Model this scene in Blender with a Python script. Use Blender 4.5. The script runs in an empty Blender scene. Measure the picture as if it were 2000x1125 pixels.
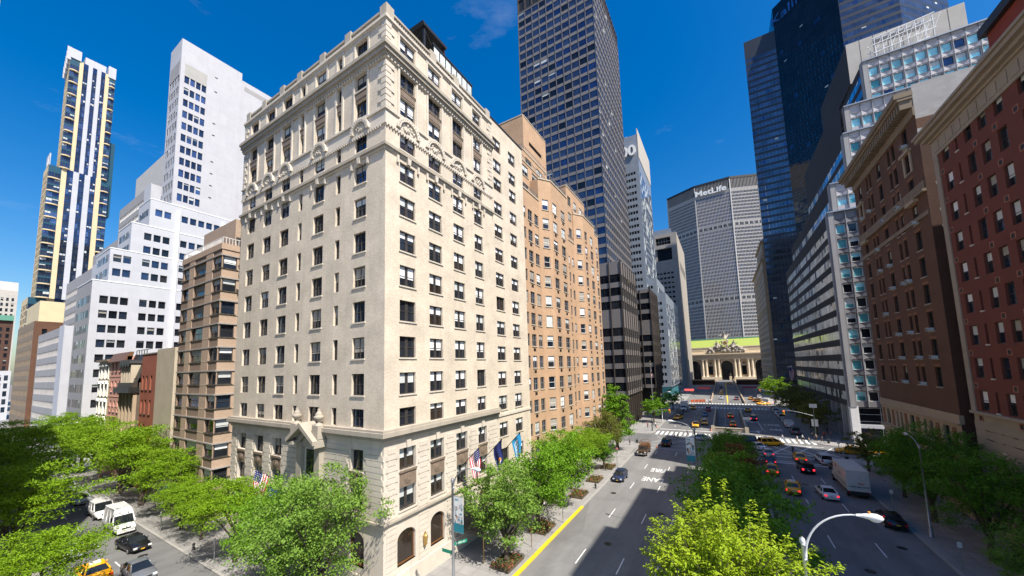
import bpy, math, random
from mathutils import Vector, Matrix
R = math.radians
random.seed(11)
scene = bpy.context.scene
COL = scene.collection
CAMPOS = Vector((0, 0, 20))

# ------------------------------------------------------------------ materials
def new_mat(name):
    m = bpy.data.materials.new(name); m.use_nodes = True
    nt = m.node_tree; nt.nodes.clear()
    out = nt.nodes.new('ShaderNodeOutputMaterial'); b = nt.nodes.new('ShaderNodeBsdfPrincipled')
    nt.links.new(b.outputs[0], out.inputs[0])
    return m, nt, b

def mixcol(nt, fac, a, b, mode='MIX'):
    n = nt.nodes.new('ShaderNodeMix'); n.data_type = 'RGBA'; n.blend_type = mode
    for s, v in ((n.inputs[0], fac), (n.inputs[6], a), (n.inputs[7], b)):
        if hasattr(v, 'is_output'): nt.links.new(v, s)
        elif isinstance(v, (int, float)): s.default_value = v
        else: s.default_value = (*v[:3], 1)
    return n.outputs[2]

def wallcoord(nt, sx=1, sz=1):
    g = nt.nodes.new('ShaderNodeNewGeometry'); s = nt.nodes.new('ShaderNodeSeparateXYZ')
    nt.links.new(g.outputs['Position'], s.inputs[0])
    a = nt.nodes.new('ShaderNodeMath'); a.operation = 'ADD'
    nt.links.new(s.outputs[0], a.inputs[0]); nt.links.new(s.outputs[1], a.inputs[1])
    c = nt.nodes.new('ShaderNodeCombineXYZ')
    nt.links.new(a.outputs[0], c.inputs[0]); nt.links.new(s.outputs[2], c.inputs[1])
    m = nt.nodes.new('ShaderNodeMapping'); m.inputs['Scale'].default_value = (sx, sz, 1)
    nt.links.new(c.outputs[0], m.inputs[0])
    return m.outputs[0]

def poscoord(nt, sc=(1, 1, 1)):
    g = nt.nodes.new('ShaderNodeNewGeometry')
    m = nt.nodes.new('ShaderNodeMapping'); m.inputs['Scale'].default_value = sc
    nt.links.new(g.outputs['Position'], m.inputs[0])
    return m.outputs[0]

def noise(nt, vec, scale, detail=4, rough=.6):
    n = nt.nodes.new('ShaderNodeTexNoise'); n.inputs['Scale'].default_value = scale
    n.inputs['Detail'].default_value = detail; n.inputs['Roughness'].default_value = rough
    if vec is not None: nt.links.new(vec, n.inputs['Vector'])
    return n.outputs['Fac']

def ramp(nt, fac, lo, hi):
    n = nt.nodes.new('ShaderNodeMapRange'); n.inputs[1].default_value = lo; n.inputs[2].default_value = hi
    nt.links.new(fac, n.inputs[0]); return n.outputs[0]

def plain(name, col, rough=.6, metal=0, var=.15, vscale=1.5, spec=.5, emit=0):
    """a weathered plain surface: base colour broken by world-space noise"""
    m, nt, b = new_mat(name)
    p = poscoord(nt)
    f = noise(nt, p, vscale)
    dark = [c * (1 - var) for c in col]; light = [min(1, c * (1 + var * .6)) for c in col]
    c = mixcol(nt, ramp(nt, f, .3, .7), dark, light)
    nt.links.new(c, b.inputs['Base Color'])
    b.inputs['Roughness'].default_value = rough; b.inputs['Metallic'].default_value = metal
    b.inputs['Specular IOR Level'].default_value = spec
    if emit:
        b.inputs['Emission Color'].default_value = (*col, 1); b.inputs['Emission Strength'].default_value = emit
    return m

def wallmat(name, col, var=.14, streak=.18, brick=0, mortar=None, rough=.85, bw=.24, bh=.085):
    """masonry: patches, rain streaks and (optionally) brick courses"""
    m, nt, b = new_mat(name)
    v1 = wallcoord(nt)
    big = ramp(nt, noise(nt, v1, .35, 5), .3, .72)
    c = mixcol(nt, big, [x * (1 - var) for x in col], [min(1, x * (1 + var * .5)) for x in col])
    v2 = wallcoord(nt, 1.6, .12)
    st = ramp(nt, noise(nt, v2, 1.0, 6, .7), .52, .8)
    c = mixcol(nt, mulf(nt, st, streak), c, [x * .45 for x in col])
    v3 = wallcoord(nt, 4.2, 11)
    fine = ramp(nt, noise(nt, v3, 1.0, 2), .35, .65)
    c = mixcol(nt, mulf(nt, fine, .15), c, [x * .62 for x in col])
    if brick:
        t = nt.nodes.new('ShaderNodeTexBrick'); nt.links.new(wallcoord(nt), t.inputs['Vector'])
        t.inputs['Scale'].default_value = 1; t.inputs['Brick Width'].default_value = bw; t.inputs['Row Height'].default_value = bh
        t.inputs['Mortar Size'].default_value = .012 if bw < 2 else .035; t.inputs['Bias'].default_value = 0
        t.inputs['Color1'].default_value = (1, 1, 1, 1); t.inputs['Color2'].default_value = (.68, .62, .58, 1) if bw < 2 else (.88, .88, .9, 1)
        mo = mortar or (.9, .88, .85)
        t.inputs['Mortar'].default_value = (*mo, 1)
        c = mixcol(nt, brick, c, mixcol(nt, 1.0, c, t.outputs['Color'], 'MULTIPLY'))
    nt.links.new(c, b.inputs['Base Color'])
    b.inputs['Roughness'].default_value = rough
    return m

def mulf(nt, f, k):
    n = nt.nodes.new('ShaderNodeMath'); n.operation = 'MULTIPLY'; nt.links.new(f, n.inputs[0]); n.inputs[1].default_value = k
    return n.outputs[0]

def glassmat(name, col=(.02, .025, .03), metal=0, rough=.04, spec=.6, wav=.03, wscale=.9):
    m, nt, b = new_mat(name)
    b.inputs['Metallic'].default_value = metal; b.inputs['Roughness'].default_value = rough
    b.inputs['Specular IOR Level'].default_value = spec
    p = poscoord(nt)
    f = noise(nt, p, .22, 3)
    c = mixcol(nt, ramp(nt, f, .35, .65), [x * .65 for x in col], [min(1, x * 1.25) for x in col])
    nt.links.new(c, b.inputs['Base Color'])
    bp = nt.nodes.new('ShaderNodeBump'); bp.inputs['Strength'].default_value = wav; bp.inputs['Distance'].default_value = 1
    nt.links.new(noise(nt, p, wscale, 2), bp.inputs['Height']); nt.links.new(bp.outputs[0], b.inputs['Normal'])
    return m

M = {}
M['cream_brick'] = wallmat('cream_brick', (.68, .60, .485), .2, .34, .6)
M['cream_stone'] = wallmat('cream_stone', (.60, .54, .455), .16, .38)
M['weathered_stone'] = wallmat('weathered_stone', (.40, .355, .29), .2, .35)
M['brown_trim'] = wallmat('brown_trim', (.25, .19, .13), .18, .25)
M['red_trim'] = wallmat('red_trim', (.34, .28, .215), .14, .25)
M['pier_grey'] = plain('pier_grey', (.115, .11, .115), .45, .2, .15)
M['tan_brick'] = wallmat('tan_brick', (.52, .345, .215), .16, .12, .7)
M['brown_brick'] = wallmat('brown_brick', (.155, .074, .042), .2, .15, .75, (.5, .45, .4))
M['dark_brick'] = wallmat('dark_brick', (.105, .050, .034), .2, .15, .75, (.5, .45, .4))
M['red_stucco'] = wallmat('red_stucco', (.155, .043, .028), .16, .14)
M['apt_brick'] = wallmat('apt_brick', (.295, .215, .16), .16, .15, .75)
M['apt_pink'] = wallmat('apt_pink', (.47, .35, .26), .10, .12, .6)
M['pale_stone'] = wallmat('pale_stone', (.50, .43, .33), .14, .25)
M['lime_stone'] = wallmat('lime_stone', (.42, .32, .22), .14, .25)
M['white_panel'] = wallmat('white_panel', (.50, .51, .545), .07, .14, .3, (.62, .62, .64), .85, 3.7, 3.78)
M['white_tower'] = wallmat('white_tower', (.49, .49, .52), .07, .16, .3, (.62, .62, .64), .85, 4.2, 3.78)
M['gray_panel'] = wallmat('gray_panel', (.34, .33, .33), .10, .12)
M['dark_metal'] = plain('dark_metal', (.030, .028, .027), .45, .3, .25)
M['bronze'] = plain('bronze', (.060, .048, .038), .5, .2, .2)
M['spandrel'] = plain('spandrel', (.175, .16, .155), .55, 0, .2, 3)
M['brown_panel'] = plain('brown_panel', (.20, .15, .11), .7, 0, .2, 3)
M['concrete'] = wallmat('concrete', (.40, .39, .37), .12, .2)
M['conc_tan'] = wallmat('conc_tan', (.36, .32, .27), .12, .2)
M['conc_pale'] = wallmat('conc_pale', (.46, .43, .39), .1, .25)
M['granite'] = wallmat('granite', (.33, .31, .29), .12, .12)
M['silver'] = plain('silver', (.30, .335, .38), .4, .35, .1, .4)
M['metgrid'] = wallmat('metgrid', (.44, .42, .405), .08, .08)
M['roof'] = plain('roof', (.16, .15, .145), .95, 0, .25)
M['black'] = plain('black', (.012, .012, .013), .5, 0, .3)
M['white'] = plain('white', (.78, .78, .77), .5, 0, .06)
M['blind'] = plain('blind', (.72, .74, .76), .8, 0, .08, .6)
M['shade'] = plain('shade', (.52, .55, .55), .8, 0, .12, .6)
M['curtain'] = plain('curtain', (.33, .31, .27), .9, 0, .25, 4)
M['frame_dark'] = plain('frame_dark', (.045, .040, .038), .5, 0, .2)
M['frame_white'] = plain('frame_white', (.70, .70, .68), .5, 0, .08)
M['frame_grey'] = plain('frame_grey', (.22, .22, .22), .5, 0, .1)
M['glass'] = glassmat('glass', (.018, .022, .028))
M['glass_room'] = glassmat('glass_room', (.035, .026, .020))
M['glass_blue'] = glassmat('glass_blue', (.16, .22, .34), .85, .06, .5, .02)
M['glass_deep'] = glassmat('glass_deep', (.055, .085, .14), .75, .05, .5, .02)
M['glass_navy'] = glassmat('glass_navy', (.05, .09, .17), .8, .07, .5, .015, .3)
M['glass_black'] = glassmat('glass_black', (.012, .016, .024), .3, .06, .5, .015)
M['glass_teal'] = glassmat('glass_teal', (.10, .36, .40), .1, .08, .5, .02)
M['glass_aqua'] = glassmat('glass_aqua', (.34, .72, .78), .05, .1, .5, .02)
M['glass_tower'] = glassmat('glass_tower', (.105, .125, .165), .8, .1, .5, .01, .2); M['glass_pale'] = glassmat('glass_pale', (.66, .70, .68), .0, .12, .5, .03)  # second glass: blinds plus bright street reflections put into a pale pane colour
M['band_glass'] = plain('band_glass', (.022, .024, .026), .35, 0, .3, 1, .25)
M['glass_mirror'] = glassmat('glass_mirror', (.42, .45, .47), .95, .05, .5, .06, .5)
M['green_metal'] = plain('green_metal', (.10, .28, .20), .6)
M['brass'] = plain('brass', (.45, .30, .10), .4, .6)

# ------------------------------------------------------------------ mesh builder
class MB:
    def __init__(s): s.v = []; s.f = []; s.m = []
    def face(s, pts, mi=0):
        n = len(s.v); s.v.extend([tuple(p) for p in pts]); s.f.append(tuple(range(n, n + len(pts)))); s.m.append(mi)
    def box(s, x0, x1, y0, y1, z0, z1, mi=0, T=None):
        c = [(x0, y0, z0), (x1, y0, z0), (x1, y1, z0), (x0, y1, z0), (x0, y0, z1), (x1, y0, z1), (x1, y1, z1), (x0, y1, z1)]
        if T: c = [tuple(T(*p)) for p in c]
        n = len(s.v); s.v.extend(c)
        for f in ((0, 3, 2, 1), (4, 5, 6, 7), (0, 1, 5, 4), (1, 2, 6, 5), (2, 3, 7, 6), (3, 0, 4, 7)):
            s.f.append(tuple(n + i for i in f)); s.m.append(mi)
    def prism(s, poly, a, b, mi=0, T=None):
        """extrude a 2-D polygon (p,q) from a to b; T maps (p,q,t) to xyz"""
        T = T or (lambda p, q, t: (p, q, t))
        k = len(poly); n = len(s.v)
        s.v.extend([tuple(T(p, q, a)) for p, q in poly]); s.v.extend([tuple(T(p, q, b)) for p, q in poly])
        s.f.append(tuple(n + i for i in reversed(range(k)))); s.m.append(mi)
        s.f.append(tuple(n + k + i for i in range(k))); s.m.append(mi)
        for i in range(k):
            j = (i + 1) % k; s.f.append((n + i, n + j, n + k + j, n + k + i)); s.m.append(mi)
    def tube(s, pts, rads, n=8, mi=0, cap=True):
        pts = [Vector(p) for p in pts]
        if isinstance(rads, (int, float)): rads = [rads] * len(pts)
        base = len(s.v); k = len(pts)
        for i, p in enumerate(pts):
            d = (pts[min(i + 1, k - 1)] - pts[max(i - 1, 0)]).normalized()
            a = d.cross(Vector((0, 0, 1)));
            if a.length < .05: a = d.cross(Vector((1, 0, 0)))
            a.normalize(); b = d.cross(a)
            for j in range(n):
                t = 2 * math.pi * j / n
                s.v.append(tuple(p + (a * math.cos(t) + b * math.sin(t)) * rads[i]))
        for i in range(k - 1):
            for j in range(n):
                q = base + i * n; s.f.append((q + j, q + (j + 1) % n, q + n + (j + 1) % n, q + n + j)); s.m.append(mi)
        if cap:
            s.f.append(tuple(base + j for j in range(n))); s.m.append(mi)
            s.f.append(tuple(base + (k - 1) * n + j for j in reversed(range(n)))); s.m.append(mi)
    def lathe(s, prof, cx=0, cy=0, cz=0, n=16, mi=0):
        s.tube([(cx, cy, cz + z) for r, z in prof], [r for r, z in prof], n, mi)
    def blob(s, c, rx, ry, rz, mi=0, n=8, m=5):
        base = len(s.v)
        for i in range(m + 1):
            th = math.pi * i / m
            for j in range(n):
                ph = 2 * math.pi * j / n
                s.v.append((c[0] + rx * math.sin(th) * math.cos(ph), c[1] + ry * math.sin(th) * math.sin(ph), c[2] + rz * math.cos(th)))
        for i in range(m):
            for j in range(n):
                q = base + i * n; s.f.append((q + j, q + n + j, q + n + (j + 1) % n, q + (j + 1) % n)); s.m.append(mi)
    def mesh(s, name, mats, off=(0, 0, 0), smooth=False):
        me = bpy.data.meshes.new(name)
        ox, oy, oz = off
        me.from_pydata([(x - ox, y - oy, z - oz) for x, y, z in s.v], [], s.f)
        for m in mats: me.materials.append(M[m] if isinstance(m, str) else m)
        me.polygons.foreach_set('material_index', s.m)
        if smooth: me.polygons.foreach_set('use_smooth', [True] * len(s.f))
        me.update(); return me
    def build(s, name, mats, parent=None, off=(0, 0, 0), smooth=False):
        if isinstance(mats, str) or not isinstance(mats, (list, tuple)): mats = [mats]
        return link(name, s.mesh(name, mats, off, smooth), parent)

def link(name, data, parent=None, loc=None, rz=0):
    o = bpy.data.objects.new(name, data); COL.objects.link(o)
    if parent: o.parent = parent
    if loc is not None: o.location = loc
    if rz: o.rotation_euler = (0, 0, rz)
    return o

def tag(o, label, cat, group=None, kind=None):
    o['label'] = label; o['category'] = cat
    if group: o['group'] = group
    if kind: o['kind'] = kind
    return o

def thing(name, label, cat, loc=(0, 0, 0), rz=0, group=None):
    o = link(name, None, None, loc, rz); o.empty_display_size = .5
    return tag(o, label, cat, group)

def struct(name, mb, mat, smooth=False):
    o = mb.build(name, mat, None, (0, 0, 0), smooth); o['kind'] = 'structure'; o['label'] = STRUCT_LABEL.get(name, name.replace('_', ' ')); o['category'] = name.replace('_', ' ')
    return o
STRUCT_LABEL = {}

def kids(o): return [c for c in o.children]
def dup(root, loc, rz, label=None, group=None):
    def cp(o, par):
        c = o.copy(); COL.objects.link(c); c.parent = par
        for k in kids(o): cp(k, c)
        return c
    r = cp(root, None); r.location = loc; r.rotation_euler = (0, 0, rz)
    if label: r['label'] = label
    if group: r['group'] = group
    return r

# ------------------------------------------------------------------ facades and buildings
class Face:
    """a vertical facade plane: u runs to the right seen from outside, d goes inwards"""
    def __init__(s, x, y, ang): s.x, s.y, s.a = x, y, R(ang); s.c, s.s = math.cos(s.a), math.sin(s.a)
    def __call__(s, u, d, z): return (s.x + s.c * u - s.s * d, s.y + s.s * u + s.c * d, z)

def S(x, y): return Face(x, y, 0)
def E(x, y): return Face(x, y, 90)
def W(x, y): return Face(x, y, -90)

STY = dict(
    sash2=dict(fr='frame_dark', t=.09, mid=.34, rail=1, panes=('glass', 'glass', 'glass_room'), bl=.85, blm=('blind', 'blind', 'shade'), blf=(.3, .62), sill='cream_stone'),
    sash2s=dict(fr='frame_dark', t=.08, mid=.07, rail=1, panes=('glass', 'glass', 'glass_deep'), bl=.45, blm=('curtain', 'curtain', 'shade'), blf=(.25, .8), sill='cream_stone'),
    slit=dict(fr='frame_dark', t=.06, mid=0, rail=1, panes=('glass',), bl=.15, blm=('curtain',), blf=(.3, .6), sill='cream_stone'),
    sash=dict(fr='frame_dark', t=.07, mid=0, rail=1, panes=('glass', 'glass', 'glass_deep'), bl=.6, blm=('shade', 'curtain', 'blind'), blf=(.3, .7), sill='frame_dark'),
    tan=dict(fr='frame_grey', t=.06, mid=.07, rail=1, panes=('glass', 'glass', 'glass_deep'), bl=.45, blm=('curtain', 'shade', 'blind'), blf=(.3, 1), sill='pale_stone'),
    tanw=dict(fr='frame_white', t=.08, mid=0, rail=1, panes=('glass', 'glass_deep'), bl=.75, blm=('blind', 'shade', 'curtain'), blf=(.4, 1), sill='pale_stone'),
    brown=dict(fr='black', t=.07, mid=.08, rail=1, panes=('glass', 'glass', 'glass_deep'), bl=.3, blm=('shade', 'curtain'), blf=(.3, .6), sill='conc_tan'),
    band=dict(fr='frame_dark', t=0, mid=0, rail=0, panes=('band_glass', 'band_glass', 'glass'), bl=.1, blm=('shade',), blf=(.2, .5), sill=None),
    white=dict(fr='frame_dark', t=.06, mid=0, rail=0, panes=('glass', 'glass_black', 'glass_deep'), bl=.25, blm=('curtain', 'shade'), blf=(.15, .4), sill=None),
    whiteb=dict(fr='frame_dark', t=.06, mid=0, rail=0, panes=('glass_deep', 'glass_deep', 'glass_blue'), bl=.1, blm=('shade',), blf=(.15, .4), sill=None),
    navy=dict(fr='black', t=.05, mid=.05, rail=0, panes=('glass_deep', 'glass_tower', 'glass_tower', 'glass_navy', 'glass_black', 'glass_tower', 'glass_tower'), bl=.04, blm=('shade',), blf=(.2, .6), sill=None),
    pod=dict(fr='black', t=.05, mid=.06, rail=0, panes=('glass_black', 'glass_black', 'glass'), bl=.03, blm=('brass',), blf=(.1, .3), sill=None),
    curt=dict(fr='black', t=.04, mid=0, rail=0, panes=('glass_tower',) * 30 + ('glass_navy',) * 2, bl=.02, blm=('shade',), blf=(.2, .5), sill=None),
    curtd=dict(fr='black', t=.04, mid=0, rail=0, panes=('glass_black',) * 40 + ('glass_deep',), bl=.006, blm=('shade',), blf=(.15, .4), sill=None),
    fold=dict(fr='frame_white', t=.13, mid=0, rail=0, panes=('glass_aqua', 'glass_aqua', 'glass_teal', 'glass_aqua', 'glass_aqua', 'glass_deep'), bl=.35, blm=('glass_aqua', 'shade'), blf=(.3, .6), sill=None),
    foldd=dict(fr='frame_white', t=.13, mid=0, rail=0, panes=('glass_teal', 'glass_teal', 'glass_black', 'glass'), bl=.55, blm=('glass_aqua', 'glass_aqua', 'shade'), blf=(.25, .7), sill=None),
    strip=dict(fr='frame_grey', t=0, mid=0, rail=0, panes=('glass_pale', 'glass_pale', 'glass_pale', 'glass_pale', 'glass_blue'), bl=.12, blm=('curtain', 'band_glass'), blf=(.2, .7), sill=None),
    met=dict(fr='metgrid', t=.0, mid=0, rail=0, panes=('glass_deep', 'glass_deep', 'glass_navy', 'glass'), bl=.0, blm=('shade',), blf=(.2, .5), sill=None),
    dark=dict(fr='frame_dark', t=.06, mid=0, rail=0, panes=('glass', 'glass_black'), bl=.15, blm=('curtain',), blf=(.2, .5), sill=None),
    tower5=dict(fr='frame_dark', t=.05, mid=.06, rail=1, panes=('glass_deep', 'glass_deep', 'glass_navy', 'glass_blue'), bl=.2, blm=('shade',), blf=(.2, .5), sill=None),
)
STY['stripb'] = dict(fr='frame_grey', t=0, mid=0, rail=0, panes=('glass_blue', 'glass_mirror', 'glass_blue', 'glass_pale'), bl=.1, blm=('glass_pale',), blf=(.2, .5), sill=None)
WCACHE = {}
def win_geo(mb, sty, w, h, depth, T, mi):
    """frame, meeting rail and mullion of one window"""
    s = STY[sty]; t = s['t']; d1 = depth; d0 = depth - .10
    if t > 0:
        mb.box(0, t, d0, d1, 0, h, mi, T); mb.box(w - t, w, d0, d1, 0, h, mi, T)
        mb.box(t, w - t, d0, d1, 0, t, mi, T); mb.box(t, w - t, d0, d1, h - t, h, mi, T)
    if s['rail']: mb.box(t, w - t, d0 + .02, d1, h * .5 - .035, h * .5 + .035, mi, T)
    if s['mid'] > 0 and w > .9: mb.box(w / 2 - s['mid'] / 2, w / 2 + s['mid'] / 2, d0 - .01, d1, t, h - t, mi, T)
def pane_pts(w, h, t, d, r):
    j = [r.uniform(-.012, .012) for _ in range(3)]
    return [(t, d + j[0], t), (w - t, d + j[1], t), (w - t, d + j[1] + j[2], h - t), (t, d + j[0] + j[2], h - t)]

SPLIT = set('coping pier belt band air_vent parapet pedestal attic attic_panel corner_pier string_course cornice frieze surround recess mechanical_band louvre vent plinth ledge base_pier lintel brick_panel entablature duct pilaster fascia corner_pier mechanical_band_post bulkhead_cornice'.split())
STUFFP = set('dentils rustication quoins fins folded_panel rib railing balustrade roof_rail panel_joint bracket rustic_band frieze_panel belt_panel vent_surround balcony louvre_post screen_frame crown_fins recess_grid transom column dormer dormer_pane dormer_hood pediment arch_moulding roof_fin'.split())
class Bld:
    def __init__(s, name, label, cat='building', loc=(0, 0, 0), group=None):
        s.root = thing(name, label, cat, loc, 0, group); s.L = loc; s.parts = {}; s.wins = []; s.pieces = []; s.cnt = {}; s.r = random.Random(hash(name) % 1000 if False else len(name) * 7 + int(abs(loc[0])))
    def mb(s, part, mat):
        k = (part, mat)
        if k not in s.parts: s.parts[k] = MB()
        return s.parts[k]
    def wall(s, F, w, z0, z1, mat, rects=(), depth=.25, part='wall', u0=0, revmat=None):
        m = s.mb(part, mat); us = {u0, u0 + w}; zs = {z0, z1}
        for a, b, c, d in rects: us.update((a, b)); zs.update((c, d))
        us = sorted(us); zs = sorted(zs); iu = {u: i for i, u in enumerate(us)}; iz = {z: i for i, z in enumerate(zs)}
        hole = set()
        for a, b, c, d in rects:
            for i in range(iu[a], iu[b]):
                for j in range(iz[c], iz[d]): hole.add((i, j))
        # merge cells of a row when free
        for j in range(len(zs) - 1):
            i = 0
            while i < len(us) - 1:
                if (i, j) in hole: i += 1; continue
                k = i
                while k + 1 < len(us) - 1 and (k + 1, j) not in hole: k += 1
                m.face([F(us[i], 0, zs[j]), F(us[k + 1], 0, zs[j]), F(us[k + 1], 0, zs[j + 1]), F(us[i], 0, zs[j + 1])]); i = k + 1
        if depth > 0:
            q = s.mb(part, revmat) if revmat else m
            for a, b, c, d in rects:
                e = depth
                q.face([F(a, 0, c), F(a, e, c), F(b, e, c), F(b, 0, c)]); q.face([F(a, 0, d), F(b, 0, d), F(b, e, d), F(a, e, d)])
                q.face([F(a, 0, c), F(a, 0, d), F(a, e, d), F(a, e, c)]); q.face([F(b, 0, c), F(b, e, c), F(b, e, d), F(b, 0, d)])
    def grid(s, F, w, z0, z1, mat, cols, rows, sty, depth=.25, u0=0, skip=None, part='wall', revmat=None):
        """wall pierced by cols x rows of windows; cols (u0,u1[,style]); rows (z0,z1[,style])"""
        rects = []
        for ci, c in enumerate(cols):
            for ri, r in enumerate(rows):
                if skip and skip(ci, ri): continue
                rects.append((c[0], c[1], r[0], r[1]))
                st = c[2] if len(c) > 2 else (r[2] if len(r) > 2 else sty)
                s.wins.append((F, c[0], c[1], r[0], r[1], st, depth))
        s.wall(F, w, z0, z1, mat, rects, depth, part, u0, revmat)
    def piece(s, part, mat):
        s.cnt[part] = s.cnt.get(part, 0) + 1
        if s.cnt[part] > 100: return s.mb('+' + part, mat)
        m = MB(); s.pieces.append((part, mat, m)); return m
    def box(s, part, mat, F, u0, u1, d0, d1, z0, z1): (s.piece(part, mat) if part in SPLIT else s.mb(part, mat)).box(u0, u1, d0, d1, z0, z1, 0, F)
    def flat(s, part, mat, x0, x1, y0, y1, z): s.mb(part, mat).face([(x0, y0, z), (x1, y0, z), (x1, y1, z), (x0, y1, z)])
    def shell(s, x0, x1, y0, y1, z0, z1, mat, faces='SENW', roof='roof', part='wall'):
        """plain faces of a block (S,E,N,W) and its roof deck"""
        if 'S' in faces: s.wall(S(x0, y0), x1 - x0, z0, z1, mat, part=part)
        if 'E' in faces: s.wall(E(x1, y0), y1 - y0, z0, z1, mat, part=part)
        if 'N' in faces: s.wall(Face(x1, y1, 180), x1 - x0, z0, z1, mat, part=part)
        if 'W' in faces: s.wall(W(x0, y1), y1 - y0, z0, z1, mat, part=part)
        if roof: s.flat('roof', roof, x0, x1, y0, y1, z1)
    def finish(s, limit=100):
        L = s.L; r = s.r
        for (part, mat), m in s.parts.items():
            o = m.build(part.lstrip('+'), mat, s.root, L)
            if part[0] == '+' or part in STUFFP: o['kind'] = 'stuff'
        for part, mat, m in s.pieces: m.build(part, mat, s.root, L)
        def score(w):
            F, a, b, c, d, st, dp = w; p = Vector(F((a + b) / 2, 0, (c + d) / 2)); v = p - CAMPOS
            out = Vector((F.s, -F.c, 0)); k = max(0, -v.normalized().dot(out))
            return (b - a) * (d - c) * k / v.length_squared
        ws = sorted(s.wins, key=score, reverse=True)
        near, far = ws[:limit], ws[limit:]
        for F, a, b, c, d, st, dp in near:
            sp = STY[st]; w, h = round(b - a, 2), round(d - c, 2)
            kf = (st, w, h, dp, 'f')
            if kf not in WCACHE:
                m = MB()
                win_geo(m, st, w, h, dp, None, 0)
                if sp['t'] <= 0: m.box(0, w, dp - .02, dp, 0, .03, 0)
                WCACHE[kf] = m.mesh('window', [sp['fr']])
            x, y, z = F(a, 0, c)
            o = link('window', WCACHE[kf], s.root, (x - L[0], y - L[1], z - L[2]), F.a)
            pm = r.choice(sp['panes']); var = r.randrange(3)
            kp = (w, h, dp, pm, var, sp['t'])
            if kp not in WCACHE:
                m = MB(); m.face(pane_pts(w, h, sp['t'] * .6, dp - .03, random.Random(var * 31 + int(w * 100)))); WCACHE[kp] = m.mesh('pane', [pm])
            link('pane', WCACHE[kp], o)
            if r.random() < sp['bl']:
                fr = round(r.uniform(*sp['blf']), 1); bm_ = r.choice(sp['blm']); kb = (w, h, dp, fr, bm_)
                if kb not in WCACHE:
                    m = MB(); t = sp['t']; m.box(t, w - t, dp - .065, dp - .05, h - t - (h - 2 * t) * fr, h - t, 0); WCACHE[kb] = m.mesh('blind', [bm_])
                link('blind', WCACHE[kb], o)
            if sp['sill']:
                ks = (w, 'sill', sp['sill'], dp)
                if ks not in WCACHE:
                    m = MB(); m.box(-.12, w + .12, -.10, dp - .1, -.14, .0, 0); WCACHE[ks] = m.mesh('sill', [sp['sill']])
                link('sill', WCACHE[ks], o)
        if far:
            m = MB(); mats = []
            def idx(n):
                if n not in mats: mats.append(n)
                return mats.index(n)
            for F, a, b, c, d, st, dp in far:
                sp = STY[st]; w, h = b - a, d - c
                T = lambda u, dd, z, F=F, a=a, c=c: F(a + u, dd, c + z)
                if sp['t'] > 0 and len(far) < 900:
                    win_geo(m, st, w, h, dp, T, idx(sp['fr']))
                m.face([T(*p) for p in pane_pts(w, h, sp['t'] * .6, dp - .03, r)], idx(r.choice(sp['panes'])))
                if r.random() < sp['bl']:
                    t = sp['t']; fr = r.uniform(*sp['blf']); zb = h - t - (h - 2 * t) * fr
                    m.face([T(t, dp - .06, zb), T(w - t, dp - .06, zb), T(w - t, dp - .06, h - t), T(t, dp - .06, h - t)], idx(r.choice(sp['blm'])))
            o = m.build('window', mats, s.root, L); o['kind'] = 'stuff'
        return s.root

def reg(n, start, pitch, w): return [(start + i * pitch, start + i * pitch + w) for i in range(n)]
def fit(n, a, b, frac): 
    p = (b - a) / n; return [(a + i * p + p * (1 - frac) / 2, a + i * p + p * (1 + frac) / 2) for i in range(n)]
SUN, SKYSTR, SKYSAT, EXPO = 5.0, .096, 1.48, .72
# ------------------------------------------------------------------ setting: ground, roads, pavements, markings
def asphalt(name, base, light=1.35):
    m, nt, b = new_mat(name)
    p = poscoord(nt, (.55, .06, 1)); f = ramp(nt, noise(nt, p, 1.0, 5, .65), .38, .66)
    c = mixcol(nt, f, base, [x * light for x in base])
    p2 = poscoord(nt); g = ramp(nt, noise(nt, p2, .16, 4), .5, .68)
    c = mixcol(nt, mulf(nt, g, .55), c, [x * .62 for x in base])
    v = nt.nodes.new('ShaderNodeTexVoronoi'); v.feature = 'DISTANCE_TO_EDGE'; v.inputs['Scale'].default_value = .16
    nt.links.new(p2, v.inputs['Vector'])
    crack = ramp(nt, v.outputs['Distance'], .008, .0)
    c = mixcol(nt, mulf(nt, crack, .3), c, [x * .45 for x in base])
    vc = nt.nodes.new('ShaderNodeTexVoronoi'); vc.inputs['Scale'].default_value = .11; nt.links.new(poscoord(nt, (1.4, .5, 1)), vc.inputs['Vector'])
    sp = nt.nodes.new('ShaderNodeSeparateColor'); nt.links.new(vc.outputs['Color'], sp.inputs[0])
    c = mixcol(nt, mulf(nt, ramp(nt, sp.outputs[0], .72, .74), .32), c, [x * .6 for x in base]); c = mixcol(nt, mulf(nt, ramp(nt, sp.outputs[1], .82, .84), .25), c, [x * 1.5 for x in base])
    fine = noise(nt, p2, 9, 3); c = mixcol(nt, mulf(nt, ramp(nt, fine, .35, .7), .3), c, [x * 1.6 for x in base])
    nt.links.new(c, b.inputs['Base Color']); b.inputs['Roughness'].default_value = .88
    return m
M['asphalt'] = asphalt('asphalt', (.142, .140, .137))
M['asphalt_side'] = asphalt('asphalt_side', (.12, .12, .12))
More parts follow.
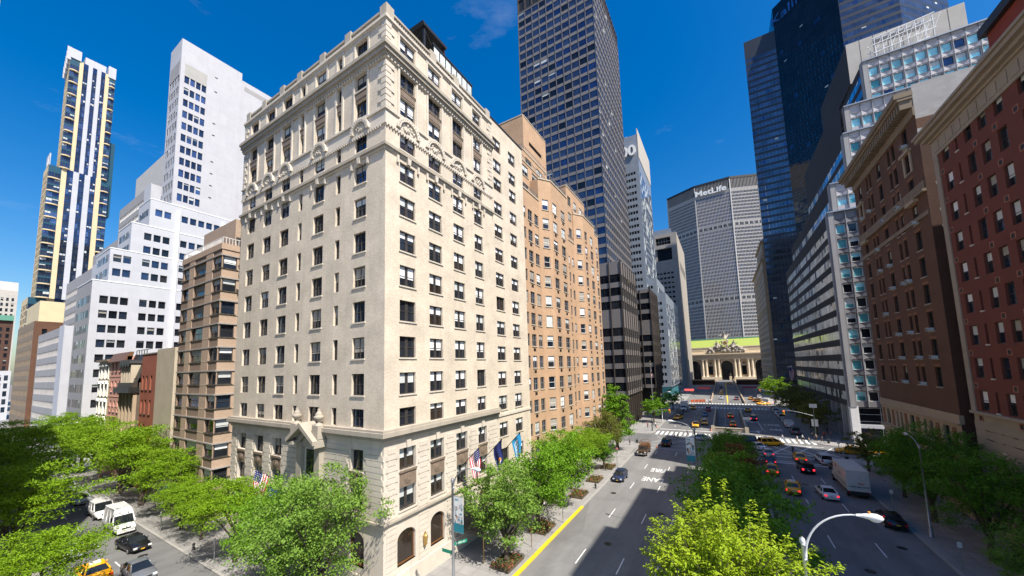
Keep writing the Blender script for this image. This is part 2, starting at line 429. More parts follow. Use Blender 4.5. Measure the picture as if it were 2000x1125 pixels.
def pave(name, col, sz):
    m, nt, b = new_mat(name)
    p = poscoord(nt)
    t = nt.nodes.new('ShaderNodeTexBrick'); nt.links.new(p, t.inputs['Vector']); t.offset = 0
    t.inputs['Scale'].default_value = 1; t.inputs['Brick Width'].default_value = sz; t.inputs['Row Height'].default_value = sz
    t.inputs['Mortar Size'].default_value = .02
    t.inputs['Color1'].default_value = (*col, 1); t.inputs['Color2'].default_value = (*[x * .82 for x in col], 1); t.inputs['Mortar'].default_value = (*[x * .5 for x in col], 1)
    f = ramp(nt, noise(nt, p, .7, 6, .7), .4, .75)
    c = mixcol(nt, mulf(nt, f, .45), t.outputs['Color'], [x * .55 for x in col])
    nt.links.new(c, b.inputs['Base Color']); b.inputs['Roughness'].default_value = .9
    return m
M['pavement'] = pave('pavement', (.30, .29, .28), 1.5)
M['kerb'] = wallmat('kerb', (.33, .32, .30), .12, .1)
M['paint'] = plain('paint', (.70, .70, .68), .7, 0, .25, 5)
M['paint_worn'] = plain('paint_worn', (.40, .40, .40), .8, 0, .4, 5)
M['yellow'] = plain('yellow', (.78, .52, .02), .6, 0, .18, 4)
M['soil'] = plain('soil', (.10, .075, .05), .95, 0, .3, 4)
STRUCT_LABEL.update(ground='grey city ground spreading to the horizon beyond the streets', park_avenue='wide asphalt avenue with two carriageways running away to the station',
    near_cross_street='asphalt side street crossing in front of the cream hotel', pavement='pale concrete pavements raised along the kerbs',
    median='planted median strip between the two carriageways', road_markings='white lane lines, stop lines and crosswalk bars on the asphalt', road_lettering='white FIRE LANE and ONLY lettering on the asphalt')
HX0, HX1, HY0, HY1 = -3.7, 4.1, 119, 174
def sheet(mb, x0, x1, y0, y1, z, hole=None):
    if hole:
        a, b, c, d = hole
        for q in ((x0, a, y0, y1), (b, x1, y0, y1), (a, b, y0, c), (a, b, d, y1)): sheet(mb, *q, z)
    else: mb.face([(x0, y0, z), (x1, y0, z), (x1, y1, z), (x0, y1, z)])
g = MB(); sheet(g, -4000, 4000, -1500, 6000, -.03, (HX0, HX1, HY0, HY1)); struct('ground', g, 'roof')
g = MB(); sheet(g, -18.5, 17, -60, 330, .0, (HX0, HX1, HY0, HY1)); struct('park_avenue', g, 'asphalt')
g = MB()
for y0, y1 in ((8, 17), (95.5, 107.5), (179.5, 191), (262, 272), (335, 352)):
    sheet(g, -700, -18.5, y0, y1, -.004); sheet(g, 17, 700, y0, y1, -.004)
struct('cross_streets', g, 'asphalt_side')
STRUCT_LABEL['cross_streets'] = 'asphalt side streets crossing the avenue'
def rblock(mb, x0, x1, y0, y1, z0, z1, r, corners):
    """kerbed block; corners: which of 'SW','SE','NE','NW' are rounded"""
    pts = []
    for cx, cy, a0, nm in ((x0, y0, 180, 'SW'), (x1, y0, 270, 'SE'), (x1, y1, 0, 'NE'), (x0, y1, 90, 'NW')):
        if nm in corners:
            ox = cx + (r if nm in ('SW', 'NW') else -r); oy = cy + (r if nm in ('SW', 'SE') else -r)
            for k in range(7): t = R(a0 + 15 * k); pts.append((ox + r * math.cos(t), oy + r * math.sin(t)))
        else: pts.append((cx, cy))
    mb.prism(pts, z0, z1)
pv = MB(); kb = MB()
ys = [(-60, 8), (17, 95.5), (107.5, 179.5), (191, 262), (272, 335)]
for y0, y1 in ys:
    rblock(pv, -700, -18.8, y0 + .3, y1 - .3, -.02, .14, 3.7, ('SE', 'NE')); rblock(pv, 17.3, 700, y0 + .3, y1 - .3, -.02, .14, 3.7, ('SW', 'NW'))
    rblock(kb, -700, -18.5, y0, y1, -.02, .12, 4, ('SE', 'NE')); rblock(kb, 17, 700, y0, y1, -.02, .12, 4, ('SW', 'NW'))
struct('pavement', pv, 'pavement'); STRUCT_LABEL['kerb'] = 'grey granite kerb edging the pavements'; struct('kerb', kb, 'kerb')
md = MB(); mk = MB(); ms = MB()
rblock(mk, HX0, HX1, 19, 92, -.02, .16, 1.6, ('SW', 'SE', 'NE', 'NW')); rblock(md, HX0 + .3, HX1 - .3, 19.3, 91.7, 0, .18, 1.4, ('SW', 'SE', 'NE', 'NW'))
struct('median', mk, 'kerb'); STRUCT_LABEL['median_soil'] = 'dark soil and ground cover in the median bed'; struct('median_soil', md, 'soil')
yl = MB()
for i in range(14):
    yl.box(-18.62, -18.46, 28 + i * 1.55, 28 + i * 1.55 + 1.53, .0, .146); yl.box(-18.85, -18.62, 28 + i * 1.55, 28 + i * 1.55 + 1.53, .13, .146)
tag(yl.build('yellow_kerb', 'yellow'), 'bright yellow painted kerb beside the hotel pavement', 'kerb')

# painted markings
def text_mesh(txt, size=1.0, extr=.0, bold=.0):
    cu = bpy.data.curves.new('lettering', 'FONT'); cu.body = txt; cu.size = size; cu.extrude = extr; cu.offset = bold; cu.resolution_u = 3
    cu.align_x = 'CENTER'; cu.align_y = 'CENTER'
    o = bpy.data.objects.new('lettering', cu); COL.objects.link(o)
    dg = bpy.context.evaluated_depsgraph_get(); me = bpy.data.meshes.new_from_object(o.evaluated_get(dg))
    bpy.data.objects.remove(o); bpy.data.curves.remove(cu)
    return me
def add_text(mb, txt, T, size=1, extr=0, bold=0, mi=0):
    me = text_mesh(txt, size, extr, bold); n = len(mb.v)
    mb.v.extend([tuple(T(*v.co)) for v in me.vertices])
    for p in me.polygons: mb.f.append(tuple(n + i for i in p.vertices)); mb.m.append(mi)
    bpy.data.meshes.remove(me)
mk = MB(); wn = MB()
def bar(x0, x1, y0, y1, mb=None, z=.006): (mb or mk).face([(x0, y0, z), (x1, y0, z), (x1, y1, z), (x0, y1, z)])
def stripe(xa, ya, xb, yb, w, mb=None, z=.007):
    d = Vector((xb - xa, yb - ya, 0)).normalized(); n = Vector((-d.y, d.x, 0)) * w / 2
    (mb or mk).face([(xa - n.x, ya - n.y, z), (xb - n.x, yb - n.y, z), (xb + n.x, yb + n.y, z), (xa + n.x, ya + n.y, z)])
for x in (-14.4, -10.3, -7.0):
    for i in range(8):
        y = 11 + i * 12.3
        if 17 < y < 92: bar(x - .06, x + .06, y, y + 3.2)
    for i in range(5): bar(x - .06, x + .06, 122 + i * 11, 125 + i * 11)
for x in (8.7, 12.6):
    for i in range(7):
        y = 14 + i * 12.3
        if y < 86: bar(x - .06, x + .06, y, y + 3.2)
    for i in range(5): bar(x - .06, x + .06, 122 + i * 11, 125 + i * 11, wn)
stripe(8.3, 124, 8.3, 178, .18)
# crosswalks over the avenue (far and near side of the second cross street, then the next street)
for y0, y1, mb in ((108.2, 113.4, mk), (175, 179, mk), (193, 196.5, mk)):
    for i in range(30):
        x = -18 + i * 1.2
        if -3.9 < x < 3.5 and y0 < 110: continue
        bar(x, x + .62, y0, y1, mb)
for yy in (90.6, 94.6): 
    bar(-17.5, -4, yy, yy + .3, wn); bar(4.3, 16.8, yy - 2.2, yy - 1.8)
bar(-18, -4, 117.0, 117.6); bar(4.3, 16.8, 87.0, 87.5)
for k in range(4): stripe(4 + k * 3.6, 95, 8.5 + k * 3.6, 105, .22); stripe(8.5 + k * 3.6, 95, 4 + k * 3.6, 105, .22, None, .009)
bar(3, 18, 105.2, 105.5); bar(3, 18, 95.6, 95.9)
for k in range(3): stripe(-17 + k * 4, 97, -12 + k * 4, 105, .2, wn); stripe(-12 + k * 4, 97, -17 + k * 4, 105, .2, wn, .009)
# side street of the hotel
for x in range(-140, -22, 9): bar(x, x + 2.6, 12.6, 12.72)
for i in range(8): bar(-23.5, -20.2, 8.3 + i * 1.1, 8.9 + i * 1.1)
bar(-25.2, -24.8, 12.8, 17, wn)
struct('road_markings', mk, 'paint'); STRUCT_LABEL['worn_road_markings'] = 'faded white lane and hatch lines on the asphalt'; struct('worn_road_markings', wn, 'paint_worn')
lt = MB(); lw = MB()
flip = lambda cx, cy, sx, sy: (lambda x, y, z: (cx - x * sx, cy - y * sy, .008))
norm = lambda cx, cy, sx, sy: (lambda x, y, z: (cx + x * sx, cy + y * sy, .008))
add_text(lt, 'FIRE', flip(-11.9, 72.4, .95, 2.1), 1.5, 0, .025); add_text(lt, 'LANE', flip(-11.9, 66.4, .95, 2.1), 1.5, 0, .025)
for cx, cy, t in ((11.6, 126.5, 'FIRE'), (11.4, 135.5, 'LANE'), (6.2, 140.5, 'ONLY')): add_text(lt, t, norm(cx, cy, 1.2, 3.0), 1.35, 0, .02)
add_text(lt, 'ONLY', norm(6.6, 113.9, 1.4, 2.0), 1.5, 0, .03)
def arrow(mb, cx, cy, s):
    T = lambda x, y: (cx + x * s, cy + y * s, .009)
    mb.face([T(-.15, -1.6), T(.15, -1.6), T(.15, .5), T(-.15, .5)])
    mb.face([T(-.55, .5), T(.55, .5), T(0, 1.6)]); mb.face([T(-.15, -.2), T(-.15, .2), T(-.9, .1), T(-.9, -.1)]); mb.face([T(-.85, .5), T(-1.5, 0), T(-.85, -.5)])
arrow(lt, 7.0, 121.5, 1.4)
struct('road_lettering', lt, 'paint')

for i, (x, y) in enumerate([(-12.6, 41), (-8.6, 52), (-16.2, 57), (-6.2, 80), (6.8, 58), (10.4, 47), (14.6, 54), (9.8, 74), (-40, 11), (-58, 14.6)]):
    m = MB(); m.tube([(x, y, .004), (x, y, .012)], .42, 18)
    o = tag(m.build('manhole_cover', 'dark_metal'), 'round iron manhole cover flush in the %s, number %s from the viewer' % ('side street asphalt' if x < -20 else 'left carriageway asphalt' if x < 0 else 'right carriageway asphalt', ['one', 'two', 'three', 'four', 'three', 'one', 'two', 'four', 'one', 'two'][i]), 'manhole cover', 'manhole covers in the asphalt')
# sunken ramp between the carriageways
rp = MB(); rp.face([(HX0, HY0, -4.6), (HX1, HY0, -4.6), (HX1, HY1, .0), (HX0, HY1, .0)])
STRUCT_LABEL['ramp_road'] = 'sunken asphalt ramp climbing out between the carriageways'; struct('ramp_road', rp, 'asphalt')
M['wall_stone'] = wallmat('wall_stone', (.38, .33, .26), .14, .25)
rw = thing('ramp_wall', 'stone parapet and retaining walls around the sunken ramp', 'wall', (0, HY0, 0))
w = MB()
for x, s in ((HX0, -1), (HX1, 1)):
    xa, xb = sorted((x, x + .35 * s)); w.box(xa, xb, HY0, HY1, -4.7, .95)
w.box(HX0, HX1, HY0 - .02, HY0 + .35, -1.2, .95)
w.build('retaining_wall', 'wall_stone', rw, (0, HY0, 0))
c = MB(); c.box(HX0 - .45, HX1 + .45, HY0 - .12, HY0 + .45, .951, 1.12)
for x, s in ((HX0, -1), (HX1, 1)):
    xa, xb = sorted((x + .08 * -s, x + .43 * s)); c.box(xa, xb, HY0 + .45, HY1, .951, 1.08)
for x in (HX0 - .2, HX1 + .2): c.box(x - .45, x + .45, HY0 - .45, HY0 - .125, 0, 1.55)
c.build('coping', 'pale_stone', rw, (0, HY0, 0))
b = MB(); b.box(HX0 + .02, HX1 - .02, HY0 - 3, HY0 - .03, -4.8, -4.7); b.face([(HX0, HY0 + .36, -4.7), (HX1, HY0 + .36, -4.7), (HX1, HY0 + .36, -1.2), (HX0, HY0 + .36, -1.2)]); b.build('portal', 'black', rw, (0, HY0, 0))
l = MB()
zr = lambda y: -4.6 + 4.6 * (y - HY0) / (HY1 - HY0) + .012
for xx in (-.9, 2.0): l.face([(xx - .08, HY0, zr(HY0)), (xx + .08, HY0, zr(HY0)), (xx + .08, HY1, zr(HY1)), (xx - .08, HY1, zr(HY1))])
for i in range(24):
    y = HY0 + 1 + i * 2.2
    l.face([(2.2, y, zr(y)), (3.6, y, zr(y)), (3.6, y + .4, zr(y + .4)), (2.2, y + .4, zr(y + .4))])
    if i > 2: l.face([(-3.2, y, zr(y)), (-1.1, y, zr(y)), (-1.1, y + .25, zr(y + .25)), (-3.2, y + .25, zr(y + .25))])
STRUCT_LABEL['ramp_markings'] = 'white lines and chevrons painted on the ramp'; struct('ramp_markings', l, 'paint_worn')
# viaduct towards the station
vz = lambda y: .03 + 1.6 * min(1, max(0, (y - 198) / 150))
v = MB(); K2 = [MB(), MB()]; y0 = 198
for i in range(20):
    a, b_ = y0 + i * 10.2, y0 + (i + 1) * 10.2
    v.face([(-6.2, a, vz(a)), (7, a, vz(a)), (7, b_, vz(b_)), (-6.2, b_, vz(b_))])
    for k, (xa, xb) in zip(K2, ((-6.6, -6.2), (7, 7.4))):
        q = [(xa, a, -.2), (xb, a, -.2), (xb, b_, -.2), (xa, b_, -.2)]; t = [(xa, a, vz(a) + 1.1), (xb, a, vz(a) + 1.1), (xb, b_, vz(b_) + 1.1), (xa, b_, vz(b_) + 1.1)]
        k.face(t); k.face([q[0], q[3], t[3], t[0]]); k.face([q[1], t[1], t[2], q[2]]); k.face([q[0], t[0], t[1], q[1]])
STRUCT_LABEL['viaduct_road'] = 'raised viaduct roadway leading up to the station'; struct('viaduct_road', v, 'asphalt_side')
for kk, side in zip(K2, ('left', 'right')): tag(kk.build('viaduct_parapet', 'lime_stone'), 'tan stone parapet along the %s side of the raised viaduct' % side, 'parapet')
cl = MB(); cl.face([(.25, 200, vz(200) + .01), (.75, 200, vz(200) + .01), (.75, 348, vz(348) + .01), (.25, 348, vz(348) + .01)])
STRUCT_LABEL['viaduct_line'] = 'yellow centre line on the viaduct roadway'; struct('viaduct_line', cl, 'yellow')
# ------------------------------------------------------------------ the cream hotel on the corner
def hotel():
    B = Bld('hotel_building', 'cream brick corner hotel with arched ornament and roof balustrade', 'building', (-41, 36, 0))
    brick, stone = 'cream_brick', 'cream_stone'
    FS, FE = S(-56, 21.8), E(-26.5, 21.8); WS, WE = 29.5, 18.5
    tops = [16.45, 19.8, 23.3, 26.85, 30.35, 33.85, 37.45, 41.0, 44.45, 48.1, 50.95, 54.75]
    rows = [(t - (1.7 if i == 0 else 1.75 if i > 9 else 2.06), t) for i, t in enumerate(tops)]
    sc = [(1.87, 3.82, 'sash2s'), (6.12, 8.12, 'sash2s'), (10.3, 12.3, 'sash2s'), (14.38, 15.18, 'slit'), (17.5, 19.45, 'sash2s'), (21.64, 22.44, 'slit'), (24.8, 26.66, 'sash2s')]
    ec = [(1.78, 3.84), (5.86, 7.9), (9.98, 11.98), (14.17, 15.98)]
    B.grid(FS, WS, 14.7, 55.6, brick, sc, rows, 'sash2s', .32)
    B.grid(FE, WE, 14.7, 55.6, brick, ec, rows, 'sash2', .32)
    # stone base: two storeys over a tall ground floor
    lowr = [(10.75, 12.7), (7.15, 9.15)]
    B.grid(FS, WS, 6.7, 13.5, stone, sc, lowr, 'sash2s', .45, 0, lambda c, r: c == 4 or (r == 1 and c in (3, 5)))
    B.grid(FE, WE, 6.7, 13.5, stone, ec, lowr, 'sash2', .45)
    # ground floor with arched shop windows
    aw = [(1.55, 3.75), (5.8, 7.85), (14.0, 16.0)]
    def arched(F, cols, w, z0, z1, sill, spring, part='wall'):
        B.wall(F, w, z0, sill, stone); prev = .004
        for a, b in cols:
            B.box(part, stone, F, prev, a, 0, .5, sill, z1); prev = b
            n = 10; c = (a + b) / 2; rx = (b - a) / 2; rz = .75
            arc = [(c + rx * math.cos(math.pi * i / n), spring + rz * math.sin(math.pi * i / n)) for i in range(n + 1)]
            poly = [(b, spring)] + arc[1:-1] + [(a, spring), (a, z1), (b, z1)]
            B.mb(part, stone).prism(poly, 0, .5, 0, lambda p, q, t, F=F: F(p, t, q))
            wm = MB(); gm = MB()
            T = lambda p, q, t, F=F: F(p, t, q)
            ring = arc; inn = [(c + (rx - .12) * math.cos(math.pi * i / n), spring + (rz - .12) * math.sin(math.pi * i / n)) for i in range(n + 1)]
            for i in range(n): wm.prism([ring[i], ring[i + 1], inn[i + 1], inn[i]], .22, .32, 0, T)
            for xx in (a, b - .12): wm.box(xx, xx + .12, .22, .32, sill, spring, 0, F)
            wm.box(a, b, .2, .32, sill, sill + .12, 0, F)
            o = wm.build('shop_window', 'wood', B.root, B.L)
            gm.face([F(b, .3, sill)] + [F(p, .3, q) for p, q in arc] + [F(a, .3, sill)]); gm.build('pane', 'glass_room', o, B.L)
        B.box(part, stone, F, prev, w - .004, 0, .5, sill, z1)
        # rusticated joints as raised blocks
    M['wood'] = plain('wood', (.16, .075, .03), .5)
    arched(FE, aw, WE, .0, 6.3, 2.35, 4.6)
    arched(FS, [(6.2, 8.3), (10.3, 12.4), (24.7, 26.9)], WS, .0, 6.3, 2.35, 4.6)
    for F, w, cols in ((FS, WS, sc), (FE, WE, ec)):
        q = B.mb('rustication', stone)
        segs = []; prev = 0
        for c in cols:
            if c[1] - c[0] > 1: segs.append((prev + .2, c[0] - .25)); prev = c[1] + .05
        segs.append((prev + .2, w - .03))
        for a, b in segs:
            if b - a < .5: continue
            k = 0; z = 6.75
            while z < 12.6:
                a2, b2 = (a, b) if k % 2 == 0 else (a + .22, b - .22)
                q.box(a2, b2, -.07, .0, z, z + .46, 0, F); z += .52; k += 1
            z = 1.9; k = 0
            while z < 6.0 and F is FE:
                if a < 9.3 or a > 15: q.box(a + .1, b - .1, -.05, .0, z, z + .42, 0, F)
                z += .5
        B.box('plinth', stone, F, 0, w, -.14, 0, 0, 1.75)
    # stone belts
    def course(z0, z1, pr, part='string_course', mat=None, faces=(0, 1)):
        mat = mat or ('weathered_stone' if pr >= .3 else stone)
        m = B.piece(part, mat)
        if 0 in faces: m.box(-.15, WS + pr, -pr, 0, z0, z1, 0, FS)
        if 1 in faces: m.box(0.001, WE + .15, -pr, 0, z0, z1, 0, FE)
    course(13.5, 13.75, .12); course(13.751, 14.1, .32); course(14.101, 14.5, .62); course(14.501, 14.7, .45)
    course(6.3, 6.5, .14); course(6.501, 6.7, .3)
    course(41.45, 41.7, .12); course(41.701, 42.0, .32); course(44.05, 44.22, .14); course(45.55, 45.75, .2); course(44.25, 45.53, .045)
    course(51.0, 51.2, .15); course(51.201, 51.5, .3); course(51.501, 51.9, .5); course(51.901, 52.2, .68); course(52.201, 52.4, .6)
    course(55.1, 55.3, .12, 'cornice'); course(55.301, 55.6, .26, 'cornice')
    # dentils under the cornice and at the upper belt
    d = B.mb('dentils', stone)
    for F, w in ((FS, WS), (FE, WE)):
        for i in range(int(w / .42)): d.box(i * .42, i * .42 + .2, -.26, 0, 51.01, 51.19, 0, F)
        for i in range(int(w / .36)): d.box(i * .36, i * .36 + .16, -.16, 0, 43.86, 44.04, 0, F)
    # quoins
    q = B.mb('quoins', stone)
    for i in range(16):
        z = 45.9 + i * .62
        if 50.9 < z + .55 and z < 52.5: continue
        a = 1.0 if i % 2 else .6
        q.box(WS - a, WS + .10, -.10, 0, z, z + .5, 0, FS); q.box(.001, a, -.10, 0, z, z + .5, 0, FE)
        q.box(0, a, -.1, 0, z, z + .5, 0, FS); q.box(WE - a, WE, -.1, 0, z, z + .5, 0, FE)
    # window surrounds on the upper storeys, brown spandrel panels, lunettes and keystones
    for F, cols in ((FS, sc), (FE, ec)):
        for c in cols:
            a, b = c[0], c[1]; wide = b - a > 1
            sm = B.piece('surround', stone)
            for x0, x1 in ((a - .34, a - .08), (b + .08, b + .34)): sm.box(x0, x1, -.12, 0, 45.76, 50.98, 0, F); sm.box(x0, x1, -.08, 0, 52.5, 54.9, 0, F)
            sm.box(a - .34, b + .34, -.14, 0, 50.96, 50.995, 0, F); sm.box(a - .34, b + .34, -.1, 0, 54.85, 55.05, 0, F)
            sp = MB(); sp.box(a, b, -.02, .1, 48.12, 49.19, 0, F); sp.box(a + .12, b - .12, -.06, -.02, 48.3, 48.9, 0, F); sp.box(a - .05, b + .05, -.1, -.02, 48.97, 49.18, 0, F)
            sp.build('spandrel_panel', 'brown_panel', B.root, B.L)
            if not wide: continue
            n = 14; cx = (a + b) / 2; ro, ri = (b - a) / 2 + .55, (b - a) / 2 + .12; T = lambda p, q_, t, F=F: F(p, t, q_)
            lm = MB()
            P = lambda rr, i: (cx + rr * math.cos(math.pi * i / n), 44.46 + rr * .98 * math.sin(math.pi * i / n))
            for i in range(n): lm.prism([P(ro, i), P(ro, i + 1), P(ri, i + 1), P(ri, i)], -.30, 0, 0, T)
            for i in range(n + 1):
                p = P(ro - .2, i); lm.box(p[0] - .05, p[0] + .05, -.34, -.3, p[1] - .05, p[1] + .05, 0, F)
            for i in range(n): lm.prism([P(ri, i), P(ri, i + 1), (cx, 44.47)], -.06, 0, 0, T)
            rr = random.Random(int(a * 10))
            for i in range(22):
                t = rr.uniform(.15, math.pi - .15); k = rr.uniform(.15, ri - .2); p = F(cx + k * math.cos(t), -.08, 44.52 + k * math.sin(t)); s_ = rr.uniform(.08, .17)
                lm.blob(p, s_, s_, s_, 0, 6, 4)
            lm.build('lunette', stone, B.root, B.L)
            km = MB(); km.prism([(cx - .16, 41.0), (cx + .16, 41.0), (cx + .27, 41.75), (cx - .27, 41.75)], -.3, 0, 0, T)
            km.build('keystone', stone, B.root, B.L)
            for sgn in (-1, 1): km = MB(); km.box(cx + sgn * ((b - a) / 2 + .35) - .12, cx + sgn * ((b - a) / 2 + .35) + .12, -.2, 0, 40.7, 41.45, 0, F); km.build('wall_bracket', stone, B.root, B.L)
            if F is FE or not (17 < cx < 20):
                pm = MB(); pm.box(a, b, -.03, .05, 9.2, 10.7, 0, F); pm.box(a - .05, b + .05, -.14, -.03, 10.5, 10.72, 0, F)
                for rad, dd in ((.5, -.07), (.38, -.11), (.2, -.15)): pm.prism([(cx + rad * math.cos(2 * math.pi * i / 16), 9.85 + rad * math.sin(2 * math.pi * i / 16)) for i in range(16)], dd, -.03, 0, T)
                pm.build('medallion_panel', 'brown_panel', B.root, B.L)
                kk = MB(); kk.prism([(cx - .2, 12.72), (cx + .2, 12.72), (cx + .3, 13.5), (cx - .3, 13.5)], -.16, 0, 0, T); kk.build('keystone', stone, B.root, B.L)
    # balustrade and parapet piers
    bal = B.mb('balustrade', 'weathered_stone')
    for F, w in ((FS, WS), (FE, WE)):
        bal.box(0.02, w - .02, .1, .4, 56.55, 56.8, 0, F); bal.box(0.02, w - .02, .1, .4, 55.6, 55.78, 0, F)
        for i in range(int(w / .3)): bal.tube([F(.2 + i * .3, .25, z) for z in (55.78, 55.95, 56.1, 56.3, 56.55)], [.05, .1, .11, .06, .06], 6, 0, False)
        for u in ([.5, 4.9, 9.5, 13.6, 18.4, 23.2, w - .5] if F is FS else [.5, 6.8, 11.0, w - .5]): bal.box(u - .5, u + .5, .02, .5, 55.701, 57.15, 0, F)
    # rest of the block, roof and plain north wing
    B.shell(-56, -26.5, 21.8, 40.3, 0, 55.6, brick, 'WN', None)
    B.flat('roof', 'roof', -56, -26.5, 21.8, 40.3, 55.55)
    FW = E(-26.65, 40.3); wc = [(.75, 2.9), (5.1, 7.2)]
    wr = [(t - 1.9 - .35, t - .35) for t in tops] ; wr = [(a, b) for a, b in wr if b < 52.5] + [(52.0, 54.0), (10.6, 12.5), (7.1, 9.0)]
    B.grid(FW, 9.7, 3.6, 56.5, brick, wc, wr, 'sash2', .3); B.wall(FW, 9.7, 0, 3.6, stone)
    B.box('string_course', stone, FW, 0, 9.7, -.14, 0, 13.35, 13.7)
    B.box('coping', 'dark_metal', FW, 0, 9.7, -.08, .3, 56.5, 56.75)
    B.shell(-50, -26.65, 40.3, 50, 0, 56.5, brick, 'NSW')
    # entrance pediment with urns on the side-street front
    ped = MB(); T = lambda p, q, t: FS(p, t, q)
    c = 17.6 + .875
    ped.box(c - 2.1, c - 1.2, -.55, 0, 6.7, 12.8, 0, FS); ped.box(c + 1.2, c + 2.1, -.55, 0, 6.7, 12.8, 0, FS)
    ped.box(c - 1.2, c + 1.2, -.4, 0, 12.4, 13.3, 0, FS)
    for sgn in (-1, 1):
        ped.prism([(c + sgn * 2.5, 12.9), (c + sgn * 2.5, 13.3), (c, 15.0), (c, 14.5)], -1.5, .1, 0, T)
        ped.prism([(c + sgn * 2.5, 12.6), (c + sgn * 2.5, 12.9), (c + sgn * 1.45, 13.05), (c + sgn * 1.45, 12.7)], -1.3, 0, 0, T)
        ped.prism([(c + sgn * 2.1, 13.0), (c + sgn * 1.2, 13.0), (c, 13.8), (c, 14.45)], -.7, -.2, 0, T)
        ped.box(c + sgn * 2.0 - .5, c + sgn * 2.0 + .5, -1.0, -.2, 13.4, 14.75, 0, FS)
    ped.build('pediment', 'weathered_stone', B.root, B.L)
    for sgn in (-1, 1):
        u = MB(); x, y, _ = FS(c + sgn * 2.0, -.6, 0)
        u.lathe([(.36, 0), (.36, .14), (.16, .22), (.14, .38), (.38, .58), (.48, .78), (.44, .92), (.32, 1.0), (.37, 1.1), (.2, 1.3), (.12, 1.45), (.17, 1.56), (.04, 1.75)], x, y, 14.75, 14)
        u.build('urn', 'weathered_stone', B.root, B.L, True)
    # door below the pediment
    dm = MB(); dm.box(c - 1.19, c + 1.19, -.15, .02, 0, 12.39, 0, FS); dm.build('entrance_wall', stone, B.root, B.L)
    dw = MB(); dw.box(c - .75, c + .75, -.21, -.15, 9.6, 12.1, 0, FS); o = dw.build('window', 'frame_dark', B.root, B.L)
    dp = MB(); dp.box(c - .65, c - .05, -.24, -.21, 9.75, 11.95, 0, FS); dp.box(c + .05, c + .65, -.24, -.21, 9.75, 11.95, 0, FS); dp.build('pane', 'glass', o, B.L)
    de = MB(); de.box(c - 1.1, c + 1.1, -.25, -.15, .15, 4.2, 0, FS); de.build('door', 'glass_black', B.root, B.L)
    # roof-top pavilion, glass screen and plant room
    rf = B.mb('pavilion', 'dark_metal')
    rf.prism([(28.0, 61.4), (32.4, 61.4), (32.2, 61.0), (28.2, 61.0)], -34.5, -27.6, 0, lambda p, q, t: (t, p, q))
    for x in (-34, -27.9):
        for y in (28.5, 32): rf.box(x - .12, x + .12, y - .12, y + .12, 55.55, 61.0)
    for y in (28.5, 32): rf.tube([(-34, y, 57.5), (-27.9, y, 60.9)], .07, 6)
    rf.tube([(-27.9, 28.5, 60.9), (-27.9, 32, 57.5)], .06, 6)
    gs = B.mb('glass_screen', 'glass_pale'); fs = B.mb('screen_frame', 'dark_metal')
    gs.box(-27.75, -27.7, 29.8, 37.5, 57.2, 59.7)
    for i in range(8): fs.box(-27.8, -27.64, 29.8 + i * 1.1, 29.92 + i * 1.1, 55.6, 59.7)
    fs.box(-27.84, -27.6, 29.7, 37.7, 59.7, 59.95)
    B.box('plant_room', 'dark_metal', FS, 12, 15.5, 3, 6, 55.55, 58.2)
    # wall lantern between the shop windows, scrolled iron bracket
    ln = MB(); x, y, z = FE(4.8, -.25, 3.6)
    ln.lathe([(.02, -.8), (.16, -.5), (.22, 0), (.24, .3), (.1, .45), (.05, .7)], x, y, z, 8); ln.tube([FE(4.8, 0, 3.9), FE(4.8, -.28, 4.2), (x, y, 4.0)], .03, 5)
    ln.build('wall_lantern', 'brass', B.root, B.L)
    B.finish(100)
    # dark canopy at the avenue entrance (its own thing, bolted to the wall)
    a = thing('awning', 'black barrel awning with orange roundel over hotel entrance', 'awning', (-26.5, 33.2, 0))
    n = 10; pr = [(2.2 * math.cos(math.pi * i / n), 1.5 * math.sin(math.pi * i / n) + 3.1) for i in range(n + 1)]
    m = MB()
    for i in range(n):
        (p, q), (p2, q2) = pr[i], pr[i + 1]
        m.face([(-26.45, 33.2 + p, q), (-22.4, 33.2 + p, q), (-22.4, 33.2 + p2, q2), (-26.45, 33.2 + p2, q2)])
    m.face([(-22.4, 33.2 + p, q) for p, q in pr]); m.box(-26.45, -22.38, 30.98, 31.02, 2.7, 3.1); m.box(-26.45, -22.38, 35.38, 35.42, 2.7, 3.1)
    m.build('canopy', 'black', a, (-26.5, 33.2, 0))
    m = MB(); m.prism([(33.2 + .62 * math.cos(2 * math.pi * i / 20), 3.75 + .62 * math.sin(2 * math.pi * i / 20)) for i in range(20)], -22.4, -22.34, 0, lambda p, q, t: (t, p, q)); 
    M['orange'] = plain('orange', (.65, .25, .05), .6); m.build('roundel', 'orange', a, (-26.5, 33.2, 0))
    m = MB()
    for x in (-22.5,):
        for y in (31.05, 35.35): m.tube([(x, y, .14), (x, y, 3.1)], .05, 8)
    m.build('post', 'brass', a, (-26.5, 33.2, 0))
hotel()
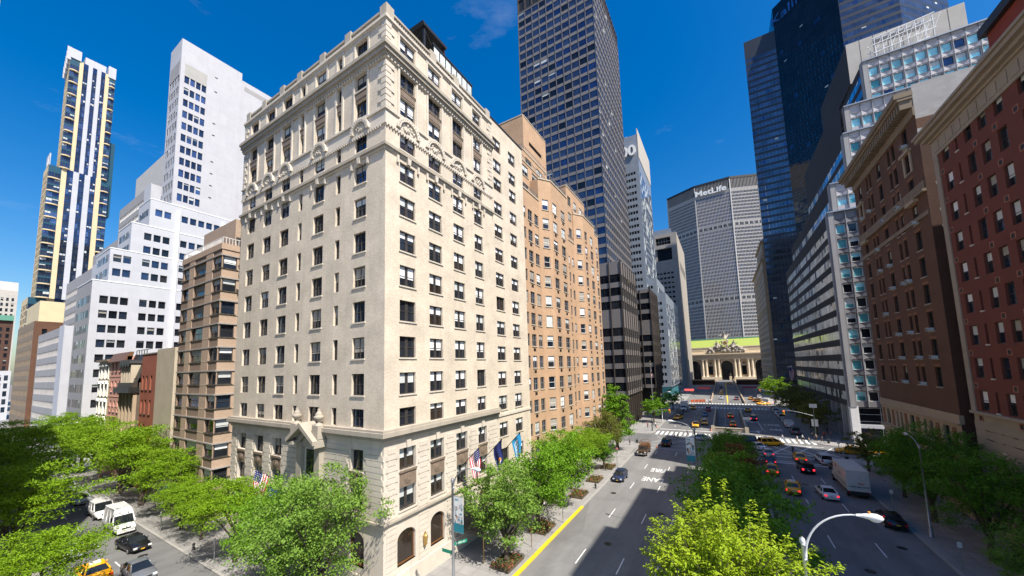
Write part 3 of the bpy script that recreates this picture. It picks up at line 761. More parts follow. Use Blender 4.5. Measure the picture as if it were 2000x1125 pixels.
# ------------------------------------------------------------------ other buildings on the left
def tan_apartments():
    B = Bld('tan_apartment_building', 'tan brick apartment house with curved bays, stepped terraces and rooftop brick bulkhead', 'building', (-35, 70, 0))
    m = 'tan_brick'
    pz = [0, 4.6] ; P0 = 3.62
    rows = lambda top: [(5.3 + i * P0, 7.3 + i * P0) for i in range(20) if 7.3 + i * P0 < top - .6]
    # plan of the undulating front: (x,y) vertices, columns and top height of each facet
    segs = [(-26.9, 50, -26.9, 56.4, [(.4, 1.2, 'tan'), (2.0, 3.6, 'tan'), (4.5, 6.0, 'tan')], 50.2),
            (-26.9, 56.4, -25.4, 58.6, [(.75, 2.05, 'tanw')], 54.5),
            (-25.4, 58.6, -25.4, 66.6, [(.7, 2.6, 'tan'), (4.6, 6.6, 'tan')], 54.5),
            (-25.4, 66.6, -26.7, 68.4, [], 54.5),
            (-26.7, 68.4, -26.7, 73.6, [(.6, 2.4, 'tan'), (3.5, 4.6, 'tan')], 47.0),
            (-26.7, 73.6, -25.2, 75.8, [(.75, 2.05, 'tanw')], 54.0),
            (-25.2, 75.8, -25.2, 84.2, [(.8, 2.5, 'tan'), (4.8, 6.8, 'tan')], 54.0),
            (-25.2, 84.2, -26.5, 86, [], 54.0), (-26.5, 86, -26.5, 91.5, [(.8, 2.4, 'tan'), (3.2, 4.8, 'tan')], 54.0)]
    for x0, y0, x1, y1, cols, top in segs:
        F = Face(x0, y0, math.degrees(math.atan2(y1 - y0, x1 - x0))); w = math.hypot(x1 - x0, y1 - y0)
        B.grid(F, w, 4.6, top, m, cols, rows(top), 'tan', .22); B.wall(F, w, 0, 4.6, 'pale_stone')
        B.box('coping', 'pale_stone', F, 0, w, -.12, .25, top, top + .22)
        B.box('string_course', 'pale_stone', F, 0, w, -.1, 0, 4.45, 4.75)
        for c in cols:
            if c[1] - c[0] > 1.5:
                for r_ in rows(top): B.box('air_vent', 'dark_metal', F, (c[0] + c[1]) / 2 - .4, (c[0] + c[1]) / 2 + .4, -.03, .05, r_[0] - .85, r_[0] - .35)
        n = int(w / .45); rl = B.mb('railing', 'frame_grey')
        for i in range(n + 1):
            p = F(i * w / max(n, 1), .15, top + .22); rl.box(p[0] - .025, p[0] + .025, p[1] - .025, p[1] + .025, top + .22, top + 1.2)
        rl.box(0, w, .1, .2, top + 1.2, top + 1.27, 0, F)
    # backs of the bays, step-back storeys
    B.flat('roof', 'roof', -45, -26.9, 50, 56.4, 50.1); B.flat('roof', 'roof', -45, -26.7, 68.4, 73.6, 46.9)
    for z, pl in ((54.4, [(-26.9, 56.4), (-25.4, 58.6), (-25.4, 66.6), (-26.7, 68.4), (-45, 68.4), (-45, 56.4)]), (53.9, [(-26.7, 73.6), (-25.2, 75.8), (-25.2, 84.2), (-26.5, 86), (-26.5, 91.5), (-45, 91.5), (-45, 73.6)])): B.mb('roof', 'roof').face([(x, y, z) for x, y in pl])
    B.wall(S(-30, 56.4), 3.1, 50.1, 54.5, m); B.wall(S(-30, 73.6), 3.3, 46.9, 54.0, m)
    B.shell(-45, -26.9, 50, 91.5, 0, 46, m, 'SNW', None)
    def tier(x0, x1, y0, y1, z0, z1, ecols, scols, rws):
        B.grid(E(x1, y0), y1 - y0, z0, z1, m, ecols, rws, 'tan', .2); B.grid(S(x0, y0), x1 - x0, z0, z1, m, scols, rws, 'tan', .2)
        B.shell(x0, x1, y0, y1, z0, z1, m, 'NW')
        for F, w in ((S(x0, y0), x1 - x0), (E(x1, y0), y1 - y0)):
            B.box('coping', 'pale_stone', F, 0, w, -.1, .2, z1, z1 + .2)
            rl = B.mb('railing', 'frame_grey'); rl.box(0, w, .1, .16, z1 + 1.15, z1 + 1.22, 0, F)
            for i in range(int(w / .5)): p = F(i * .5, .13, 0); rl.box(p[0] - .02, p[0] + .02, p[1] - .02, p[1] + .02, z1 + .2, z1 + 1.15)
    tier(-44, -28.6, 52.5, 66.5, 50, 57.4, [(1, 3.4), (5, 7.5), (9.5, 11.5)], [(8.5, 10.5), (12.5, 14.6)], [(51.2, 53.2), (54.8, 56.8)])
    tier(-44, -30, 56.5, 67.5, 57.4, 61.5, [(1.2, 3.8), (6, 8.5)], [(8.5, 12.5)], [(58.4, 60.6)])
    tier(-42, -26.9, 70.5, 82.5, 47, 59.5, [(.8, 2.6), (4.5, 6.2), (8, 9.8)], [(10, 12), (12.8, 14.6)], [(48.2, 50.2), (51.8, 53.8), (55.4, 57.6)])
    # bulkhead
    B.grid(E(-32, 61), 11, 60, 72.2, m, [(2.5, 8.6)], [(66.8, 67.7)], 'dark', .25); B.shell(-46, -32, 61, 72, 55, 72.2, m, 'SNW')
    B.box('coping', 'pale_stone', S(-46, 61), 0, 14, -.08, .3, 72.2, 72.4); B.box('coping', 'pale_stone', E(-32, 61), .301, 11, -.08, .3, 72.2, 72.4)
    B.finish(100)
tan_apartments()

def dark_tower():
    B = Bld('dark_office_tower', 'tall bronze slab tower with stone spandrels above its low podium', 'office tower', (-45, 140, 0))
    B.root['label'] = 'tall dark bronze office tower with grey spandrels rising behind tan apartment house'
    def curtain(F, w, z0, z1, n, pitch, sty, gap=None, first=None, glz=2.5, pr=.28, pmat='bronze'):
        p = w / n; cols = [(i * p + .14, (i + 1) * p - .14) for i in range(n)]
        rows = []; z = z0 + (first or 1.2)
        while z + glz < z1 - .4: rows.append((z, z + glz)); z += pitch
        if gap: rows = [r if not (gap[0] < r[0] < gap[1]) else (r[0], r[0] + 3.4) for r in rows if not (gap[1] < r[0] < gap[1] + 3)]
        B.grid(F, w, z0, z1, 'spandrel', cols, rows, sty, .16)
        pm = B.mb('pier', pmat)
        for i in range(n + 1): pm.box(i * p - .13, i * p + .13, -pr, .02, z0, z1, 0, F)
        return cols
    x0, x1, y0, y1, H = -64, -32, 121, 161, 176
    curtain(S(x0, y0), x1 - x0, 50, 169.5, 10, 3.72, 'navy', pr=.1, pmat='pier_grey'); curtain(E(x1, y0), y1 - y0, 50, 169.5, 15, 3.72, 'navy', pr=.08, pmat='pier_grey')
    for F, w, n in ((S(x0, y0), 32, 10), (E(x1, y0), 40, 15)):
        B.wall(F, w, 169.5, H, 'bronze', [(i * w / n + .3, (i + 1) * w / n - .3, 170.2, 175.4) for i in range(n)], .4, 'louvre_band', 0)
        for i in range(n): B.box('louvre', 'dark_metal', F, i * w / n + .3, (i + 1) * w / n - .3, .3, .4, 170.2, 175.4)
        B.box('pier', 'bronze', F, 0, .3, -.3, 0, 169.5, H)
    B.shell(x0, x1, y0, y1, 0, H, 'bronze', 'NW')
    # podium wings
    def wing(xa, xb, ya, yb, H, n1, n2):
        curtain(S(xa, ya), xb - xa, 10, H, n1, 4.4, 'pod', (31, 33), 1.4, 2.7); curtain(E(xb, ya), yb - ya, 10, H, n2, 4.4, 'pod', (31, 33), 1.4, 2.7)
        B.shell(xa, xb, ya, yb, 10, H, 'bronze', 'NW'); B.flat('soffit', 'bronze', xa, xb, ya, yb, 10)
        B.shell(xa, xb - 3, ya + 3, yb - 2, 0, 10, 'black', 'SEN', None)
        cm = B.mb('column', 'bronze')
        for i in range(n2 + 1):
            y = ya + .6 + i * (yb - ya - 1.2) / n2; cm.box(xb - 1.0, xb - .3, y - .35, y + .35, 0, 10)
        for i in range(3): x = xb - 6 - i * 6; cm.box(x - .4, x + .4, ya + .3, ya + 1, 0, 10)
    wing(-56, -26.5, 115, 138.2, 53.6, 8, 7); wing(-56, -24, 153.5, 172.5, 50.8, 8, 8)
    B.shell(-60, -34, 138, 153.5, 0, 30, 'bronze', 'E')
    B.finish(100)
dark_tower()

def silver_tower():
    B = Bld('silver_glass_tower', 'stepped silver and glass tower with a numbered crown behind dark tower', 'office tower', (-45, 225, 0))
    def block(x0, x1, y0, y1, z0, z1, n, ny, ztop=0):
        rows = reg(int((z1 - z0 - ztop - 3) / 3.9), z0 + 2, 3.9, 1.7)
        w = x1 - x0; cols = []
        u = w - 1.6
        while u > 6: cols += [(u - 6.2 + k * 1.5, u - 5.0 + k * 1.5) for k in range(4)]; u -= 8.6
        B.grid(S(x0, y0), w, z0, z1, 'silver', cols, rows, 'dark', .25)
        rowe = reg(int((z1 - z0 - ztop - 1) / 3.9), z0 + .4, 3.9, 3.2)
        B.grid(E(x1, y0), y1 - y0, z0, z1, 'silver', fit(ny, 1.2, y1 - y0 - .4, .97), rowe, 'stripb', .1)
        B.shell(x0, x1, y0, y1, z0, z1, 'silver', 'NW')
    block(-75, -33, 204, 244, 60, 152, 4, 12, 17); block(-60, -28.5, 208, 240, 40, 67.5, 3, 12); block(-60, -24.5, 208.5, 268, 7, 58.5, 3, 22)
    B.shell(-60, -25.5, 209.5, 267, 0, 7, 'glass_teal', 'SE', None)
    c = B.mb('crown', 'silver'); F = S(-75, 204)
    B.box('crown', 'conc_pale', E(-33, 204), 0, 40, -.25, .2, 138, 155.5)
    fl = MB()
    for i in range(24): fl.box(8 + i * 1.2, 8.6 + i * 1.2, .1, .5, 139, 152.6, 0, F)
    fl.build('crown_fins', 'gray_panel', B.root, B.L)
    sg = MB(); add_text(sg, '100', lambda x, y, z: (-40.5 + x, 203.4 - z, 142.5 + y), 8.5, .5, .22); sg.build('sign_number', 'white', B.root, B.L)
    B.finish(100)
silver_tower()

def granite_building():
    B = Bld('granite_office_building', 'grey granite office block with blank end wall beside the station', 'office building', (-45, 330, 0))
    x0, x1, y0, y1, H = -72, -24.5, 303, 372, 124
    rows = reg(15, 36, 3.9, 1.5); cols = fit(16, 0, 44, .72)
    B.grid(S(x0, y0), x1 - x0, 0, 101, 'granite', cols, rows, 'dark', .5)
    B.wall(S(x0, y0), x1 - x0, 101, H, 'granite', [(4, 43.5, 102, 112), (8, 20, 115, 121), (23, 29, 115, 121), (32, 43, 115, 121)], 2.5)
    b = B.mb('recess', 'glass_black')
    for a, c, z0, z1 in ((4, 43.5, 102, 112), (8, 20, 115, 121), (23, 29, 115, 121), (32, 43, 115, 121)): b.box(a, c, 2.3, 2.5, z0, z1, 0, S(x0, y0))
    g = B.mb('recess_grid', 'granite')
    for a, c, z0, z1 in ((8, 20, 115, 121), (23, 29, 115, 121), (32, 43, 115, 121)):
        for k in range(1, int((c - a) / 2)): g.box(a + k * 2, a + k * 2 + .3, 1.6, 2.2, z0, z1, 0, S(x0, y0))
        g.box(a, c, 1.5, 2.2, z0 + 3, z0 + 3.3, 0, S(x0, y0))
    for u in (18, 31): g.box(u, u + 1.4, 1.6, 2.2, 102, 112, 0, S(x0, y0))
    er = [(4, 8, 4, 26), (14, 60, 96, 103)]
    B.wall(E(x1, y0), y1 - y0, 0, H, 'conc_tan', er, 1.5)
    for a, c, z0, z1 in er: B.box('recess', 'glass_black', E(x1, y0), a, c, 1.4, 1.5, z0, z1)
    for k in range(16): g.box(15 + k * 3, 15.8 + k * 3, .1, 1.3, 96, 103, 0, E(x1, y0))
    B.shell(x0, x1, y0, y1, 0, H, 'granite', 'NW'); B.box('railing', 'silver', S(x0, y0), 0, 44, 1, 1.2, H, H + 4)
    B.finish(100)
granite_building()

def metlife():
    B = Bld('octagonal_tower', 'broad concrete-gridded octagonal tower with MetLife sign closing the avenue', 'office tower', (3, 500, 0))
    m = 'metgrid'
    V = [(-48, 499), (-14.8, 481.5), (22.5, 479.5), (58, 493)]
    H = 238
    for i in range(3):
        (x0, y0), (x1, y1) = V[i], V[i + 1]
        F = Face(x0, y0, math.degrees(math.atan2(y1 - y0, x1 - x0))); w = math.hypot(x1 - x0, y1 - y0)
        n = int(w / 1.52); cols = fit(n, .7, w - .7, .64)
        rows = [r for r in reg(47, 36, 4.02, 2.55) if not (88 < r[0] < 96 or 176 < r[0] < 181.5) and r[1] < 222]
        B.grid(F, w, 0, 224, m, cols, rows, 'met', .5)
        mp_ = B.mb('fins', m)
        for k in range(len(cols) + 1):
            uu = (cols[k][0] - .3) if k < len(cols) else cols[-1][1] + .3
            mp_.box(uu - .12, uu + .12, -.32, 0, 36, 224, 0, F)
        for zz in (90.5, 178.0):
            B.box('mechanical_band', 'glass_black', F, .6, w - .6, -.06, .4, zz, zz + 3.4)
            for k in range(8): B.box('mechanical_band_post', m, F, .6 + k * (w - 1.6) / 7, 1.6 + k * (w - 1.6) / 7, -.35, -.06, zz, zz + 3.4)
        fn = B.mb('fins', m)
        for c in cols: fn.box(c[0] - .42, c[0] - .08, -.45, .3, 224, 235.5, 0, F)
        B.box('louvre_band', 'dark_metal', F, 0, w, .3, .6, 224, 236); B.box('parapet', 'black', F, -.1, w + .1, -.7, .4, 235.5, H)
        B.box('corner_pier', m, F, -.5, .5, -.5, .3, 0, 235.5)
    B.mb('roof', 'roof').face([(x, y, H - .5) for x, y in V] + [(58, 530, H - .5), (-48, 530, H - .5)])
    B.wall(W(-48, 530), 31, 0, H, m)
    F = Face(-14.8, 481.5, math.degrees(math.atan2(-2, 37.3)))
    sg = MB(); add_text(sg, 'MetLife', lambda x, y, z: F(17 + x * 1.18, -1.2 - z, 225.5 + y), 9.4, .6, .24); sg.build('sign_lettering', 'white', B.root, B.L)
    B.finish(100)
metlife()

M['station_stone'] = wallmat('station_stone', (.56, .45, .32), .12, .2); M['station_pale'] = wallmat('station_pale', (.70, .58, .42), .1, .15); M['station_dark'] = wallmat('station_dark', (.42, .37, .31), .2, .3)
def station():
    B = Bld('railway_station', 'limestone station front with paired columns, arches and clock sculpture', 'station', (3, 410, 0))
    m = 'station_stone'; F = S(-37, 406); cx = 40.0
    def arch_wall(z0, z1, holes):
        us = sorted([(c - h, c + h, c, h, zb, sp) for c, h, zb, sp in holes]); prev = 0
        for a, b, c, h, zb, sp in us:
            B.box('wall', m, F, prev, a, 0, 2, z0, z1); n = 12
            arc = [(c + h * math.cos(math.pi * i / n), sp + h * math.sin(math.pi * i / n)) for i in range(n + 1)]
            B.mb('wall', m).prism([(b, sp)] + arc[1:-1] + [(a, sp), (a, z1), (b, z1)], 0, 2, 0, lambda p, q, t: F(p, t, q))
            B.box('wall', m, F, a, b, 0, 2, z0, zb); prev = b
            for k in range(n):
                t0, t1 = math.pi * k / n, math.pi * (k + 1) / n
                B.mb('arch_moulding', 'station_pale').prism([(c + (h + e) * math.cos(t), sp + (h + e) * math.sin(t)) for t, e in ((t0, .9), (t1, .9), (t1, .1), (t0, .1))], -.3, 0, 0, lambda p, q, t: F(p, t, q))
            o = MB(); o.box(a, b, 1.7, 1.8, zb, sp + h, 0, F); g = o.build('arched_window', 'glass_black', B.root, B.L)
            mu = MB()
            for k in range(1, 5): mu.box(a + k * (b - a) / 5 - .08, a + k * (b - a) / 5 + .08, 1.5, 1.69, zb, sp + h * .9, 0, F)
            for k in range(int((sp + h - zb) / 2.4)): mu.box(a, b, 1.55, 1.69, zb + k * 2.4, zb + k * 2.4 + .15, 0, F)
            mu.build('mullion', 'bronze', g, B.L)
        B.box('wall', m, F, prev, 80, 0, 2, z0, z1)
    arch_wall(-2, 23.5, [(cx, 4.9, 0, 15.5), (cx - 28, 5, 0, 15.5), (cx + 28, 5, 0, 15.5)])
    for c in (cx - 14, cx + 14):
        o = MB(); o.box(c - 1.9, c + 1.9, -.02, .0, 6.5, 15, 0, F); w_ = o.build('window', 'glass_black', B.root, B.L)
        o = MB(); o.box(c - 2.1, c + 2.1, -.25, .0, 15, 15.5, 0, F); o.prism([(c + 1.5 * math.cos(2 * math.pi * i / 16), 17.8 + 1.5 * math.sin(2 * math.pi * i / 16)) for i in range(16)], -.06, 0, 0, lambda p, q, t: F(p, t, q)); o.build('roundel', 'brown_panel', B.root, B.L)
    for s in (-1, 1):
        for k, off in enumerate((6.9, 10.1, 17.5, 20.7)):
            x, y, _ = F(cx + s * off, -1.6, 0); c = MB()
            c.lathe([(1.35, 0), (1.35, .5), (1.15, .9), (1.15, 3), (1.12, 6), (1.02, 13), (.95, 15.6), (1.2, 16), (1.45, 16.6), (1.45, 16.9)], x, y, 4.6, 16); c.build('column', 'station_pale', B.root, B.L, True)
        B.box('pedestal', 'station_pale', F, *sorted((cx + s * 5.3, cx + s * 22.2)), -3.2, 0, -2, 4.6)
    B.box('entablature', m, F, 0, 80, -2.6, 0, 21.5, 23.4); B.box('frieze', m, F, 0, 80, -2.2, 0, 23.401, 25.6)
    B.box('cornice', 'station_pale', F, 0, 80, -3.4, 0, 25.601, 26.6); B.box('cornice', 'station_pale', F, 0, 80, -4.0, 0, 26.601, 27.4)
    B.box('attic', 'station_pale', F, 0, 80, -1.2, 2, 27.401, 33.2); B.box('attic', 'station_pale', F, 0, 80, -1.6, 2, 33.201, 34)
    for s in (-1, 1): B.box('attic_panel', m, F, *sorted((cx + s * 19, cx + s * 36)), -1.3, -1.2, 30.2, 33)
    rf = B.mb('copper_roof', 'copper')
    rf.face([F(0, 1, 34), F(80, 1, 34), F(80, 22, 42.5), F(0, 22, 42.5)]); B.box('roof_ridge', 'green_metal', F, 0, 80, 21.5, 22.5, 42.5, 43.5)
    # sculpture group with the clock
    sc = MB(); r = random.Random(4)
    sc.box(cx - 11, cx + 11, -2.2, 0, 28, 30, 0, F)
    for i in range(130):
        t = r.uniform(-1, 1); hh = (1 - abs(t) ** .8); u = cx + t * 15.5; z = 28.5 + r.uniform(0, 1) * (2.5 + hh * 11.5)
        p = F(u, -2 - r.uniform(0, 1.2), z); s_ = r.uniform(.5, 1.3); sc.blob(p, s_ * r.uniform(.7, 1.3), s_ * .8, s_ * r.uniform(.8, 1.6), 0, 7, 4)
    def fig(u, z, k, lean):
        x, y, _ = F(u, -2.6, 0); l = lean
        sc.tube([(x, y, z), (x + l * .2 * k, y, z + 2.2 * k), (x + l * .5 * k, y, z + 3.6 * k)], [1.0 * k, .95 * k, .6 * k], 8); sc.blob((x + l * .6 * k, y - .1, z + 4.4 * k), .45 * k, .45 * k, .55 * k)
        sc.tube([(x + l * .4 * k, y - .3, z + 3.3 * k), (x + l * 1.6 * k, y - .8, z + 2.4 * k), (x + l * 2.6 * k, y - .5, z + 2.9 * k)], [.35 * k, .28 * k, .2 * k], 6); sc.tube([(x, y - .4, z + .6 * k), (x + l * 2.2 * k, y - .8, z + .9 * k), (x + l * 3.4 * k, y - .6, z - .6 * k)], [.6 * k, .45 * k, .25 * k], 6)
    fig(cx, 41.5, 1.45, -.4); fig(cx - 6.5, 33, 1.5, -1); fig(cx + 6.5, 33, 1.5, 1)
    for s in (-1, 1): sc.tube([F(cx + s * 1.2, -2, 43), F(cx + s * 3.4, -2, 45.4), F(cx + s * 5.2, -2, 44.6)], [1.0, .8, .15], 7); sc.tube([F(cx + s * 9, -2.2, 31), F(cx + s * 12, -2.2, 33), F(cx + s * 15.5, -2.2, 29.5)], [1.1, 1.2, .5], 7)
    sc.build('sculpture', 'station_dark', B.root, B.L, True)
    ck = MB(); T = lambda p, q, t: F(p, t, q)
    ck.prism([(cx + 2.5 * math.cos(2 * math.pi * i / 24), 37.4 + 2.5 * math.sin(2 * math.pi * i / 24)) for i in range(24)], -4.0, -3, 0, T); o = ck.build('clock', 'station_pale', B.root, B.L)
    ck = MB(); ck.prism([(cx + 1.7 * math.cos(2 * math.pi * i / 24), 37.4 + 1.7 * math.sin(2 * math.pi * i / 24)) for i in range(24)], -4.05, -4.0, 0, T); ck.build('clock_face', 'brass', o, B.L)
    ck = MB(); ck.box(cx - .1, cx + .1, -4.12, -4.06, 37.3, 38.8, 0, F); ck.box(cx, cx + 1, -4.12, -4.06, 37.2, 37.4, 0, F); ck.build('clock_hands', 'black', o, B.L)
    B.shell(-37, 43, 408, 440, -2, 34, m, 'NEW')
    B.finish(0)
    st = thing('statue', 'dark bronze standing figure on a pale pedestal before the central station arch', 'statue', (5.2, 399, 1.5))
    pm = MB(); pm.box(4.2, 6.2, 398, 400, 1.2, 5.2); pm.build('pedestal', 'station_pale', st, (5.2, 399, 1.5))
    fm = MB(); fm.tube([(5.2, 399, 5.2), (5.2, 399, 6.4), (5.2, 399, 7.6), (5.2, 399, 8.3)], [.55, .5, .55, .3], 8); fm.blob((5.2, 399, 8.75), .3, .3, .36); fm.tube([(4.7, 399, 7.9), (4.4, 398.8, 7), (4.6, 398.5, 6.4)], [.2, .17, .12], 6); fm.tube([(5.7, 399, 7.9), (6.0, 398.8, 7), (5.8, 398.5, 6.4)], [.2, .17, .12], 6)
    fm.build('figure', 'bronze', st, (5.2, 399, 1.5), True)
M['copper'] = plain('copper', (.27, .33, .06), .8, 0, .12)
station()

# ------------------------------------------------------------------ the side street on the left
def corner_apartments():
    B = Bld('brown_apartment_block', 'brown banded brick apartment block with wraparound corner windows and roof plants', 'building', (-69, 28, 0))
    x0, x1, y0, y1, H = -77.2, -62.3, 22, 31, 39.6; p = 3.42
    rows = [(5.1 + i * p, 6.95 + i * p) for i in range(10)]
    FS, FE = S(x0, y0), E(x1, y0)
    sc = [(.5, 3.1), (5.1, 9.6), (12.0, 14.86)]; ec = [(.05, 1.9), (4.2, 5.4)]
    B.grid(FS, x1 - x0, 3.4, 38.7, 'apt_brick', sc, rows, 'sash', .28); B.grid(FE, y1 - y0, 3.4, 38.7, 'apt_pink', ec, rows, 'sash', .28)
    B.wall(FS, x1 - x0, 0, 3.4, 'pale_stone'); B.wall(FE, y1 - y0, 0, 3.4, 'pale_stone')
    for z0, z1 in rows:
        for F, w in ((FS, x1 - x0), (FE, y1 - y0)):
            B.box('band', 'granite', F, 0, w, -.14, 0, z1 + .02, z1 + .2); B.box('band', 'pale_stone', F, 0, w, -.1, 0, z0 - .14, z0 - .02)
    for a, b in ((3.1, 5.1), (9.6, 12.0)): B.box('pier', 'apt_pink', FS, a, b, -.08, 0, 3.4, 38.7)
    B.box('parapet', 'apt_pink', FS, -.1, x1 - x0 + .1, -.12, .3, 38.7, H); B.box('parapet', 'apt_pink', FE, .301, y1 - y0, -.12, .3, 38.7, H)
    rl = B.mb('railing', 'white')
    for F, w in ((FS, x1 - x0), (FE, y1 - y0)):
        rl.box(0, w, 0, .06, H + .9, H + .97, 0, F)
        for i in range(int(w / .4)): rl.box(i * .4, i * .4 + .05, 0, .05, H, H + .9, 0, F)
    B.shell(x0, x1, y0, y1, 0, 38.6, 'apt_brick', 'NW'); B.shell(-75.5, -63.6, 24, 31, 38.6, 44.3, 'apt_pink', 'SENW')
    B.finish(100)
corner_apartments()

def row_houses():
    def house(name, label, x0, x1, H, mat, fn, y0=22):
        B = Bld(name, label, 'house', ((x0 + x1) / 2, y0 + 6, 0)); F = S(x0, y0); fn(B, F, x1 - x0, H, mat); B.shell(x0, x1, y0, y0 + 14, 0, H, mat, 'ENW'); B.finish(60); return B
    def cream(B, F, w, H, m):
        cols = fit(3, .3, w - .3, .5); rows = [(4.6 + i * 3.9, 7.2 + i * 3.9) for i in range(5)]
        B.grid(F, w, 0, H, m, cols, rows, 'sash', .3)
        for a, b in cols:
            for z0, z1 in rows:
                B.mb('pediment', 'white').prism([(a - .25, z1 + .1), (b + .25, z1 + .1), ((a + b) / 2, z1 + .75)], -.4, 0, 0, lambda p, q, t: F(p, t, q)); B.box('surround', 'white', F, a - .28, a - .02, -.16, 0, z0 - .2, z1 + .1); B.box('surround', 'white', F, b + .02, b + .28, -.16, 0, z0 - .2, z1 + .1)
        B.box('cornice', 'brown_panel', F, -.2, w + .2, -.6, .2, H - .5, H)
    def pink(B, F, w, H, m):
        B.grid(F, w, 0, H - 1, m, fit(4, .5, w - .5, .42), [(4.6 + i * 4.2, 7.0 + i * 4.2) for i in range(5)], 'sash', .35)
        for i in range(9): B.box('band', m, F, 0, w, -.06, 0, 3.6 + i * 2.1, 3.75 + i * 2.1)
        B.mb('mansard', 'wood').prism([(-.5, H - 1), (.6, H - 1), (.9, H + .9), (.4, H + .9)], 0, w, 0, lambda p, q, t: F(t, p, q))
    def dark(B, F, w, H, m):
        B.grid(F, w, 0, H - 4.6, m, fit(4, .4, w - .4, .5), [(4.0, 6.6), (7.4, 9.6), (10.6, 16.6)], 'sash', .4)
        pm = B.mb('pilaster', 'lime_stone')
        for i in range(5): pm.box(.2 + i * (w - .6) / 4, .6 + i * (w - .6) / 4, -.5, 0, 10.4, 17.2, 0, F)
        for i in range(3): pm.prism([(.5 + i * 2.3, 9.6), (2.5 + i * 2.3, 9.6), (1.5 + i * 2.3, 10.4)], -.7, 0, 0, lambda p, q, t: F(p, t, q))
        B.box('cornice', 'dark_metal', F, -.4, w + .3, -1.2, .2, 17.3, 18.3); B.box('cornice', 'bronze', F, -.2, w, -.7, .2, 18.301, 19.2)
        B.mb('mansard', 'dark_metal').prism([(-.1, 19.2), (1.4, 24.6), (3, 24.6), (3, 19.2)], 0, w, 0, lambda p, q, t: F(t, p, q))
        for i in range(4):
            u = .6 + i * 1.65
            B.box('dormer', 'pale_stone', F, u, u + .35, -.5, 1, 19.2, 22.8); B.box('dormer', 'pale_stone', F, u + 1.0, u + 1.3, -.5, 1, 19.2, 22.8); B.box('dormer_pane', 'glass', F, u + .35, u + 1.0, -.2, 1, 19.2, 22.6)
            B.mb('dormer_hood', 'dark_metal').tube([F(u + .66, -.8, 22.9), F(u + .66, 1.2, 22.9)], .75, 10)
        B.box('roof_rail', 'dark_metal', F, 0, w, 1.6, 1.7, 25.6, 25.7)
        for i in range(5): B.box('roof_rail', 'dark_metal', F, i * 1.6, i * 1.6 + .1, 1.6, 1.7, 24.6, 25.6)
    def red(B, F, w, H, m):
        B.grid(F, w, 0, H, m, [(.6, 1.6), (2.6, 3.6), (5, 6)], [(4.6 + i * 4.4, 7.2 + i * 4.4) for i in range(4)], 'sash', .3); B.box('coping', 'concrete', F, -.1, w + .05, -.1, .2, H, H + .2)
    M['cream_paint'] = wallmat('cream_paint', (.64, .53, .33), .08, .1); M['pink_paint'] = wallmat('pink_paint', (.68, .36, .28), .08, .1)
    M['old_red'] = wallmat('old_red', (.36, .11, .065), .2, .2, .7); M['dark_front'] = wallmat('dark_front', (.12, .09, .07), .2, .2)
    house('row_house', 'narrow cream row house with white window pediments', -125.5, -116.2, 24.4, 'cream_paint', cream)
    house('row_house', 'pink painted row house with sloping brown parapet', -116.1, -104.4, 24.6, 'pink_paint', pink)
    house('row_house', 'dark ornate row house with mansard roof and hooded dormers', -104.3, -95.0, 20, 'dark_front', dark, 21.6)
    b = house('row_house', 'red brick row house with bare streaked concrete end wall', -94.9, -86.6, 24.4, 'old_red', red)
    m = MB(); m.box(-86.59, -78.2, 21.9, 36, 0, 25.0); m.build('end_wall', 'pale_stone', b.root, b.L)
row_houses()

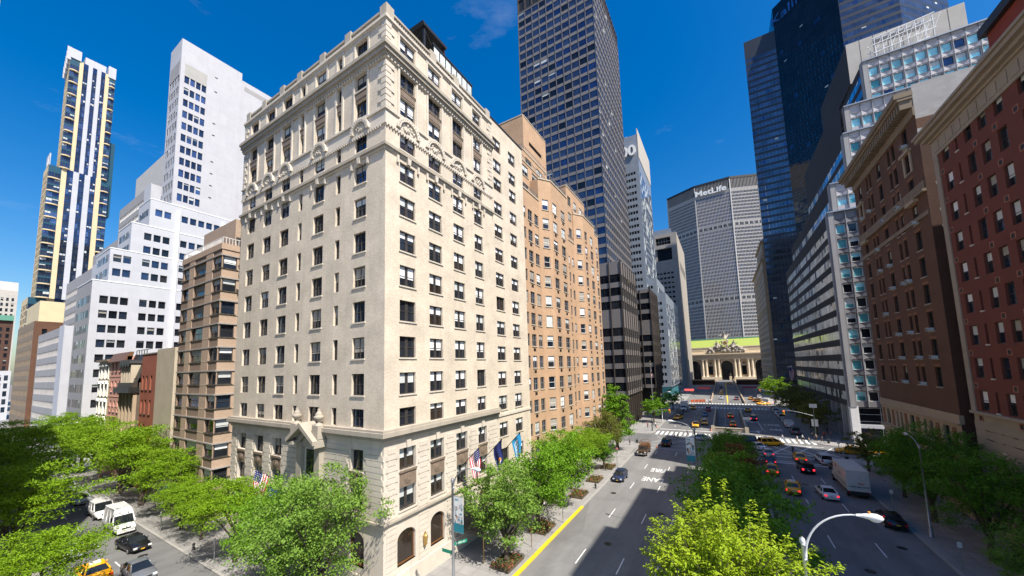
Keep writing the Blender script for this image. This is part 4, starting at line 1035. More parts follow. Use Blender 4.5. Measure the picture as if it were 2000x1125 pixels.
def white_offices():
    B = Bld('stepped_white_building', 'white stepped office building with punched windows and slim white tower', 'office building', (-150, 45, 0))
    m = 'white_panel'; p = 3.78
    X = -135.7
    # east front rises in steps towards the tower: each tier (y0, y1, z0, z1)
    tiers = [(21.4, 62, 0, 45.2), (24.0, 62, 45.2, 54.2), (27.5, 62, 54.2, 62.4), (30.8, 62, 62.4, 70.5)]
    XW = [-152, -150, -148, -146]
    for i, (y0, y1, z0, z1) in enumerate(tiers):
        w = y1 - y0; rows = [(9.2 + k * p, 11.2 + k * p) for k in range(18) if z0 - .2 < 9.2 + k * p and 11.2 + k * p < z1 - .9]
        base = [(1.4, 2.9), (3.2, 4.7), (5.0, 6.5), (8.6, 10.1), (10.5, 12.0), (12.4, 13.9)] + [(16.2 + k * 1.95, 17.7 + k * 1.95) for k in range(5)]
        cols = [(a + 21.4 - y0, b + 21.4 - y0) for a, b in base if a + 21.4 - y0 > .5]
        B.grid(E(X, y0), w, z0, z1, m, cols, rows, 'whiteb' if i == 3 else 'white', .4, revmat='white')
        ws = X - XW[i]; n = int((ws - 1.6) / 1.1)
        B.grid(S(XW[i], y0), ws, z0, z1, 'gray_panel' if i == 0 else m, fit(n, 1.0, ws - 1.4, .95), rows, 'band', .05)
        B.shell(XW[i], X, y0, y1, z0, z1, m, 'NW')
        B.box('coping', 'white', E(X, y0), 0, w, -.08, .3, z1, z1 + .25); B.box('coping', 'white', S(XW[i], y0), 0, ws - .301, -.08, .3, z1, z1 + .25)
    for u in (15.0, 26): B.box('duct', 'white', E(X, 21.4), u, u + .75, -.5, 0, 12, 69)
    # tower
    y0, y1, H, W_ = 35.2, 51, 124, 9.5
    rows = [(72.2 + k * p, 74.5 + k * p) for k in range(11)]
    B.grid(E(X, y0), y1 - y0, 70.5, H, 'white_tower', [(1.0, 2.15), (2.4, 3.55), (3.8, 4.95), (5.2, 6.35)], rows, 'whiteb', .3, revmat='white')
    B.grid(S(X - W_, y0), W_, 70.5, H, 'white_tower', fit(6, .8, W_ - .8, .8), rows, 'band', .1)
    B.box('louvre', 'concrete', E(X, y0), 1.0, 6.4, -.04, .1, 112.3, 116.4); B.box('louvre', 'gray_panel', S(X - W_, y0), .8, W_ - .8, -.04, .1, 112.3, 117)
    B.shell(X - W_, X, y0, y1, 70.5, H, 'white_tower', 'NW')
    for z in (76, 80, 84, 88, 97, 101, 112, 117): B.box('vent', 'black', E(X, y0), 8.4, 9.1, -.03, .05, z, z + .35)
    B.shell(X - 14, X - .6, 51, 66, 0, 122, 'white_tower', 'SEN'); B.box('vent', 'gray_panel', E(X - .6, 51), 1, 9, -.03, .05, 118.6, 120.2)
    B.shell(X - 14, X - 3, 66, 72, 0, 119, 'white_tower', 'SEN')
    # western wing with white strip windows
    B.finish(100)
    B = Bld('strip_window_offices', 'grey office block stepping up with long white strip windows', 'office building', (-185, 45, 0))
    for i, (xa, xb, y0, z0, z1) in enumerate([(-215, -170, 22.3, 0, 36.5), (-210, -165, 27, 36.5, 56), (-205, -160, 32, 56, 67), (-200, -163, 37, 67, 86), (-196, -164, 40, 86, 99)]):
        w = xb - xa; rows = reg(int((z1 - z0 - 2) / 4.1), z0 + (3.2 if i == 0 else 1.2), 4.1, 2.0)
        if i < 4: B.grid(S(xa, y0), w, z0, z1, 'gray_panel', fit(int((w - 9) / 1.5), 1, w - 8, .93), rows, 'stripw', .3); B.box('pier', 'white_panel', S(xa, y0), w - 7, w + .02, -.15, 0, z0, z1 + .3)
        else: B.wall(S(xa, y0), w, z0, z1, 'pale_white')
        B.grid(E(xb, y0), 60 - y0, z0, z1, 'white_panel', fit(3, 2, 14, .8), rows, 'white', .3)
        B.shell(xa, xb, y0, 62, z0, z1, 'white_panel', 'NW')
    B.finish(100)
STY['stripw'] = dict(fr='white', t=.05, mid=0, rail=0, panes=('blind', 'shade', 'blind', 'glass_mirror'), bl=.5, blm=('white', 'blind'), blf=(.5, 1), sill=None)
M['pale_white'] = wallmat('pale_white', (.50, .48, .46), .08, .1)
white_offices()

def striped_tower():
    B = Bld('striped_tower', 'slender far tower in yellow stone with white stripes and rounded balcony bays', 'tower', (-290, 40, 0))
    M['teal_dark'] = plain('teal_dark', (.025, .085, .125), .3, .2, .15, 2)
    M['yellow_stone'] = wallmat('yellow_stone', (.66, .53, .33), .08, .08)
    def shaft(x0, X, y0, y1, z0, z1, p=3.35):
        w = y1 - y0; F = E(X, y0); rows = reg(int((z1 - z0 - 1) / p), z0 + .7, p, 2.5)
        k = w / 18.0
        segs = [('g', 3.6), ('y', 1.5), ('b', 1.9), ('w', 1.7), ('b', 1.7), ('w', 1.7), ('b', 1.7), ('y', 1.6), ('g', 2.6)]
        u = 0
        for t, ww in segs:
            ww *= k
            if t in 'yw': B.wall(E(X, y0), ww, z0, z1, 'yellow_stone' if t == 'y' else 'white_panel', u0=u)
            else:
                B.grid(E(X, y0), ww, z0, z1, 'glass_navy' if t == 'b' else 'teal_dark', [(u + .12, u + ww / 2 - .03), (u + ww / 2 + .03, u + ww - .12)], rows, 'tower5', .12, u)
                if t == 'g':
                    bm_ = B.mb('balcony', 'yellow_stone')
                    for z0_, z1_ in rows[::2]:
                        n = 6; pts = [(u + ww / 2 - math.cos(math.pi * i / n) * ww / 2, -1.1 * math.sin(math.pi * i / n)) for i in range(n + 1)]
                        bm_.prism([(a, b) for a, b in pts], z0_ - .75, z0_ - .2, 0, lambda a, b, t_, F=F: F(a, b, t_))
            u += ww
        ws = X - x0
        B.grid(S(x0, y0), ws, z0, z1, 'yellow_stone', fit(4, .3, ws - .3, .72), rows, 'tower5', .15)
        B.shell(x0, X, y0, y1, z0, z1, 'yellow_stone', 'NW')
    shaft(-289, -280, 30.2, 46.2, 127, 187.5); shaft(-294, -280, 26.9, 47, 60, 127); shaft(-300, -281, 25, 52, 0, 60)
    cm = B.mb('crown', 'white_panel'); F = E(-280, 30.2)
    cm.box(0, 3.6, -.4, 3, 187.5, 192.8, 0, F); cm.box(13.2, 16, -.4, 3, 186, 192.5, 0, F); cm.box(5, 12.4, .3, 8, 187.5, 191.5, 0, F)
    fm = B.mb('roof_fin', 'white_panel')
    for k in range(5): fm.box(-1.2, .2, -.2 + k * 1.6, .3 + k * 1.6, 186 - k * 2, 193 - k * 2.2, 0, F)
    for k in range(3): fm.box(-3.6, -3.2, k * 1.6, .4 + k * 1.6, 127, 131 - k, 0, E(-280, 30.2))
    fm.box(-3.3, -2.9, 0, 8, 127, 133, 0, F)
    B.shell(-289, -282, 46.2, 48.4, 108, 150, 'teal_dark', 'SEN')
    B.finish(100)
striped_tower()

def far_left():
    B = Bld('brown_brick_tower', 'old brown brick block with yellow top storey below striped tower', 'building', (-250, 32, 0))
    B.grid(E(-235, 23), 22, 0, 44, 'brown_brick', fit(6, 1, 21, .4), reg(9, 6, 4.1, 2.2), 'dark', .3); B.grid(S(-278, 23), 43, 0, 44, 'brown_trim', fit(12, 1, 42, .42), reg(9, 6, 4.1, 2.2), 'dark', .3)
    B.shell(-278, -235, 23, 45, 0, 44, 'apt_brick', 'NW')
    B.grid(E(-236, 24), 18, 44, 52.5, 'cream_paint', [(9, 11)], [(46.5, 49.2)], 'dark', .2); B.shell(-268, -236, 24, 43, 44, 52.5, 'cream_paint', 'SNW'); B.finish(100)
    B = Bld('white_mansard_building', 'distant pale ornate block with green copper roof edge at left frame edge', 'building', (-460, 60, 0))
    B.grid(E(-520, 18), 23, 0, 98, 'conc_pale', fit(8, 1, 22, .5), reg(19, 6, 4.6, 2.8), 'dark', .3); B.grid(S(-560, 18), 40, 0, 98, 'conc_pale', fit(10, 1, 39, .5), reg(19, 6, 4.6, 2.6), 'dark', .3)
    B.shell(-560, -520, 18, 41, 0, 98, 'conc_pale', 'NW'); B.mb('mansard', 'concrete').prism([(0, 98), (40, 98), (36, 106), (4, 106)], 18, 41, 0, lambda p, q, t: (-560 + p, t, q)); B.finish(100)
    B = Bld('dark_cornice_building', 'low dark brown block with green copper cornice at left frame edge', 'building', (-330, 40, 0))
    B.grid(E(-420, 20), 12.5, 0, 62, 'dark_brick', fit(4, .6, 12, .5), reg(12, 6, 4.4, 2.8), 'dark', .3); B.grid(S(-450, 20), 30, 0, 62, 'dark_brick', fit(7, 1, 29, .5), reg(12, 6, 4.4, 2.8), 'dark', .3)
    B.shell(-450, -420, 20, 32.5, 0, 62, 'dark_brick', 'NW'); B.box('cornice', 'green_metal', S(-450, 20), -1, 31, -1.5, .3, 62, 65.5); B.box('cornice', 'green_metal', E(-420, 20), .301, 12.5, -1.5, .3, 62, 65.5); B.finish(100)
    B = Bld('blue_window_building', 'low white building with blue windows at left end of side street', 'building', (-280, 30, 0))
    B.grid(E(-330, 21.5), 5, 0, 26, 'white_panel', fit(2, .4, 4.6, .6), reg(5, 4, 4.2, 2.8), 'whiteb', .3); B.grid(S(-360, 21.5), 30, 0, 26, 'white_panel', fit(8, .5, 29.5, .6), reg(5, 4, 4.2, 2.8), 'whiteb', .3); B.shell(-360, -330, 21.5, 26.5, 0, 26, 'white_panel', 'NW'); B.finish(100)
far_left()
# ------------------------------------------------------------------ buildings on the right
def red_building():
    B = Bld('red_apartment_building', 'dark red apartment house with cream cornice and through-wall grilles', 'building', (32, 50, 0))
    X, y1, y0 = 24.5, 63.0, 30.0; F = W(X, y1); w = y1 - y0; m = 'red_stucco'
    # u = y1 - Y
    cols = [(1.6, 3.05, 'sashr'), (4.35, 4.75, 'slit'), (6.0, 7.3, 'sashr'), (8.4, 9.75, 'sashr'), (10.9, 12.2, 'sashr'), (14.2, 15.6, 'sashr'), (17.2, 18.6, 'sashr'), (20.5, 22, 'sashr'), (25, 26.5, 'sashr')]
    rows = [(13.6 + i * 3.65 + .05, 15.85 + i * 3.65) for i in range(9)]
    B.grid(F, w, 13.5, 45.6, m, cols, rows, 'sashr', .3)
    B.grid(F, w, 0, 13.2, 'red_trim', cols, [(9.6, 11.8), (5.2, 7.6)], 'sashr', .35)
    for z in [2 + k * .95 for k in range(11)]: B.box('rustic_band', 'red_trim', F, 0, w, -.05, 0, z, z + .86)
    B.box('string_course', 'red_trim', F, -.1, w, -.3, 0, 13.2, 13.5); B.box('quoin_strip', 'red_trim', F, -.12, .75, -.12, 0, 13.5, 45)
    B.box('frieze', 'red_trim', F, -.15, w, -.14, 0, 44.3, 46.2)
    for i, (z0, z1, pr) in enumerate(((46.2, 46.5, .35), (46.501, 46.9, .8), (46.901, 47.35, 1.25), (47.351, 47.65, 1.45))): B.box('cornice', 'red_trim', F, -pr * .7, w, -pr, .2, z0, z1)
    for i in range(22): B.box('frieze_panel', 'red_trim', F, .4 + i * 1.5, 1.6 + i * 1.5, -.2, -.14, 44.7, 45.9)
    for z0, z1 in rows:
        for u in (.95, 7.3, 10.4, 13.3):
            B.box('air_vent', 'black', F, u + .12, u + .58, -.03, .02, z0 - 1.12, z0 - .68)
            g = B.mb('vent_surround', 'vent_pink')
            for a, b, c, d in ((0, .7, -1.22, -1.14), (0, .7, -.66, -.58), (0, .1, -1.139, -.661), (.6, .7, -1.139, -.661)): g.box(u + a, u + b, -.05, 0, z0 + c, z0 + d, 0, F)
    B.shell(X, 46, y0, y1, 0, 45.6, m, 'SEN'); B.flat('roof', 'roof', X, 46, y0, y1, 47.3)
    # rooftop brick tower
    B.shell(27.5, 34, 51, 57.5, 45.6, 54.6, 'red_brick', 'SENW'); B.box('bulkhead_cornice', 'dark_metal', S(27.5, 51), -.5, 6.6, -.5, .3, 54.6, 55.6); B.box('bulkhead_cornice', 'dark_metal', W(27.5, 57.5), -.4, 6.19, -.5, .3, 54.6, 55.6); B.box('bulkhead_band', 'concrete', S(27.5, 51), 0, 6.5, -.06, 0, 53.6, 54.6)
    B.finish(100)
    D = thing('satellite_dish', 'white ribbed antenna panel on the red rooftop at right frame edge', 'antenna', (30, 49, 47.3))
    d = MB()
    for k in range(3): d.lathe([(.05, 0), (.7, .12), (1.0, .35)], 0, 0, 2.8 + k * 2.1, 12)
    d.tube([(0, 0, 0), (0, 0, 8)], .12, 6); d.build('dish', 'white', D)
M['vent_pink'] = plain('vent_pink', (.36, .14, .09), .7); M['red_brick'] = wallmat('red_brick', (.26, .045, .026), .12, .12, .7)
STY['sashr'] = dict(fr='frame_dark', t=.08, mid=0, rail=1, panes=('glass', 'glass', 'glass_deep'), bl=.85, blm=('shade', 'blind', 'curtain'), blf=(.35, .6), sill=None)
red_building()

def brown_building():
    B = Bld('brown_brick_building', 'brown brick apartment house with bracketed cornice and window air conditioners', 'building', (33, 79, 0))
    X, y0, y1 = 24.5, 66, 91.5; F = W(X, y1); w = y1 - y0; m = 'brown_brick'
    cols = [(2.2, 3.5), (6.3, 7.05), (7.75, 8.6), (11.3, 12.7), (15.7, 16.55), (17.35, 18.3), (21.1, 22.6)]
    rows = [(15.75 + i * 3.72, 18.35 + i * 3.72) for i in range(10)]
    B.grid(F, w, 12.5, 53, m, cols, rows, 'brown', .3)
    B.grid(F, w, 0, 11.4, 'lime_stone', cols, [(8.2, 10.8), (4.0, 7.0)], 'brown', .35)
    B.box('string_course', 'lime_stone', F, -.05, w + .05, -.12, .3, 11.4, 12.5); B.box('string_course', 'lime_stone', F, -.1, w + .1, -.3, 0, 11.3, 11.45); B.box('string_course', 'lime_stone', F, -.1, w, -.35, 0, 7.5, 7.9)
    for u in (1.0, 4.9, 9.9, 14.0, 19.7, 23.8): B.box('brick_panel', 'brown_panel_red', F, u - .45, u + .45, -.05, 0, 8.2, 10.8)
    B.box('belt', 'brown_trim', F, -.1, w + .1, -.4, 0, 41.4, 41.75); B.box('belt', 'brown_trim', F, -.05, w + .02, -.18, 0, 41.751, 42.9); B.box('belt', 'brown_trim', F, 0, w, -.12, 0, 38.3, 38.9)
    for i in range(14): B.box('belt_panel', 'brown_panel', F, .6 + i * 1.8, 1.6 + i * 1.8, -.21, -.18, 42.0, 42.65)
    for c in cols:
        for z0, z1 in rows: B.box('lintel', 'brown_panel_red', F, c[0] - .15, c[1] + .15, -.03, .0, z1 + .05, z1 + .4)
    for c in (cols[0], cols[6]): 
        for a, b in ((c[0] - .45, c[0] - .05), (c[1] + .05, c[1] + .45)): B.box('surround', 'lime_stone', F, a, b, -.15, 0, 45.3, 48.4)
        B.box('surround', 'lime_stone', F, c[0] - .7, c[1] + .7, -.4, 0, 48.2, 48.6); B.box('surround', 'lime_stone', F, c[0] - .6, c[1] + .6, -.5, 0, 37.9 + 3.0, 41.35)
    # cornice on brackets
    B.box('cornice', 'brown_trim', F, -.1, w + .05, -.2, 0, 52.0, 53.2); B.box('cornice', 'brown_trim', F, -1.0, w + .1, -1.5, 0, 54.4, 54.8); B.box('cornice', 'brown_trim', F, -1.3, w + .15, -1.8, 0, 54.801, 55.5)
    for i in range(34): B.box('bracket', 'brown_trim', F, i * .76, i * .76 + .38, -1.3, 0, 53.2, 54.4)
    B.wall(F, w, 53, 55.4, m)
    # side wall over the red roof, with pale parapet
    G = S(X, y0)
    B.grid(G, 22, 0, 49, 'dark_brick', [(4.6, 6.2)], [(45.2, 47.6)], 'brown', .3); B.wall(G, 22, 49, 50, 'concrete'); B.wall(G, 22, 50, 51.4, m); B.wall(G, 22, 51.4, 56.3, 'white_brick')
    for z in (36.2, 38.4, 42.0): B.box('band', 'concrete', G, 0, 6, -.06, 0, z, z + .4)
    B.box('pilaster', 'dark_brick', G, 0, .9, -.1, 0, 12.5, 49)
    B.shell(X, 46.5, y0, y1, 0, 55.4, m, 'NE'); B.box('roof_wall', 'white_brick', S(33, 67.5), 0, 14, 0, 4, 55.4, 60)
    B.finish(100)
    # window air conditioners: loose machines, each a thing of its own
    proto = None; r = random.Random(5); spots = [(6, 9), (1, 8), (0, 8), (3, 7), (5, 7), (2, 6), (6, 6), (3, 5), (5, 4), (3, 4), (4, 4), (2, 3), (3, 2), (6, 2), (4, 2), (2, 5), (3, 1), (5, 1), (5, 0), (3, 0), (6, 1)]
    nm = ['top', 'ninth', 'eighth', 'seventh', 'sixth', 'fifth', 'fourth', 'third', 'second', 'lowest']
    for c, k in spots:
        u = (cols[c][0] + cols[c][1]) / 2; p = F(u, -.22, rows[k][0] + .02 + (0 if (c + k) % 3 else .0))
        lab = 'window air conditioner on brown brick front, %s row up, %s window from right' % (['bottom', 'second', 'third', 'fourth', 'fifth', 'sixth', 'seventh', 'eighth', 'ninth', 'top'][k], ['seventh', 'sixth', 'fifth', 'fourth', 'third', 'second', 'first'][c])
        if proto is None:
            proto = thing('air_conditioner', lab, 'air conditioner', p, F.a, 'window air conditioners on the brown brick front')
            b = MB(); b.box(-.33, .33, -.33, .3, .0, .42); b.build('case', 'shade', proto)
            g = MB(); g.box(-.27, .27, -.345, -.33, .06, .36); g.build('grille', 'frame_dark', proto)
        else: dup(proto, p, F.a, lab)
M['brown_panel_red'] = wallmat('brown_panel_red', (.25, .11, .055), .15, .1, .5)
M['white_brick'] = wallmat('white_brick', (.43, .415, .40), .1, .12, .4, (.6, .6, .6), .85, .9, .45)
brown_building()

def strip_building():
    B = Bld('folded_panel_office', 'stepped office block with folded pale panels and grey strip windows', 'office building', (45, 140, 0))
    p = 3.6; pw = 2.12
    def south(x0, x1, y, z0, z1, zb, sty, mat='white_panel'):
        F = S(x0, y); w = x1 - x0; n = int((w - 1.1) / pw); off = 1.0
        cols = [(off + i * pw + .2, off + (i + 1) * pw - .2) for i in range(n)]; rows = [(zb - .1 + k * p, zb + 2.1 + k * p) for k in range(40) if zb + k * p >= z0 + .5 and zb + 2.1 + k * p < z1 - .2]
        if not rows: B.wall(F, w, z0, z1, mat); return
        B.grid(F, w, z0, z1, mat, cols, rows, sty, .3)
        fm = B.mb('folded_panel', mat)
        for i in range(n):
            a, b = off + i * pw + .06, off + (i + 1) * pw - .06; c = (a + b) / 2
            for k, (r0, r1) in enumerate(rows):
                t, u = r1 + .12, min(r0 + p - .1, z1 - .1)
                if u - t < .8: continue
                # V-fold hood above the window, open to the light on its left half
                fm.face([F(a, -.26, u), F(a, -.26, t), F(c, -.04, t + .3), F(c, -.04, u)]); fm.face([F(c, -.04, u), F(c, -.04, t + .3), F(b, -.26, t), F(b, -.26, u)])
                fm.face([F(a, -.26, u), F(c, -.04, u), F(b, -.26, u)]); fm.face([F(a, -.26, t), F(a, 0, t), F(c, -.02, t + .28), F(c, -.04, t + .3)]); fm.face([F(c, -.04, t + .3), F(c, -.02, t + .28), F(b, 0, t), F(b, -.26, t)])
                fm.face([F(a, -.26, t), F(a, -.26, u), F(a, 0, u), F(a, 0, t)]); fm.face([F(b, -.26, t), F(b, 0, t), F(b, 0, u), F(b, -.26, u)])
        rb = B.mb('rib', 'gray_panel')
        for i in range(n + 1): rb.box(off + i * pw - .05, off + i * pw + .05, -.29, 0, z0, z1, 0, F)
        B.box('corner_pier', 'gray_panel', F, 0, .9, -.3, .0, z0, z1); B.box('coping', 'silver', F, -.1, w, -.55, .3, z1, z1 + .3)
    def west(x, y0, y1, z0, z1, zb, sty='strip'):
        F = W(x, y1); w = y1 - y0; n = int((w - 2.4) / 1.55)
        rows = [(zb + k * p, zb + 1.95 + k * p) for k in range(40) if zb + k * p >= z0 + .2 and zb + 1.95 + k * p < z1 - .2]
        B.grid(F, w, z0, z1, 'strip_dark', fit(n, .5, w - 2, .96), rows, sty, .03); B.box('corner_pier', 'gray_panel', F, w - .9, w, -.3, 0, z0, z1)
    T = [(24.5, 111.0, 177, 8.6, 54.9), (25.7, 111.9, 168, 54.9, 62.2), (30.3, 116, 160, 62.2, 76), (31.6, 118, 156, 76, 84), (37.2, 122, 152, 84, 97)]
    for i, (x, y0, y1, z0, z1) in enumerate(T):
        south(x, 66, y0, z0, z1, 10.0, 'foldd' if i == 0 else 'fold', 'fold_shaded' if i == 0 else 'fold_pale'); west(x, y0, y1, z0, z1, 10.0, 'strip' if i < 1 else 'stripb')
        B.shell(x, 66, y0, y1, z0, z1, 'gray_panel', 'NE')
    # dark west slabs and concrete plant storey
    B.wall(W(30.3, 160), 44, 76, 86, 'strip_dark'); B.shell(36.9, 59.5, 130, 160, 97, 109, 'conc_pale', 'SEN'); B.wall(W(36.9, 160), 30, 97, 109, 'strip_dark'); B.wall(W(37.2, 160), 8, 84, 97, 'strip_dark')
    for i in range(1, 8): B.box('panel_joint', 'dark_metal', S(36.9, 130), i * 2.8, i * 2.8 + .08, -.03, 0, 97, 109)
    # base: glazed shopfront behind a white pier
    F = S(24.5, 112.2); B.wall(F, 41, 0, 8.6, 'glass_black'); B.box('fascia', 'white_panel', S(24.5, 111), 0, 41, -.1, .3, 3.9, 4.7)
    for z in (5.2, 6.8, 8.2): B.box('transom', 'silver', F, 0, 41, -.08, 0, z, z + .12)
    for i in range(8): B.box('transom', 'silver', F, 1 + i * 4.2, 1.12 + i * 4.2, -.1, 0, 0, 8.6)
    B.flat('soffit', 'gray_panel', 24.5, 66, 111, 177, 8.59)
    B.box('base_pier', 'white', S(24.5, 111), -.1, 1.3, -.2, 1.4, 0, 8.8)
    G = W(25.4, 177); B.wall(G, 65, 0, 8.6, 'glass_black')
    for i in range(14): B.box('column', 'gray_panel', W(24.5, 177), .2 + i * 4.8, 1.0 + i * 4.8, 0, .8, 0, 8.6)
    B.finish(100)
    c = thing('window_cleaning_rig', 'white steel window cleaning rig on the roof of the folded panel office', 'machine', (46, 125, 97))
    m = MB()
    for z in (99.4, 101.6, 103.4):
        for y in (123.2, 126.4): m.tube([(40, y, z), (51.5, y, z + 1.2)], .12, 5)
    for i in range(8):
        x = 40.5 + i * 1.5; z = .12 * i
        for y in (123.2, 126.4): m.tube([(x, y, 97.3), (x, y, 103.4 + z)], .09, 5); m.tube([(x, y, 99.4 + z), (x + 1.5, y, 103.4 + z)], .06, 5)
        m.tube([(x, 123.2, 103.4 + z), (x, 126.4, 103.4 + z)], .08, 5)
    m.build('rig_frame', 'white', c, (46, 125, 97))
    m = MB(); m.box(41, 50, 123.6, 126, 103.2, 103.7); m.build('platform', 'white_panel', c, (46, 125, 97))
M['tower_spandrel'] = plain('tower_spandrel', (.018, .022, .032), .35, 0, .1, .3)
M['fold_shaded'] = wallmat('fold_shaded', (.19, .185, .195), .08, .15); M['fold_pale'] = wallmat('fold_pale', (.47, .45, .47), .08, .12)  # lower tier's shade is put into a darker copy of the panel colour
M['strip_dark'] = wallmat('strip_dark', (.034, .033, .038), .12, .1); strip_building()

def dark_facets():
    B = Bld('faceted_glass_tower', 'dark blue faceted glass tower rising beyond the folded panel office', 'office tower', (60, 240, 0))
    V = [(24.2, 235, 203), (38.8, 235, 203), (39.2, 235, 216), (60.1, 213.4, 216), (79.7, 213.4, 216), (103.7, 237, 216)]
    def facet(a, b, z0, z1, sty, mat):
        (x0, y0), (x1, y1) = a, b; w = math.hypot(x1 - x0, y1 - y0)
        F = Face(x0, y0, math.degrees(math.atan2(y1 - y0, x1 - x0)))
        B.grid(F, w, z0, z1, mat, fit(int(w / 1.55), .1, w - .1, .985), reg(int((z1 - z0 - 8) / 3.7), z0 + 1, 3.7, 2.3), sty, .05)
    facet((24.2, 235), (38.8, 235), 2, 205, 'curt', 'tower_spandrel'); facet((38.8, 235), (60.1, 213.4), 2, 218, 'curtd', 'glass_black')
    facet((60.1, 213.4), (79.7, 213.4), 2, 218, 'curt', 'tower_spandrel'); facet((79.7, 213.4), (103.7, 237), 2, 218, 'curt', 'tower_spandrel')
    B.wall(Face(29.5, 275, math.degrees(math.atan2(-40, -5.3))), 40.5, 0, 205, 'glass_black'); B.wall(W(38.8, 275), 40, 205, 218, 'glass_black'); B.wall(S(24.2, 235), 15.5, 0, 2, 'black')
    B.mb('roof', 'roof').face([(24.2, 235, 204.9), (38.8, 235, 204.9), (38.8, 275, 204.9), (29.5, 275, 204.9)]); B.mb('roof', 'roof').face([(38.8, 235, 217.9), (60.1, 213.4, 217.9), (79.7, 213.4, 217.9), (103.7, 237, 217.9), (103.7, 275, 217.9), (38.8, 275, 217.9)])
    B.wall(E(103.7, 237), 38, 0, 218, 'glass_black')
    F = Face(38.8, 235, math.degrees(math.atan2(-21.6, 21.3)))
    sg = MB(); add_text(sg, 'Kalikow', lambda x, y, z: F(13 + x * 1.25, -.3 - z, 209.5 + y), 7.0, .15, .1); sg.build('sign_lettering', 'glass_blue', B.root, B.L)
    B.finish(100)
dark_facets()

def brown_stone_tower():
    B = Bld('brown_stone_tower', 'tall brown stone building with ornate crown left of the faceted glass tower', 'building', (40, 300, 0))
    m = 'lime_stone'; X, y0, y1 = 26.3, 273, 345
    for xa, ya, yb, z0, z1 in ((X, y0, y1, 0, 84), (X + .8, y0 + 1, 312, 84, 96)):
        rows = reg(int((z1 - z0 - 3) / 3.9), z0 + 2, 3.9, 2.1)
        B.grid(S(xa, ya), 30, z0, z1, m, [(5.6 + i * 4.2, 7.2 + i * 4.2) for i in range(5)], rows, 'dark', .35); B.grid(W(xa, yb), yb - ya, z0, z1, 'conc_tan', fit(12, 1, yb - ya - 1, .4), rows, 'dark', .3)
        B.shell(xa, xa + 30, ya, yb, z0, z1, m, 'NE')
        for F, w in ((S(xa, ya), 30), (W(xa, yb), yb - ya - .001)): B.box('cornice', m, F, -.6 if F.a == 0 else 0, w, -.9, .3, z1 - .8, z1 + .5); B.box('belt', m, F, 0, w, -.35, .0, z1 - 8, z1 - 7.2)
    for z in (14, 24, 52): B.box('belt', m, S(X, y0), 0, 30, -.4, 0, z, z + .9); B.box('belt', m, W(X, y1), 0, y1 - y0, -.4, 0, z, z + .9)
    B.shell(X + 3, X + 14, y0 + 4, 290, 96, 101, m, 'SENW'); B.finish(100)
brown_stone_tower()

# neighbours just outside the frame: brick one inferred from its shadow, stone one added to shade the side street
def neighbours():
    B = Bld('red_brick_neighbour', 'tall brick building just south of the red apartment house', 'building', (35, 30, 0))
    B.grid(W(24.6, 29.9), 11.8, 0, 57, 'dark_brick', fit(4, .6, 11, .45), reg(15, 2, 3.6, 2.1), 'sashr', .3); B.shell(24.6, 46, 18, 29.9, 0, 57, 'dark_brick', 'SEN')
    B.shell(26, 46, 29.9, 46, 47.4, 57, 'dark_brick', 'SENW'); B.finish(40)
    B = Bld('south_corner_building', 'unseen stone building added behind the viewer to shade the side street', 'building', (-70, -10, 0))
    B.grid(Face(-49, 1.5, 180), 81, 0, 54, 'pale_stone', fit(22, 1, 80, .45), reg(14, 4, 3.6, 2.1), 'sashr', .3); B.shell(-130, -49, -22, 1.5, 0, 54, 'pale_stone', 'SEW')
    B.shell(-48.9, -28, -26, -3, 0, 22, 'pale_stone', 'SENW'); B.finish(40)
neighbours()
# ------------------------------------------------------------------ trees
def leafmat(name, dark, light, trans=.22):
    m, nt, b = new_mat(name)
    oi = nt.nodes.new('ShaderNodeObjectInfo'); p = poscoord(nt)
    f = ramp(nt, noise(nt, p, 1.1, 3), .32, .68); g = ramp(nt, noise(nt, p, 14, 1), .3, .7)
    c = mixcol(nt, f, dark, light); c = mixcol(nt, mulf(nt, g, .6), c, [min(1, x * 1.55) for x in light])
    nt.links.new(c, b.inputs['Base Color']); b.inputs['Roughness'].default_value = .55; b.inputs['Specular IOR Level'].default_value = .2
    t = nt.nodes.new('ShaderNodeBsdfTranslucent'); nt.links.new(c, t.inputs[0])
    mx = nt.nodes.new('ShaderNodeMixShader'); mx.inputs[0].default_value = trans
    nt.links.new(b.outputs[0], mx.inputs[1]); nt.links.new(t.outputs[0], mx.inputs[2])
    out = [n for n in nt.nodes if n.type == 'OUTPUT_MATERIAL'][0]; nt.links.new(mx.outputs[0], out.inputs[0])
    return m
M['leaf_green'] = leafmat('leaf_green', (.055, .135, .006), (.14, .285, .014))
M['leaf_dark'] = leafmat('leaf_dark', (.038, .110, .008), (.098, .22, .015))
M['leaf_locust'] = leafmat('leaf_locust', (.055, .125, .004), (.18, .305, .011))
M['leaf_lime'] = leafmat('leaf_lime', (.13, .21, .008), (.31, .41, .020), .28)
M['leaf_grey'] = leafmat('leaf_grey', (.065, .135, .014), (.16, .27, .040))
M['leaf_red'] = leafmat('leaf_red', (.10, .045, .016), (.17, .08, .03))
M['leaf_olive'] = leafmat('leaf_olive', (.075, .085, .018), (.14, .15, .030))
M['bark'] = wallmat('bark', (.085, .066, .05), .25, .3)

